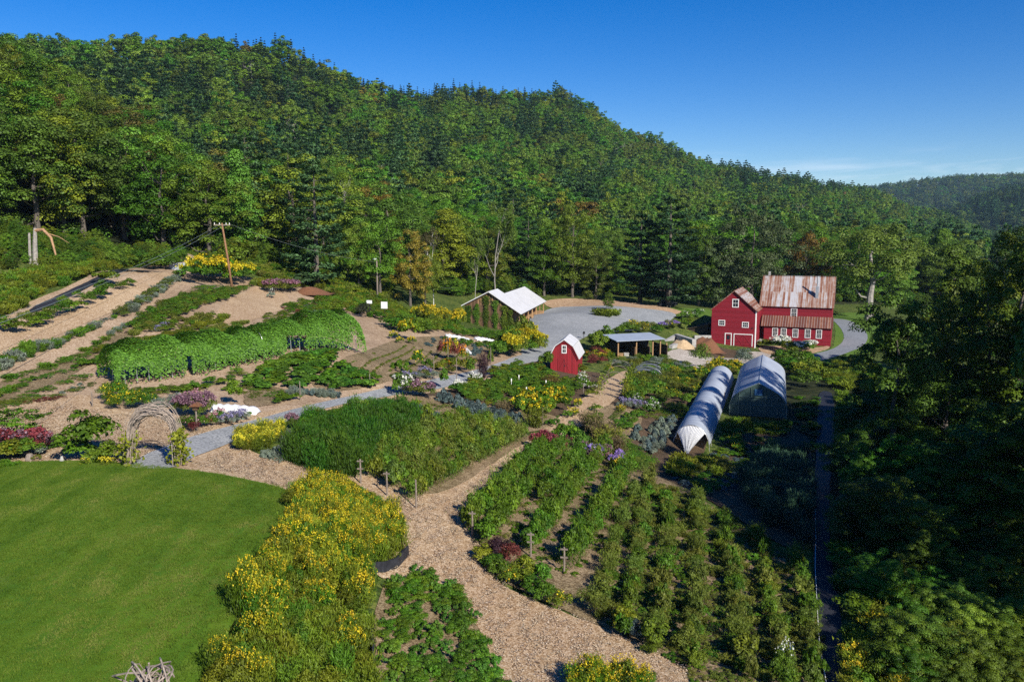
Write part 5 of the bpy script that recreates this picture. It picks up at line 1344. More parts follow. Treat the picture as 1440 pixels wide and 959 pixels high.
strip('ground_cover', 'red green ground cover along the left of the chip yard', [(-40,575),(0,565),(40,559),(85,556),(92,562),(60,567),(20,571),(-40,585)], [('finemound','leaf'),('finemound','khaki'),('finemound','reddish'),('finemound','olive')], .5, .35, .8, 15)
strip('flower_patch', 'small mauve herb patch in the bed left of the chip slope', [(208,464),(232,458),(237,463),(214,468)], [('finemound','grey','lowtop','lav')], .7, .6, .9, 16)
strip('perennial_bed', 'green bed at the upper edge of the chip slope', [(228,432),(262,420),(300,420),(322,417),(318,424),(280,430),(250,440)], [('bush','bright'),('fine','leaf'),('bush','berry')], .8, .75, 1.0, 201)
strip('herb_row', 'thin grey green row below the long herb row', [(150,470),(185,456),(205,446),(208,450),(185,462),(155,475)], [('grass','grey'),('finemound','dull')], .65, .6, .8, 202)
strip('yellow_strip', 'pale yellow green strip at the foot of the perennial bed', [(240,472),(275,462),(300,452),(318,446),(318,452),(290,462),(250,478)], [('grass','yellowgreen'),('fine','yellowgreen')], .65, .6, .9, 203)
strip('herb_row', 'green row between the soil lane and the bean tunnel', [(20,560),(70,545),(80,548),(45,558),(22,566)], [('finemound','bright'),('finemound','leaf')], .6, .45, .8, 204)
strip('perennial_bed', 'leafy green strip just behind the bean tunnel', [(150,500),(220,482),(300,470),(345,465),(345,472),(290,480),(220,492),(160,508)], [('bush','leaf'),('fine','yellowgreen'),('bush','bright')], .75, .7, 1.0, 205)
strip('perennial_bed', 'green and rusty bed at the right of the chip slope', [(395,432),(420,424),(450,424),(480,434),(480,446),(440,440),(405,440)], [('fine','leaf'),('finemound','reddish'),('fine','olive'),('bush','leaf')], .8, .6, 1.0, 206)
strip('weeds', 'tall weeds between the yellow flowers and the mulch mound', [(350,398),(400,396),(430,404),(420,410),(380,404),(352,405)], [('grass','khaki'),('bush','olive'),('grass','yellowgreen')], .9, .9, 1.1, 207)
strip('grass_row', 'ferny green strip along the lower left of the soil lane', [(-40,560),(20,545),(45,534),(50,538),(25,552),(-40,572)], [('finemound','leaf'),('grass','leaf')], .6, .5, .8, 208)
strip('herb_row', 'narrow green row along the upper edge of the soil lane', [(0,535),(60,518),(110,496),(150,478),(154,482),(112,502),(62,524),(0,543)], [('finemound','leaf'),('finemound','dull'),('grass','leaf')], .65, .45, .8, 209)
strip('herb_row', 'narrow grassy row in the middle of the wide chip lane', [(100,470),(150,450),(190,430),(193,434),(152,455),(104,475)], [('grass','leaf'),('finemound','grey')], .7, .45, .7, 210)
strip('weeds', 'low weeds between the bean tunnel and the yellow daisies', [(150,556),(210,548),(260,546),(300,540),(302,546),(250,554),(190,560)], [('finemound','leaf'),('bush','bright'),('finemound','khaki')], .75, .4, .8, 211)
strip('weeds', 'low weeds in the bare soil below the bean tunnel', [(300,552),(335,540),(368,532),(372,546),(335,552)], [('finemound','dull'),('bush','leaf'),('finemound','khaki')], .8, .4, .8, 212)
strip('perennial_bed', 'mixed green plants along the front of the bean tunnel', [(190,556),(240,550),(290,541),(340,524),(345,532),(295,548),(240,556)], [('bush','leaf'),('fine','dull'),('bush','bright')], .8, .6, .9, 213)
strip('grass_row', 'thin grass between the chip slope and the bean tunnel', [(270,470),(310,458),(345,452),(350,460),(310,468),(280,476)], [('grass','khaki'),('finemound','leaf')], .7, .45, .8, 214)
# right part of the hillside
strip('perennial_bed', 'yellow green beds above the bean tunnel', [(345,470),(375,455),(400,448),(420,455),(405,466),(370,474)], [('finemound','yellowgreen'),('fine','leaf'),('finemound','olive')], .7, .55, .9, 17)
strip('perennial_bed', 'dark red brown bed above the bean tunnel', [(372,466),(410,460),(425,462),(415,470),(380,475)], [('finemound','purpleleaf'),('finemound','khaki')], .7, .5, .9, 18)
strip('grey_bed', 'pale silver green herb row below the mulch mound', [(418,432),(440,430),(455,438),(452,444),(432,442)], [('finemound','grey')], .7, .6, 1.0, 19)
strip('perennial_bed', 'olive green beds between the chip slope and the pine', [(360,450),(400,440),(430,444),(470,448),(470,455),(420,456),(380,458)], [('finemound','khaki'),('fine','olive'),('finemound','leaf')], .8, .5, 1.0, 20)
row_of('pink_perennial', 'clump of rosy pink perennials in the row above the bean tunnel', 'flower', 'rosy perennials above the bean tunnel', [(425,452),(465,446),(470,452),(440,458)], [('fine','khaki','top','pink'),('fine','dull','top','crimson')], 1.3, .9, 1.4, 21)
shrubs([(380,412,1.8,2.6),(392,412,1.9,3.0),(405,412,1.8,2.8),(412,410,1.6,2.4)], 'pink_shrub', 'dusky pink flowering shrub at the top of the chip slope', 'shrub', [('fine','dull','cap','pink'),('fine','khaki','cap','mauve')], 'dusky pink shrubs at the top of the chip slope')
shrubs([(383,420,1.0,1.6)], 'white_shrub', 'small silvery white flowering shrub below the dusky pink ones', 'shrub', [('mound','grey','dots','white_petal')])
shrubs([(270,400,3.0,3.4),(283,398,3.3,3.6),(297,399,3.4,3.6),(311,400,3.3,3.6),(325,402,3.0,3.4),(338,400,2.9,3.2),(350,396,2.6,3.2),(278,393,3.2,3.6),(292,392,3.3,3.6),(306,393,3.2,3.6),(322,394,3.1,3.6)], 'yellow_coneflower', 'tall bush topped with yellow flowers at the foot of the leaning pole', 'flower', [('bush','leaf','top','gold'),('fine','leaf','top','yellow')], 'yellow flowering bushes at the leaning pole')
strip('weeds', 'low green plants around the foot of the leaning pole', [(270,404),(300,404),(345,402),(350,408),(300,412),(275,412)], [('finemound','leaf'),('finemound','grey'),('finemound','khaki')], .7, .6, 1.0, 22)
shrubs([(511,447,2.2,2.8)], 'dark_juniper', 'round near black juniper between the beans and the notice boards', 'shrub', [('fine','darkshrub')])
shrubs([(435,402,2.2,9.0)], 'juniper', 'spreading flat juniper at the foot of the big pine', 'shrub', [('mound','pine')])
shrubs([(575,482,3.2,3.2)], 'sunflower_bush', 'tall round bush covered in golden flowers above the soil plot', 'flower', [('bush','leaf','heads','gold')])
shrubs([(553,478,1.0,1.4),(562,484,.8,1.2),(579,485,.9,1.4)], 'marigold_clump', 'small gold flower clump around the golden bush', 'flower', [('finemound','leaf','lowtop','gold')], 'gold clumps around the golden bush')
shrubs([(560,466,2.0,4.0),(572,462,2.2,4.2),(590,466,2.0,4.0),(600,470,1.6,3.2),(548,460,1.6,3.2)], 'hedge_shrub', 'bushy green shrub behind the golden bush', 'shrub', [('bush','leaf'),('bush','bright'),('fine','olive')], 'green shrubs behind the golden bush')
row_of('sunflower', 'tall plant with yellow flowers at the wood edge left of the timber barn', 'flower', 'yellow flowers left of the timber barn', [(585,452),(620,454),(648,458),(650,464),(615,461),(585,458)], [('bush','leaf','top','yellow'),('fine','olive','top','gold')], 1.9, 2.4, 2.0, 23)
bed('green_row', 'green vegetable rows before the timber barn', [(640,466),(700,470),(740,476),(730,484),(690,478),(640,473)], [('bush','bright'),('bush','leaf')], 1.0, .8, 1.2, 24)
bed('green_row', 'blue green brassicas beside the white row covers', [(620,475),(660,482),(705,486),(700,491),(655,488),(622,480)], [('rosette','blue'),('bush','leaf')], .7, .6, .8, 25)
# bean tunnel
def bean_tunnel():
    a, c = gp(150, 540), gp(502, 494); d = c[:2] - a[:2]; L = np.hypot(*d); d = d / L; n = np.array([-d[1], d[0]]); g = np.random.default_rng(12)
    b = empty('bean_tunnel', a, 0, 'long tunnel of climbing beans covered in bright green leaves', 'bean tunnel'); W, H = 2.9, 2.8
    N = 52000; t = g.uniform(0, L, N); an = g.uniform(0, math.pi, N) ; s, cc = np.sin(an), np.cos(an)
    wob = 1 + .10 * np.sin(t * 1.1 + 3 * an) + .07 * np.sin(t * 2.7 + an) + g.normal(0, .03, N)
    hh = H * (1 + .10 * np.sin(t * .35) + .05 * np.sin(t * 1.7) + .22 * (t / L) ** 2) * np.clip(np.minimum(t, L - t) / .6, .05, 1) ** .2 ; off = -cc * W / 2 * wob; z = np.clip(s ** .40 * hh * wob * .97, .02, 9)
    tf = t / L; front = off < -.0
    keep = ~((tf > .03) & (tf < .11) & (z < 1.5) & (off < -.5) & (g.uniform(0, 1, N) < .75))
    for c0, hw in ((.245, .009), (.94, .007)): keep &= ~((abs(tf - c0) < hw) & (z < 1.9) & front)
    keep &= ~((tf > .63) & (tf < .71) & (z < 1.9) & (off < .6) & (g.uniform(0, 1, N) < .85))
    t, off, z, an = t[keep], off[keep], z[keep], an[keep]; XY = a[:2] + d * t[:, None] + n * off[:, None]
    G = zf(XY[:, 0], XY[:, 1]); P = np.stack([XY[:, 0] - a[0], XY[:, 1] - a[1], z + G - a[2]], 1)
    out = np.concatenate([n * (-np.cos(an))[:, None], np.sin(an)[:, None]], 1)
    link(bpy.data.objects.new('foliage', np_mesh('bean_leaves', leaf_cards(g, P, out + rdir(g, len(P)) * .45 + np.array([0, 0, .3]), .175, .8), 4, M['bean'], g.uniform(0, 1, len(P)))), b)
    for k in range(1, 26):
        tt = L * k / 26; q = a[:2] + d * tt; pts = []
        for aa in np.linspace(0, math.pi, 13):
            w = q + n * (-math.cos(aa)) * (W / 2 - .4); pts.append((w[0] - a[0], w[1] - a[1], math.sin(aa) ** .6 * (H - .45) + gz(q[0], q[1]) - a[2]))
        MB().tube(pts, .03, 5).build('hoop', M['metal'], b)
bean_tunnel()
row_of('squash_plant', 'broad leaved squash plant below the bean tunnel', 'squash', 'squash plants below the bean tunnel', [(345,542),(372,522),(395,512),(440,508),(480,514),(505,526),(532,540),(528,550),(480,553),(430,549),(390,550),(355,549)], [('bigleaf','bean'),('bigleaf','leaf'),('bigleaf','bright')], 1.15, .75, 1.6, 26)
bed('squash_vines', 'trailing squash vines at the foot of the bean tunnel', [(360,520),(395,508),(440,499),(475,497),(472,512),(430,516),(380,526)], [('bigleaf','bean'),('bigleaf','leaf')], .8, .7, 1.2, 27)
bed('chive_row', 'blue green chive row along the gravel path', [(405,552),(440,552),(480,556),(476,561),(430,558),(405,557)], [('leek','blue'),('grass','grey')], .35, .5, .5, 28)
bed('herb_row', 'low green herbs right of the chip yard', [(382,566),(415,560),(418,566),(390,570)], [('bush','leaf')], .6, .8, 1.0, 29)
bed('weeds', 'low mixed weeds in the soil right of the bean tunnel gate', [(330,545),(372,548),(400,552),(400,560),(360,562),(330,556)], [('finemound','khaki'),('finemound','leaf')], .8, .35, .8, 30)
bed('seedling_rows', 'thin rows of young seedlings in the soil plot', [(505,520),(525,498),(560,484),(605,494),(650,500),(640,512),(600,522),(560,522),(520,530)], [('smallros','khaki'),('smallros','dull')], .45, .35, .45, 31, rowdir=[(520,520),(580,486)], rowgap=1.0)
bed('seedling_rows', 'thin rows of young seedlings left of the first plot', [(430,530),(500,502),(512,524),(500,538),(470,545)], [('smallros','khaki'),('smallros','leaf')], .5, .3, .4, 32, rowdir=[(430,530),(500,502)], rowgap=1.1)
bed('cabbage_row', 'short grey blue cabbage row in the upper soil plot', [(598,487),(606,476),(612,477),(606,488)], [('rosette','blue')], .6, .6, .8, 33)
bed('lettuce_row', 'short green lettuce row in the upper soil plot', [(614,492),(623,482),(628,483),(621,494)], [('rosette','leaf')], .6, .5, .8, 34)
bed('cabbage_row', 'blue cabbage patch right of the red amaranth', [(660,500),(670,488),(678,490),(672,502)], [('rosette','blue')], .6, .6, .8, 35)
shrubs([(622,506,2.4,1.5),(630,508,2.5,1.6),(638,510,2.6,1.6),(646,508,2.4,1.4),(652,512,2.0,1.4)], 'amaranth', 'tall red and orange amaranth by the gravel path', 'flower', [('fine','reddish'),('fine','olive','spike','orange'),('fine','reddish','spike','gold')], 'red amaranths by the gravel path')
shrubs([(628,518,1.3,2.0),(640,520,1.4,2.2),(652,522,1.4,2.2),(662,516,1.2,2.0),(618,522,1.0,1.8),(634,526,.9,1.6)], 'zinnia_clump', 'olive green clump with orange flecks below the red amaranth', 'flower', [('bush','olive','dots','orange'),('bush','yellowgreen'),('bush','khaki','dots','gold')], 'olive clumps below the red amaranth')
shrubs([(587,518,2.2,1.2)], 'sunflower', 'single sunflower stalk standing in the corner of the soil plot', 'flower', [('column','leaf','dots','yellow')])
shrubs([(565,524,1.3,2.4),(572,530,.9,1.6),(600,520,1.2,1.8)], 'dark_herb', 'dark green mound at the corner of the soil plot', 'shrub', [('mound','leaf')], 'dark mounds at the corner of the soil plot')
shrubs([(572,536,.8,2.4),(585,534,.9,2.0),(560,534,.7,2.0),(596,532,1.0,2.0),(606,534,1.0,2.2)], 'lavender_clump', 'dull violet herb clump along the path below the soil plot', 'flower', [('finemound','dull','lowtop','lav'),('fine','grey'),('fine','dull')], 'violet herbs below the soil plot')
shrubs([(625,550,2.6,1.05)], 'clipped_cone', 'dark green clipped column standing in the gravel path', 'topiary', [('column','leaf')])
shrubs([(567,559,2.3,2.2)], 'hydrangea', 'cream white flowering hydrangea on the near side of the gravel path', 'shrub', [('bush','bright','heads','white_petal')])
shrubs([(580,560,1.6,2.0),(590,560,1.7,2.2),(600,562,1.5,2.0)], 'dusty_shrub', 'dusty mauve and green shrub right of the cream hydrangea', 'shrub', [('fine','dull','cap','mauve'),('fine','khaki','dots','white_petal')], 'dusty shrubs right of the cream hydrangea')
shrubs([(645,550,1.0,2.0)], 'white_rose', 'low mound of pale pinkish flowers right of the clipped column', 'flower', [('mound','leaf','lowtop','white_petal')])
shrubs([(661,536,2.9,1.1),(690,522,2.7,1.0)], 'hop_column', ['bright green hop column beside the gravel path', 'thin yellow green hop column behind the brown cone'], 'climber', [('column','bright'),('column','yellowgreen')])
shrubs([(679,536,3.0,1.5)], 'brown_cone', 'dark brown cone shaped bean teepee by the gravel path', 'teepee', [('feather','purpleleaf')])
shrubs([(664,540,1.1,1.4),(672,540,1.0,1.4)], 'white_phlox', 'white flowers at the foot of the bright hop column', 'flower', [('mound','leaf','lowtop','white_petal')], 'white flowers by the hop column')
for u, v, h, l in ((642, 540, 2.7, 'bean pole left of the bright hop column'), (690, 524, 2.9, 'bean pole behind the brown cone'), (630, 514, 2.4, 'bean pole among the red amaranth'), (610, 525, 1.9, 'slim post left of the olive clumps')): wood_post(u, v, h, l, 0, .045, 'post', 'post', None, 'bean_pole')

# ------------------------------------------------------------------ around the lawn and the arch
big = plant('hydrangea_shrub', gp(132, 648), 3.0, 3.3, 'large dark green leafy shrub left of the willow arch', 'shrub', 'bush', 'leaf', seed=1)
shrubs([(112,648,1.5,2.0),(158,650,1.3,1.6)], 'leafy_shrub', ['low leafy shoots at the left of the large shrub', 'low leafy shoots at the right of the large shrub'], 'shrub', [('bush','leaf'),('bush','berry')])
shrubs([(138,652,.9,1.3)], 'grass_tuft', 'fresh green grass tuft before the large shrub', 'grass', [('grass','bright')])
shrubs([(122,654,.45,.9),(146,655,.45,.8),(154,655,.4,.8)], 'lady_mantle', 'low yellow green clump at the lawn edge before the large shrub', 'flower', [('finemound','yellowgreen','lowtop','lemon')], 'yellow green clumps before the large shrub')
def pagoda():
    p = gp(24, 630); b = empty('pagoda_dogwood', p, 0, 'small tree with flat spreading layers behind the purple bed', 'tree'); g = np.random.default_rng(3)
    V, t, ends = pine_crown(44, 1.5, 2.2, .7, 5, 1900, .17); link(bpy.data.objects.new('crown', np_mesh('crown', V, 4, M['leaf'], t)), b); pine_trunk(44, 2.0, .05, ends, 14).build('trunk', M['bark'], b)
pagoda()
shrubs([(0,640,1.5,2.0),(14,641,1.5,1.8),(36,640,1.5,1.8),(50,639,1.5,1.8),(58,638,1.3,1.5)], 'joe_pye_weed', 'purple pink flowering clump behind the bright bushes at far left', 'flower', [('fine','purpleleaf','cap','mauve'),('fine','reddish','cap','crimson')], 'purple pink clumps at far left')
shrubs([(-8,648,1.2,1.8),(8,649,1.15,1.6),(24,648,1.3,1.8),(38,647,1.3,1.7)], 'spirea', 'fresh yellow green bush at the far left lawn edge', 'shrub', [('bush','yellowgreen'),('bush','bright')], 'yellow green bushes at the far left lawn edge')
shrubs([(73,630,.8,1.5)], 'grass_tuft', 'round green grass tuft beside the white stone', 'grass', [('grass','bright')])
shrubs([(56,642,.8,.9),(52,648,.4,.7)], 'white_flowers', ['small white flowers right of the yellow green bushes', 'low yellow flowers behind the brown stump'], 'flower', [('bush','grey','dots','white_petal'),('finemound','yellowgreen')])
bed('long_grass', 'unmown grass at the far left lawn edge', [(-40,656),(0,653),(27,652),(26,657),(0,660),(-40,662)], [('grass','leaf')], .3, .3, .5, 36)
row_of('yellow_daisy', 'fresh green clump with yellow daisies behind the chip yard', 'flower', 'yellow daisy clumps behind the chip yard', [(140,575),(150,562),(185,560),(215,566),(218,578),(180,581)], [('fine','bright','dots','lemon'),('fine','leaf','dots','yellow')], .95, 1.3, 1.3, 37)
row_of('joe_pye_weed', 'tall clump with dusty mauve flower heads behind the arch', 'flower', 'mauve clumps behind the arch', [(250,588),(262,576),(290,576),(300,584),(285,590),(262,592)], [('fine','dull','cap','mauve'),('bush','leaf','top','mauve'),('fine','khaki','top','pink')], .95, 1.5, 1.5, 38)
row_of('russian_sage', 'grey lavender clump left of the mauve flowers', 'flower', 'grey clumps left of the mauve flowers', [(218,582),(228,568),(248,570),(250,584),(235,588)], [('fine','grey','dots','lav'),('finemound','grey')], .95, 1.0, 1.2, 39)
row_of('coneflower', 'pink coneflower clump around the bird feeder', 'flower', 'pink coneflowers around the bird feeder', [(256,606),(270,598),(290,598),(308,592),(315,597),(300,604),(285,608),(265,611)], [('fine','leaf','dots','pink'),('fine','leaf','top','pink'),('fine','reddish')], .8, 1.0, 1.1, 40)
shrubs([(318,600,.75,1.5),(329,596,.8,1.6),(338,592,.75,1.5)], 'lavender', 'grey violet lavender mound by the white row cover', 'flower', [('finemound','grey','lowtop','lav')], 'lavender mounds by the row cover')
shrubs([(350,586,.4,1.0),(343,588,.4,1.0)], 'low_herb', 'low green herb between the row cover and the path', 'herb', [('finemound','leaf')], 'low herbs by the row cover')
shrubs([(331,571,2.4,1.2)], 'tall_sunflower', 'single tall leafy sunflower in the soil behind the row cover', 'flower', [('column','leaf')])

# ------------------------------------------------------------------ beds between path and orchard
row_of('yellow_celosia', 'bright yellow bushy plant in the block by the gravel path', 'flower', 'bright yellow plants by the gravel path', [(330,636),(335,622),(362,612),(398,603),(404,612),(388,630),(360,636)], [('feather','yellowgreen','gold','lemon'),('feather','yellowgreen','gold','lemon'),('fine','yellowgreen','top','lemon')], .5, 1.0, .8, 41)
bed('sage_bed', 'silver grey herb bed right of the bright yellow plants', [(362,642),(392,632),(408,612),(445,604),(440,620),(415,645),(395,653)], [('leek','grey'),('rosette','grey'),('finemound','grey')], .42, .55, .6, 42)
shrubs([(410,606,1.2,1.1)], 'mauve_herb', 'small mauve flowering herb at the corner of the silver bed', 'flower', [('fine','dull','cap','mauve')])
bed('asparagus_bed', 'tall feathery dark green asparagus mass', [(405,652),(440,628),(500,604),(560,588),(585,596),(575,622),(530,652),(497,676),(450,668)], [('feather','fern')], .55, 1.75, 1.3, 43)
bed('fennel_bed', 'fresh green ferny bed behind the dark asparagus', [(418,606),(440,596),(480,590),(520,578),(548,578),(555,590),(510,602),(460,614),(430,614)], [('feather','leaf'),('feather','fern')], .6, 1.05, 1.2, 44)
bed('leek_bed', 'blue grey leek band behind the asparagus', [(518,570),(560,574),(610,584),(622,592),(600,594),(560,584),(520,578)], [('leek','blue'),('grass','blue')], .38, .7, .6, 45)
row_of('kale_plant', 'dark blue green kale plant in the long kale row', 'kale', 'kale plants of the long row', [(608,562),(618,556),(660,572),(700,584),(742,594),(738,602),(690,594),(640,578)], [('rosette','blue'),('rosette','blue'),('bush','blue')], .78, .85, 1.0, 46)
bed('weeds', 'sparse low green weeds in the soil between leeks and kale', [(535,566),(570,564),(620,570),(690,594),(740,606),(700,604),(640,592),(590,580)], [('finemound','leaf'),('finemound','khaki'),('grass','olive')], .95, .35, .7, 47)
row_of('berry_bush', 'berry bush in the dense left berry block', 'shrub', 'berry bushes of the left block', [(506,668),(525,652),(560,630),(600,600),(650,594),(705,602),(738,616),(735,628),(690,650),(640,678),(600,702),(585,708),(548,692)], [('cane','berry'),('cane','khaki'),('cane','berry'),('bush','dull'),('cane','olive')], .58, 1.5, 1.15, 48, rowdir=[(590,708),(735,625)], rowgap=1.5)
shrubs([(712,616,.9,1.6),(722,612,.9,1.6),(702,610,.9,1.5),(735,616,.6,1.0)], 'sage_mound', 'dull violet mound at the tip of the left berry block', 'shrub', [('finemound','purpleleaf'),('finemound','dull')], 'violet mounds at the tip of the left berry block')
# ------------------------------------------------------------------ right berry block
for i, (poly, rd) in enumerate((([(648,758),(664,730),(745,640),(790,628),(800,640),(740,720),(690,780)], [(660,755),(770,635)]), ([(700,800),(745,735),(810,645),(850,640),(855,652),(800,730),(750,790)], [(740,785),(845,648)]), ([(775,815),(800,775),(865,665),(885,660),(890,680),(850,750),(820,810)], [(795,808),(880,668)]))):
    row_of('berry_bush', 'berry bush in the %s row of the right berry block' % ['first', 'middle', 'last'][i], 'shrub', 'berry bushes of the %s row of the right block' % ['first', 'middle', 'last'][i], poly, [('cane','berry'),('cane','leaf'),('cane','berry'),('bush','leaf')], .66, 1.55, 1.3, 50 + i, rowdir=rd, rowgap=1.35)
shrubs([(705,790,1.3,1.5),(718,795,1.3,1.4),(696,782,1.1,1.2)], 'reddish_shrub', 'reddish brown shrub at the front of the right berry block', 'shrub', [('fine','purpleleaf'),('fine','reddish')], 'reddish shrubs at the front of the right berry block')
shrubs([(676,790,1.0,1.3),(692,802,1.0,1.3),(704,812,1.0,1.2),(718,822,1.0,1.3),(735,826,1.1,1.3),(750,838,1.1,1.4),(770,848,1.1,1.3),(786,858,1.0,1.3),(740,812,1.2,1.3),(762,822,1.2,1.3)], 'edge_shrub', 'yellow green shrub along the chip path edge of the right berry block', 'shrub', [('bush','yellowgreen'),('bush','leaf'),('bush','berry'),('fine','olive','dots','yellow')], 'edge shrubs of the right berry block')
row_of('crimson_flower', 'crimson flowering clump at the head of the right berry block', 'flower', 'crimson flowers at the head of the right berry block', [(752,632),(765,620),(800,630),(808,638),(785,640)], [('fine','reddish','cap','crimson'),('fine','purpleleaf','top','crimson')], .8, 1.1, 1.0, 54)
row_of('pink_phlox', 'pink and lilac flower clump near the end of the crimson row', 'flower', 'pink flowers after the crimson row', [(812,640),(845,646),(880,652),(878,660),(840,656),(812,648)], [('fine','dull','top','pink'),('fine','khaki','cap','mauve'),('fine','dull','cap','violet')], .85, 1.2, 1.0, 55)
shrubs([(872,664,1.3,1.1)], 'yellow_flower', 'single yellow flower clump beside the lilac ones', 'flower', [('fine','leaf','heads','yellow')]); shrubs([(881,670,1.2,1.0)], 'white_flower', 'white daisy clump beside the yellow one', 'flower', [('fine','leaf','top','white_petal')])
shrubs([(789,620,1.6,1.7),(798,622,1.9,1.7),(806,626,2.0,1.8),(816,634,1.7,1.8),(824,640,1.3,1.6)], 'bean_clump', 'leafy bright green bush below the path junction', 'shrub', [('bigleaf','leaf'),('bush','bean')], 'leafy bushes below the path junction')
shrubs([(828,604,1.7,2.2),(836,612,1.9,2.4),(846,622,2.0,2.6),(856,632,1.9,2.6),(862,638,1.6,2.2)], 'dry_asparagus', 'feathery tan brown clump drying beside the chip path', 'shrub', [('feather','brown'),('feather','khaki')], 'tan feathery clumps beside the chip path')
bed('clipped_strip', 'narrow bright green diagonal strip left of the hoop tunnel', [(862,612),(872,610),(905,640),(925,652),(918,658),(890,646)], [('finemound','bright'),('finemound','leaf')], .5, .55, .8, 56)
bed('weeds', 'dull green herbs along the diagonal strip', [(858,622),(885,645),(915,660),(905,666),(880,654),(862,640)], [('finemound','dull'),('fine','dull')], .6, .7, .9, 57)
row_of('grey_cabbage', 'silver blue leafy plant in the wide row left of the tunnel', 'cabbage', 'silver blue plants left of the tunnel', [(900,632),(920,600),(945,588),(948,600),(935,630),(922,642)], [('rosette','grey'),('rosette','blue'),('bush','grey')], .75, .75, 1.0, 58)
row_of('grey_cabbage', 'silver blue leafy plant in the short row beside the hedge strip', 'cabbage', 'silver blue plants beside the hedge strip', [(884,612),(900,600),(908,602),(900,618),(892,622)], [('rosette','blue'),('rosette','grey')], .75, .6, .9, 59)
bed('parsley_row', 'bright green parsley row beside the silver plants', [(866,602),(880,590),(900,578),(905,584),(890,600),(876,611)], [('bush','bright'),('mound','bright')], .6, .7, .8, 60)
bed('herb_row', 'short grey green row near the chip path', [(853,592),(868,580),(875,582),(862,596)], [('finemound','dull')], .6, .5, .8, 61)
shrubs([(838,580,.9,1.3),(873,580,.7,1.4),(840,588,.7,1.2)], 'lettuce_clump', ['bright lettuce clump at the chip path corner', 'gold flower mound at the head of the parsley row', 'dark herb clump at the chip path corner'], 'herb', [('bush','bright'),('mound','yellowgreen','lowtop','gold'),('mound','leaf')])
# clipped hedge blocks
row_of('hedge_block_bush', 'bright green bush in the block hedge by the arbor path', 'shrub', 'bushes of the block hedge', [(876,568),(880,552),(915,552),(918,562),(895,572)], [('bush','yellowgreen'),('bush','bright')], 1.0, 1.6, 1.3, 62)
shrubs([(878,574,1.0,2.0),(890,576,1.0,2.0),(900,577,.9,1.8)], 'lavender', 'grey violet lavender below the block hedge', 'flower', [('finemound','grey','lowtop','lav')], 'lavender below the block hedge')
shrubs([(896,572,1.4,1.3),(915,576,1.5,1.4),(922,582,1.3,1.3),(910,582,1.2,1.2)], 'white_phlox', 'white flowering clump in front of the block hedge', 'flower', [('bush','leaf','heads','white_petal'),('bush','bright','dots','white_petal')], 'white flowers before the block hedge')
shrubs([(948,580,1.3,2.6),(955,582,1.2,2.4)], 'green_mound', 'smooth green mound left of the hoop tunnel', 'shrub', [('finemound','dull'),('finemound','leaf')], 'smooth mounds left of the hoop tunnel')
row_of('herb_bush', 'herb bush in the mixed garden between tunnel and open shed', 'shrub', 'mixed herb bushes between tunnel and open shed', [(885,545),(900,528),(925,518),(960,520),(985,530),(990,545),(980,565),(955,572),(925,575),(915,560)], [('bush','leaf'),('fine','olive','dots','yellow'),('fine','dull'),('bush','yellowgreen'),('fine','khaki'),('bush','bright')], 1.65, 1.25, 1.9, 63)
bed('low_herbs', 'low herbs and seedlings left of the tunnel', [(905,590),(925,575),(970,570),(980,585),(955,590),(930,590)], [('finemound','khaki'),('finemound','leaf'),('finemound','olive')], .7, .5, .9, 64)
row_of('grey_perennial', 'grey green perennial in the border before the open shed', 'flower', 'grey perennials before the open shed', [(858,515),(880,508),(930,508),(965,516),(970,524),(930,516),(890,518),(870,522)], [('fine','grey'),('fine','dull'),('bush','leaf'),('fine','khaki')], 1.8, 1.2, 2.0, 65)
row_of('orange_perennial', 'orange and gold flower clump right of the red shed', 'flower', 'orange and gold flowers right of the red shed', [(818,508),(835,498),(865,500),(862,506),(855,513),(835,516)], [('bush','olive','dots','orange'),('fine','olive','top','gold'),('fine','reddish'),('bush','leaf','dots','gold')], 1.5, 1.3, 1.7, 66)
shrubs([(857,526,1.2,1.5)], 'yellow_flower', 'bright yellow clump at the arbor path right of the shed', 'flower', [('bush','leaf','heads','yellow')])
row_of('tall_shrub', 'tall leafy shrub behind the red shed', 'shrub', 'tall shrubs behind the red shed', [(822,494),(836,486),(856,484),(862,494),(845,500)], [('bush','leaf'),('bush','olive'),('bush','khaki')], 2.0, 3.0, 2.6, 67)
def netting():
    p = gp(905, 532); b = empty('net_frame', p, -R(18), 'grey blue netting sagging over a low hoop frame in the herb garden', 'netting'); mb = MB(); n = 12
    for j in range(10):
        for i in range(n + 1):
            a = math.pi * i / n; mb.v.append((-math.cos(a) * 2.1, j * .8, math.sin(a) * (1.0 + .25 * math.sin(j * 2.0 + i))))
    for j in range(9):
        for i in range(n): mb.f.append((j*(n+1)+i, j*(n+1)+i+1, (j+1)*(n+1)+i+1, (j+1)*(n+1)+i)); mb.mi.append(0)
    mb.build('net', M['net'], b)
    for k in range(4): MB().tube([(-math.cos(a) * 2.12, k * 2.4, math.sin(a) * 1.2) for a in np.linspace(0, math.pi, 11)], .025, 4).build('hoop', M['metal'], b)
netting()
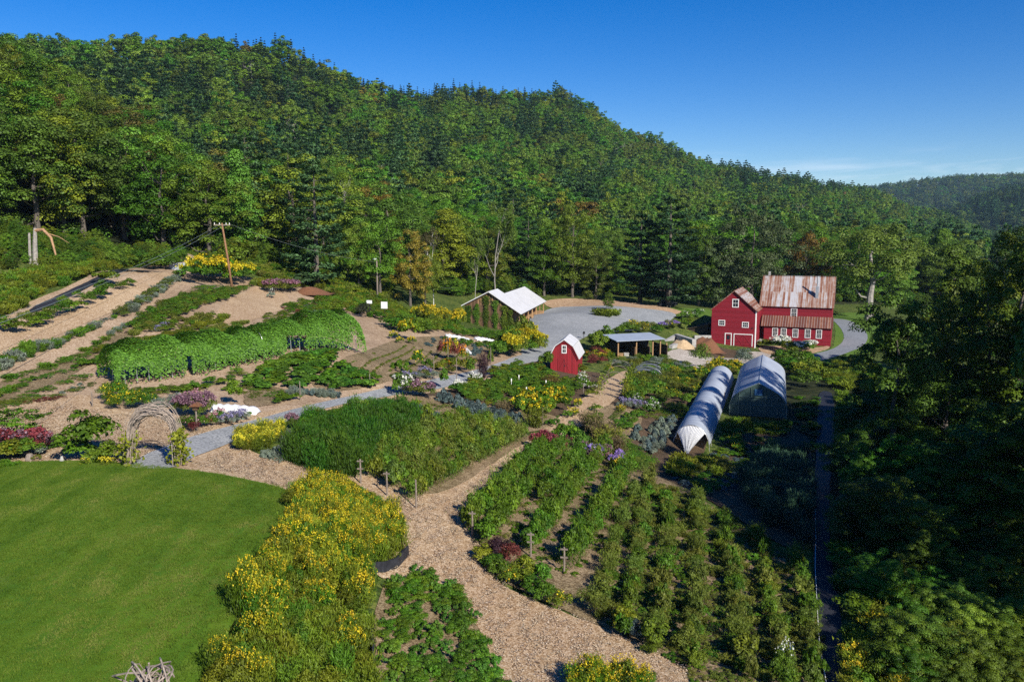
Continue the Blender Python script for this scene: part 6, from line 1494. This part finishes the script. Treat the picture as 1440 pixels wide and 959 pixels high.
def rose_arbor():
    p = gp(868, 562); b = empty('arbor_walk', p, -R(12), 'row of thin arbor hoops with climbing vines over the chip path', 'arbor'); g = np.random.default_rng(5)
    for k in range(4):
        MB().tube([(-math.cos(a) * 1.5 - .6, k * 4.2, math.sin(a) ** .7 * 2.3) for a in np.linspace(0, math.pi, 12)], .035, 5).build('hoop', M['post'], b)
        n = 420; s = g.choice([-1, 1], n, p=[.25, .75]); z = g.uniform(0, 2.2, n); P = np.stack([s * (1.5 - .2 * (z / 2.2) ** 3) - .6 + g.normal(0, .2, n), k * 4.2 + g.normal(0, .35, n), z], 1)
        link(bpy.data.objects.new('vine', np_mesh('vine', leaf_cards(g, P, rdir(g, n) + np.array([0, -.4, .5]), .19, .7), 4, M['yellowgreen'], g.uniform(0, 1, n))), b)
rose_arbor()
# ------------------------------------------------------------------ flower garden left of the red shed
bed('potato_bed', 'dense dark green bed dotted with white labels', [(672,545),(700,532),(760,532),(800,540),(815,552),(800,568),(770,572),(730,560),(690,556)], [('bush','leaf'),('bush','berry'),('mound','leaf')], .8, .85, 1.15, 70)
bed('green_bed', 'fresh green bed between the gravel path and the red shed', [(685,530),(710,520),(740,517),(765,524),(780,534),(740,536),(700,536)], [('bush','bright'),('bush','yellowgreen'),('bush','leaf')], .9, 1.0, 1.2, 71)
bed('green_bed', 'yellow green bed at the bend of the gravel path', [(640,556),(655,546),(685,545),(690,556),(720,566),(700,574),(660,566)], [('bush','yellowgreen'),('bush','bright'),('fine','leaf')], .8, .9, 1.1, 72)
shrubs([(729,584,1.9,1.9),(740,580,2.2,2.0),(752,582,2.2,2.2),(764,578,2.3,2.2),(775,574,2.4,2.1),(784,572,2.4,2.0),(788,578,1.8,1.8),(733,572,1.8,1.8),(746,572,1.9,1.8),(768,585,1.6,1.9),(755,586,1.5,1.9)], 'yellow_sunflower_bush', 'big bush of yellow flowers before the red shed', 'flower', [('bush','leaf','heads','yellow'),('bush','leaf','heads','gold')], 'big yellow flower bushes before the red shed')
shrubs([(774,545,1.5,2.4)], 'bronze_bush', 'round bronze brown bush before the red shed', 'shrub', [('fine','russet')])
shrubs([(812,548,1.1,1.8),(822,546,1.1,2.0),(832,548,1.0,1.8),(818,540,1.0,1.6)], 'white_phlox', 'white flowering clump right of the red shed', 'flower', [('bush','leaf','lowtop','white_petal'),('mound','leaf','dots','white_petal')], 'white flowers right of the red shed')
shrubs([(752,602,1.9,2.2)], 'feathery_clump', 'yellow green feathery clump standing by a bamboo stake', 'shrub', [('feather','yellowgreen')])
shrubs([(707,582,1.2,1.8)], 'brown_clump', 'dry golden brown clump left of the yellow flower bushes', 'shrub', [('feather','brown')])
shrubs([(798,588,.8,1.4),(806,586,.8,1.6),(813,574,.9,1.2),(830,560,1.2,1.5),(772,600,.7,1.4),(780,598,.7,1.4)], 'border_flower', ['low green clump at the chip path corner', 'low gold flower mound at the chip path corner', 'small orange gold clump beside the chip path', 'lime green clump beside the chip path below the shed', 'leafy herb right of the feathery clump', 'second leafy herb right of the feathery clump'], 'flower', [('mound','bright'),('mound','yellowgreen','lowtop','gold'),('mound','olive','lowtop','gold'),('bush','yellowgreen'),('mound','leaf'),('mound','bright')])
row_of('garden_bush', 'green bush around the foot of the red shed', 'shrub', 'bushes around the red shed', [(776,532),(800,534),(822,528),(828,534),(800,540),(778,538)], [('bush','leaf'),('bush','olive')], 1.3, .8, 1.3, 73)
shrubs([(820,528,1.5,1.8)], 'lime_bush', 'lime green bush at the right corner of the red shed', 'shrub', [('bush','yellowgreen')])
shrubs([(768,520,2.6,2.4)], 'dark_sunflower', 'dark leafed tall plant against the left wall of the red shed', 'shrub', [('bush','berry')])
g9 = np.random.default_rng(77)
for p in scatter([(690,546),(740,536),(790,548),(810,556),(780,566),(720,556)], 2.9, seed=9)[:22]:
    o = MB().box(-.05, .05, -.02, .02, .8, 1.08).box(-.02, .02, -.01, .01, -.2, .8).build('plant_label', M['white']); o.location = p; tag(o, 'small white plant label standing in the dense dark green bed', 'label', 'white plant labels in the dark green bed')
row_of('goldenrod', 'golden flowered bush between the gravel path and the parking lot', 'flower', 'golden bushes between path and parking lot', [(700,500),(712,484),(735,474),(758,484),(768,495),(750,503),(720,506)], [('bush','leaf','top','gold'),('fine','olive','cap','gold'),('bush','leaf'),('bush','yellowgreen')], 1.7, 2.6, 2.4, 74)
row_of('green_shrub', 'green shrub between the row covers and the golden bushes', 'shrub', 'green shrubs beside the golden bushes', [(690,500),(700,488),(720,490),(716,504),(700,508)], [('bush','leaf'),('bush','bright')], 1.6, 1.6, 2.0, 75)
shrubs([(733,482,4.2,3.4)], 'small_tree', 'small dark leafy tree beside the right corner of the timber barn', 'tree', [('bush','berry')])

# ------------------------------------------------------------------ lot, barns, meadow
shrubs([(842,444,1.4,3.0),(853,445,1.5,3.6),(865,444,1.3,3.0)], 'island_grass', 'yellow green grass clump on the island in the parking lot', 'grass', [('grass','yellowgreen')], 'grasses on the parking lot island')
row_of('fence_shrub', 'flowering shrub on the bank above the open shed', 'shrub', 'shrubs on the bank above the open shed', [(866,472),(872,464),(910,464),(950,462),(968,456),(972,462),(940,468),(900,472)], [('bush','bright'),('fine','yellowgreen'),('bush','leaf'),('fine','khaki','dots','yellow')], 2.1, 1.9, 2.6, 76)
shrubs([(932,464,1.5,2.4),(940,463,1.6,2.6),(948,462,1.5,2.4)], 'violet_flower', 'violet flower clump on the bank above the concrete bins', 'flower', [('fine','dull','cap','violet')], 'violet flowers above the concrete bins')
row_of('rose_bush', 'pale flowering bush left of the red gabled barn', 'shrub', 'pale bushes left of the red gabled barn', [(955,455),(965,445),(985,446),(985,458),(970,462)], [('bush','bright','dots','white_petal'),('fine','olive')], 2.4, 2.0, 2.8, 77)
shrubs([(1092,492,2.9,3.4),(1100,494,2.8,3.6),(1110,497,2.6,3.6),(1122,498,2.4,3.8),(1130,496,2.4,3.4),(1140,493,1.9,3.0),(1078,489,1.7,2.8),(1071,488,1.5,2.2),(1114,498,2.2,3.2)], 'white_hydrangea', 'hydrangea with white flower heads before the long red barn', 'shrub', [('bush','bright','heads','white_petal'),('bush','bright','cap','white_petal'),('bush','yellowgreen'),('bush','yellowgreen','top','white_petal')], 'white hydrangeas before the long red barn')
shrubs([(985,518,4.0,3.6),(1045,520,3.6,3.6)], 'olive_tree', ['small grey green tree at the left side of the yard', 'small grey green tree behind the greenhouse'], 'tree', [('fine','dull'),('fine','grey')])
row_of('yellow_flower_bush', 'yellow flowering bush at the far end of the hoop tunnel', 'flower', 'yellow flowers at the far end of the tunnel', [(978,532),(990,522),(1035,520),(1048,528),(1020,534),(990,538)], [('bush','olive','top','yellow'),('bush','leaf','heads','gold'),('fine','khaki')], 1.9, 1.9, 2.2, 78)
row_of('boundary_shrub', 'dense olive green shrub right of the greenhouse', 'shrub', 'shrubs right of the greenhouse', [(1085,515),(1105,510),(1140,515),(1152,530),(1145,550),(1122,552),(1115,530)], [('bush','olive'),('bush','dusk'),('bush','leaf')], 2.4, 2.7, 3.2, 79)
bed('meadow', 'sunny yellow green meadow plants beside the drive', [(1150,520),(1185,508),(1215,505),(1235,520),(1225,545),(1190,552),(1165,545)], [('bush','yellowgreen'),('grass','olive'),('bush','leaf'),('fine','yellowgreen')], 1.5, 1.1, 1.8, 80)
bed('meadow', 'rough weeds between the greenhouse and the wood', [(1118,560),(1150,555),(1152,600),(1146,650),(1130,640),(1120,600)], [('grass','leaf'),('bush','dusk')], 1.6, .5, 1.2, 81)
bed('meadow', 'dark weeds along the right of the black fabric strip', [(1178,560),(1200,560),(1215,620),(1205,700),(1190,720),(1180,680),(1180,620)], [('bush','leaf'),('grass','leaf')], 1.3, 1.0, 1.5, 82)
# shaded garden before the greenhouse
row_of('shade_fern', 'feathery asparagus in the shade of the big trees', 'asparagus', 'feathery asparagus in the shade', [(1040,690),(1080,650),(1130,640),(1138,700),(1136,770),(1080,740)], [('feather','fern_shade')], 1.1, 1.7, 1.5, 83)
bed('shade_bed', 'dark leafy vegetables in the shade before the greenhouse', [(930,668),(1000,640),(1035,625),(1090,620),(1060,660),(1030,690),(990,695)], [('bush','leaf'),('rosette','blue'),('mound','berry')], .95, .6, 1.1, 84)
row_of('golden_herb', 'yellow flowering herb in front of the tied tunnel end', 'flower', 'yellow herbs before the tied tunnel end', [(935,664),(950,650),(1000,650),(1030,655),(1020,668),(970,674)], [('fine','yellowgreen'),('grass','yellowgreen'),('fine','khaki')], 1.0, .85, 1.3, 85)
row_of('gold_flower', 'gold flower clump in the shade right of the tunnel', 'flower', 'gold flowers right of the tunnel', [(1010,630),(1025,618),(1045,625),(1045,640),(1025,642)], [('bush','leaf','dots','gold')], 1.3, 1.1, 1.4, 86)
bed('weeds', 'grass and weeds along the shaded foot of the greenhouse', [(1005,600),(1030,592),(1070,600),(1110,598),(1115,612),(1060,614),(1015,612)], [('grass','olive'),('grass','leaf'),('bush','leaf')], .9, .7, 1.0, 87)
# ------------------------------------------------------------------ rows of sparse bushes, lower right
ROWS = [([(835,868),(862,780),(895,690)], 'first'), ([(878,903),(895,790),(912,678)], 'second'), ([(925,918),(935,800),(942,700)], 'third'), ([(972,940),(978,810),(982,706)], 'fourth'), ([(1050,960),(1030,820),(1015,728)], 'fifth'), ([(1104,975),(1085,850),(1063,760)], 'sixth'), ([(1148,975),(1136,860),(1113,785)], 'last')]
def line_points(px, step, jit, seed):
    g = np.random.default_rng(seed); P = gps(px)[:, :2]; out = []
    for a, b2 in zip(P[:-1], P[1:]):
        L = np.linalg.norm(b2 - a)
        for t in np.arange(0, L, step): q = a + (b2 - a) * t / L + g.normal(0, jit, 2); out.append((q[0], q[1], gz(q[0], q[1])))
    return out
for i, (px, nm) in enumerate(ROWS):
    g = np.random.default_rng(90 + i); K = [('cane','khaki'),('cane','dull'),('mound','leaf'),('fine','khaki'),('cane','berry'),('feather','dull'),('bush','leaf'),('cane','dull'),('fine','olive')]
    for p in line_points(px, .58, .16, 90 + i):
        k = K[g.integers(0, len(K))]; f = g.uniform(.5, 1.45)
        if g.uniform() < .08: continue
        plant('currant_bush', p, .95 * f, .98 * g.uniform(.7, 1.3), 'sparse wiry bush in the %s of the lower right rows' % nm, 'shrub', k[0], k[1], group='wiry bushes of the %s lower right row' % nm)
bed('weeds', 'low green weeds between the lower right rows', [(845,870),(880,760),(910,680),(960,690),(1120,790),(1150,880),(1155,985),(1000,985),(930,915)], [('mound','leaf'),('grass','khaki'),('mound','dull'),('finemound','khaki')], .68, .4, .75, 97)
shrubs([(828,862,1.35,1.3),(878,890,1.4,1.4),(920,912,1.5,1.5),(965,918,1.3,1.3),(1045,930,1.5,1.5),(895,900,1.0,1.0)], 'round_shrub', 'full round shrub at the chip path end of the lower right rows', 'shrub', [('fine','khaki'),('bush','yellowgreen'),('bush','berry'),('fine','khaki'),('bush','olive'),('bush','blue')], 'round shrubs at the chip path end')
shrubs([(1105,948,1.0,1.2)], 'white_aster', 'round white flowering shrub near the bottom right of the rows', 'flower', [('finemound','dull','dots','white_petal')])
# ------------------------------------------------------------------ goldenrod border and leafy bed in the foreground
gr = scatter([(408,712),(428,690),(452,690),(478,700),(510,712),(545,728),(568,752),(566,780),(545,792),(522,806),(518,850),(522,900),(526,990),(294,990),(300,960),(322,892),(350,840),(392,770),(412,740)], .62, seed=101)
for p in gr:
    n = noise2(p[0], p[1], 6, 4); h = 1.35 + .35 * n + rng.normal(0, .12); v_ = project(p)[1]; fl = rng.uniform() < (.72 if v_ < 800 else .5 if v_ < 870 else .16) + .35 * n
    if fl: plant('goldenrod_clump', p, max(.8, h), .95, 'goldenrod clump in yellow flower in the border beside the lawn', 'flower', 'feather' if rng.uniform() < .6 else 'fine', ['yellowgreen', 'olive', 'leaf'][rng.integers(0, 3)], 'gold', 'gold' if rng.uniform() < .5 else 'yellow', 'flowering goldenrod beside the lawn')
    else: plant('green_clump', p, max(.7, h * .9), 1.0, 'green clump without flowers in the goldenrod border', 'plant', 'feather' if rng.uniform() < .5 else 'fine', ['olive', 'yellowgreen', 'yellowgreen', 'bright'][rng.integers(0, 4)], group='green clumps in the goldenrod border')
row_of('potato_plant', 'dense leafy vegetable plant in the bed beside the goldenrod', 'vegetable', 'leafy vegetables beside the goldenrod', [(535,830),(590,806),(640,830),(688,900),(705,990),(650,990),(640,900),(600,850),(560,850),(545,870)], [('bush','leaf'),('bush','bright'),('mound','bean')], .55, .55, .85, 102)
row_of('potato_plant', 'leafy vegetable plant at the patchy middle of that bed', 'vegetable', 'vegetables in the patchy middle of the bed', [(535,870),(560,855),(595,860),(630,910),(640,990),(535,990)], [('bush','leaf'),('mound','bean'),('mound','leaf'),('bush','bright')], .55, .45, .85, 103)
row_of('goldenrod_clump', 'goldenrod clump at the bottom edge of the chip path', 'flower', 'goldenrod at the bottom of the chip path', [(785,985),(800,965),(860,962),(905,968),(915,990)], [('feather','leaf','gold','gold'),('fine','olive','gold','yellow')], .55, 1.2, .95, 104, parts=True)
# ------------------------------------------------------------------ trees that stand out
def tree_px(kit, u, vb, vt, hw, name, label, k=0, d=None, cat='tree', group=None):
    if d is None: p = gp(u, vb)
    else: x = (u - 720) / F * d; p = np.array([x, d, gz(x, d)])
    top = at_depth(u, vt, p[1])[2]; H = max(2, top - p[2]); return place_tree(kit[k % len(kit)], p - np.array([0, 0, .1]), rng.uniform(0, 6.28), H, hw * p[1] / F, name, label, cat, group)
tree_px(MID['pine'], 446, 403, 222, 46, 'pine_tree', 'big white pine with a bare lower trunk right of the leaning pole', 0)
tree_px(MID['bare'], 487, 372, 246, 26, 'dead_tree', 'bare grey tree standing behind the big white pine', 0)
tree_px(MID['autumn'], 577, 430, 322, 36, 'maple_tree', 'maple turning yellow between the lamp pole and the birch', 0)
tree_px(MID['lime'], 598, 432, 350, 28, 'maple_tree', 'bright green maple right of the yellow one', 1)
tree_px(MID['birch'], 610, 430, 322, 22, 'birch_tree', 'leaning white birch left of the timber barn', 0)
tree_px(MID['thin'], 698, 425, 286, 38, 'thin_tree', 'thin grey leaved tree with a pale trunk behind the timber barn', 0)
tree_px(MID['thin'], 668, 425, 330, 26, 'thin_tree', 'smaller thin grey leaved tree left of the taller one', 1)
tree_px(MID['maple'], 535, 420, 300, 40, 'broadleaf_tree', 'dark green tree behind the lamp pole', 1); tree_px(MID['ash'], 505, 408, 310, 34, 'broadleaf_tree', 'green tree between the big white pine and the lamp pole', 2)
tree_px(MID['olive'], 805, 418, 285, 40, 'broadleaf_tree', 'tall yellow green tree at the back left of the parking lot', 0); tree_px(MID['maple'], 765, 416, 330, 36, 'broadleaf_tree', 'rounded green tree directly behind the timber barn roof', 1); tree_px(MID['dull'], 838, 420, 345, 34, 'broadleaf_tree', 'low grey green tree behind the dirt bank', 2)
tree_px(MID['pine'], 940, 432, 278, 52, 'pine_tree', 'tall dark pine at the back right of the parking lot', 1); tree_px(MID['pine'], 900, 426, 300, 40, 'pine_tree', 'second dark pine left of the tallest one behind the lot', 0)
tree_px(MID['dusk'], 982, 430, 322, 40, 'broadleaf_tree', 'dark tree left of the big willow', 0); tree_px(MID['willow'], 1055, 440, 285, 60, 'willow_tree', 'big pale green willow behind the red gabled barn', 1); tree_px(MID['willow'], 1010, 434, 330, 42, 'willow_tree', 'smaller pale green tree left of the big willow', 0)
tree_px(MID['autumn'], 1130, 440, 325, 40, 'maple_tree', 'tree with yellowing leaves behind the long rusty roof', 2); tree_px(MID['ash'], 1165, 436, 340, 40, 'broadleaf_tree', 'green tree behind the right end of the long rusty roof', 1)
tree_px([mk_broad(97, 'dull', 6.5, 17, 5.0, 70, 18000, .32, 'broad', 'bark_grey', r0=.6)], 1222, 452, 312, 72, 'oak_tree', 'wide oak with a thick forked trunk beside the drive', 1)
p = gp(856, 436); place_tree(MID['olive'][0], p, 0, 3.6, 1.5, 'sapling', 'slender sapling on the dirt edge of the parking lot')
def broken():
    p = gp(50, 372); b = empty('broken_tree', p, 0, 'broken tree with its snapped trunk bent over at the far left wood edge', 'tree'); MB().tube([(0, 0, -.4), (.1, 0, 2.2), (.3, 0, 4.6)], [.35, .28, .2], 8).build('trunk', M['bark_grey'], b)
    MB().tube([(.3, 0, 4.3), (1.4, -.2, 4.4), (2.4, -.3, 3.4), (2.9, -.4, 1.2)], [.22, .2, .16, .1], 7).build('broken_limb', M['deadwood'], b); MB().tube([(2.0, -.3, 3.9), (3.4, -.3, 3.5), (4.6, -.2, 2.7)], [.08, .05, .02], 5).build('branch', M['deadwood'], b); MB().tube([(-.7, 0, -.3), (-.5, 0, 4.0)], [.2, .14], 7).build('trunk', M['bark_grey'], b)
M['deadwood'] = plain('orange_dead_wood', (.34, .20, .11), .9, .35, 4)
broken()
# the wood on the right, from the drive to the foreground
W1 = 'trees of the wood on the right'
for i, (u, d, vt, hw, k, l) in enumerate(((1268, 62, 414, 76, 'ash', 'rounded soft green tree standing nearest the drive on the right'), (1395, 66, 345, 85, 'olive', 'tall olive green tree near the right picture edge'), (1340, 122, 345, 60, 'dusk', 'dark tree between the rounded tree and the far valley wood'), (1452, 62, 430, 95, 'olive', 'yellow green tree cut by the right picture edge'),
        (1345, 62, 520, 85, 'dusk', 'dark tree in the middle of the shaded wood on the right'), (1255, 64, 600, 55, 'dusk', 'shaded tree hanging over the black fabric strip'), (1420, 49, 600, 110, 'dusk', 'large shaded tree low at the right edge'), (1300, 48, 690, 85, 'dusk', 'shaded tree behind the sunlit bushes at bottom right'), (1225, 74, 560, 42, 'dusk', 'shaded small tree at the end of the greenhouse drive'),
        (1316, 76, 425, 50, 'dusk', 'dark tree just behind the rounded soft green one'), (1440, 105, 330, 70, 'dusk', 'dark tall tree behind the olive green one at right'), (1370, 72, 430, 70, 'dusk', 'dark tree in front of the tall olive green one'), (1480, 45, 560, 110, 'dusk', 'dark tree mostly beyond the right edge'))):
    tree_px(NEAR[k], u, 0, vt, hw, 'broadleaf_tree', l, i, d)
def thicket(poly, spacing, H, label, group, kinds, seed):
    g = np.random.default_rng(seed)
    for p in scatter(poly, spacing, seed=seed):
        q = MID[kinds[g.integers(0, len(kinds))]][g.integers(0, 4)]; h = H * g.uniform(.7, 1.35); w = h * g.uniform(.75, 1.1)
        o = link(bpy.data.objects.new('thicket_shrub', q['crown'])); o.location = p - np.array([0, 0, .15]); o.rotation_euler = (0, 0, g.uniform(0, 6.28)); o.scale = (w / 11, w / 11, h / q['H']); tag(o, label, 'shrub', group)
thicket([(1245,985),(1262,905),(1300,875),(1360,868),(1450,880),(1500,930),(1500,985)], 1.25, 2.2, 'sunlit leafy shrub in the thicket of the bottom right corner', 'sunlit shrubs of the bottom right thicket', ['maple', 'olive', 'ash', 'lime'], 107)
thicket([(1215,880),(1240,835),(1300,810),(1450,810),(1480,870),(1360,860),(1300,868),(1260,895)], 1.5, 2.6, 'half shaded shrub behind the bottom right thicket', 'half shaded shrubs behind the thicket', ['maple', 'dusk', 'olive'], 108)
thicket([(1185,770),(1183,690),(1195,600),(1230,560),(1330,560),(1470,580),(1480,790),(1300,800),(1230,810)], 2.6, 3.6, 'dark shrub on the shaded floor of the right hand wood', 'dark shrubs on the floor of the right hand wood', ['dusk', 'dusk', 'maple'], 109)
row_of('goldenrod_clump', 'goldenrod clump right of the black fabric at the bottom', 'flower', 'goldenrod right of the black fabric', [(1190,985),(1195,900),(1215,870),(1255,890),(1280,985)], [('feather','yellowgreen'),('fine','leaf','gold','gold'),('fine','olive'),('feather','olive','gold','yellow'),('bush','leaf')], .8, 1.1, 1.2, 105)
bed('undergrowth', 'dark undergrowth at the foot of the wood on the right', [(1185,880),(1180,780),(1195,700),(1240,680),(1330,700),(1440,760),(1440,900),(1300,880),(1230,870)], [('bush','leaf'),('bush','dusk'),('grass','leaf')], 1.2, .9, 1.5, 106)
# trees of the same wood beyond the right edge: they throw the shade over the lower garden
for i, (x, y, H) in enumerate(((29, 35, 22), (33, 42, 23), (37, 32, 23), (30, 26, 20), (36, 16, 15), (42, 40, 21), (42, 25, 20), (66, 64, 20), (43.8, 57.5, 31), (40.5, 49.5, 30), (49, 65, 31))):
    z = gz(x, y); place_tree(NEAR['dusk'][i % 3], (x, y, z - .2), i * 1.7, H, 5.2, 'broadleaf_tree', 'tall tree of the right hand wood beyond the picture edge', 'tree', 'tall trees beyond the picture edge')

# ------------------------------------------------------------------ grass blades and loose chips
def turf_and_litter():
    g = np.random.default_rng(31); kit = []
    for k in range(4):
        n = 90; P = np.stack([g.uniform(-.2, .2, n), g.uniform(-.2, .2, n), np.full(n, .022)], 1); A = np.stack([g.normal(.25, .5, n), g.normal(0, .5, n), np.ones(n)], 1)
        kit.append(np_mesh('grass_blades', leaf_cards(g, P, rdir(g, n) * np.array([1, 1, .3]), .075, .16, A), 4, M['lawn_blade'], g.uniform(0, 1, n)))
    pts = scatter([(-40,653),(60,651),(130,650),(190,655),(260,663),(330,674),(385,685),(412,695),(425,715),(421,738),(402,765),(362,820),(325,880),(300,960),(290,1000),(-40,1000)], .27, .5, 301)
    s = g.uniform(.7, 1.3, len(pts)); stuff('lawn_grass', 'short mown grass of the round lawn', pts, kit, np.stack([s, s, s * g.uniform(.8, 1.3, len(pts))], 1), None, 301, zoff=.09)
    kit = []
    for k in range(4):
        n = 110; P = np.stack([g.uniform(-.45, .45, n), g.uniform(-.45, .45, n), g.uniform(.004, .03, n)], 1)
        kit.append(np_mesh('chips', leaf_cards(g, P, np.array([0, 0, 1.0]) + rdir(g, n) * .5, .075, .5), 4, M['chip_flake'], g.uniform(0, 1, n)))
    for nm, lab, poly, z in (('chip_litter', 'loose wood chips on the path through the lower garden', [(560,690),(620,700),(690,655),(735,628),(770,602),(800,578),(700,690),(665,720),(660,770),(690,815),(760,850),(840,880),(930,920),(990,965),(1000,1000),(690,1000),(680,890),(640,835),(590,806),(560,812),(530,790),(565,775),(570,740),(540,705)], .07), ('chip_litter', 'loose wood chips on the yard around the arch', [(-30,650),(-30,580),(70,566),(150,580),(240,588),(330,592),(260,615),(190,648),(100,648)], .055), ('chip_litter', 'loose wood chips between the lawn and the bright yellow plants', [(265,655),(340,615),(350,640),(420,648),(470,672),(440,700),(400,686),(330,672)], .055)):
        pts = scatter(poly, .62, .5, 302); s = g.uniform(.8, 1.2, len(pts)); stuff(nm, lab, pts, kit, np.stack([s, s, s], 1), None, 302, zoff=z)
def blade_mat():
    t = NT('lawn_blades'); at = t.n('ShaderNodeAttribute', attribute_name='tint'); ge = t.n('ShaderNodeNewGeometry')
    def nz(scale, det, rot=None, sc=(1, 1, 1)):
        mp = t.n('ShaderNodeMapping'); mp.inputs['Scale'].default_value = sc; mp.inputs['Rotation'].default_value = (0, 0, rot or 0); t.link(ge.outputs['Position'], mp.inputs[0]); return t.noise(scale, det, mp, .65, .4)
    a = nz(.45, 6); b2 = nz(.9, 5, R(-52), (1, .16, 1)); c = nz(.13, 3)
    f = t.math('ADD', t.math('MULTIPLY', a.outputs[0], .55), t.math('MULTIPLY', b2.outputs[0], .55)); f = t.math('ADD', f, t.math('MULTIPLY', c.outputs[0], .35)); f = t.math('ADD', f, t.math('MULTIPLY', at.outputs['Fac'], .14))
    r = t.ramp(f, [(.54, (.034, .086, .006)), (.70, (.074, .140, .011)), (.84, (.115, .18, .018)), (.97, (.20, .22, .05))])
    p = t.n('ShaderNodeBsdfPrincipled'); p.inputs['Roughness'].default_value = .7; p.inputs['Specular IOR Level'].default_value = .15; t.link(r.outputs[0], p.inputs['Base Color'])
    tr = t.n('ShaderNodeBsdfTranslucent'); t.link(r.outputs[0], tr.inputs[0]); mx = t.n('ShaderNodeMixShader'); mx.inputs[0].default_value = .25
    t.link(p.outputs[0], mx.inputs[1]); t.link(tr.outputs[0], mx.inputs[2]); t.link(mx.outputs[0], t.out.inputs[0]); return t.m
M['lawn_blade'] = blade_mat()
M['chip_flake'] = foliage('chip_flakes', (.17, .10, .055), (.60, .50, .37), .01, .15, 0)
turf_and_litter()
bed('path_weeds', 'scattered small weeds along the edges of the chip path', [(560,700),(690,660),(740,630),(700,690),(665,725),(668,780),(700,818),(780,858),(880,900),(1000,975),(690,975),(640,838),(590,812),(560,780)], [('smallros','leaf'),('finemound','khaki')], 2.4, .12, .22, 303)

bed('weeds', 'low weeds between the rows of the right berry block', [(665,760),(690,720),(750,645),(880,650),(885,690),(850,760),(815,815),(740,800)], [('mound','leaf'),('finemound','khaki'),('smallros','leaf')], .95, .35, .7, 304)
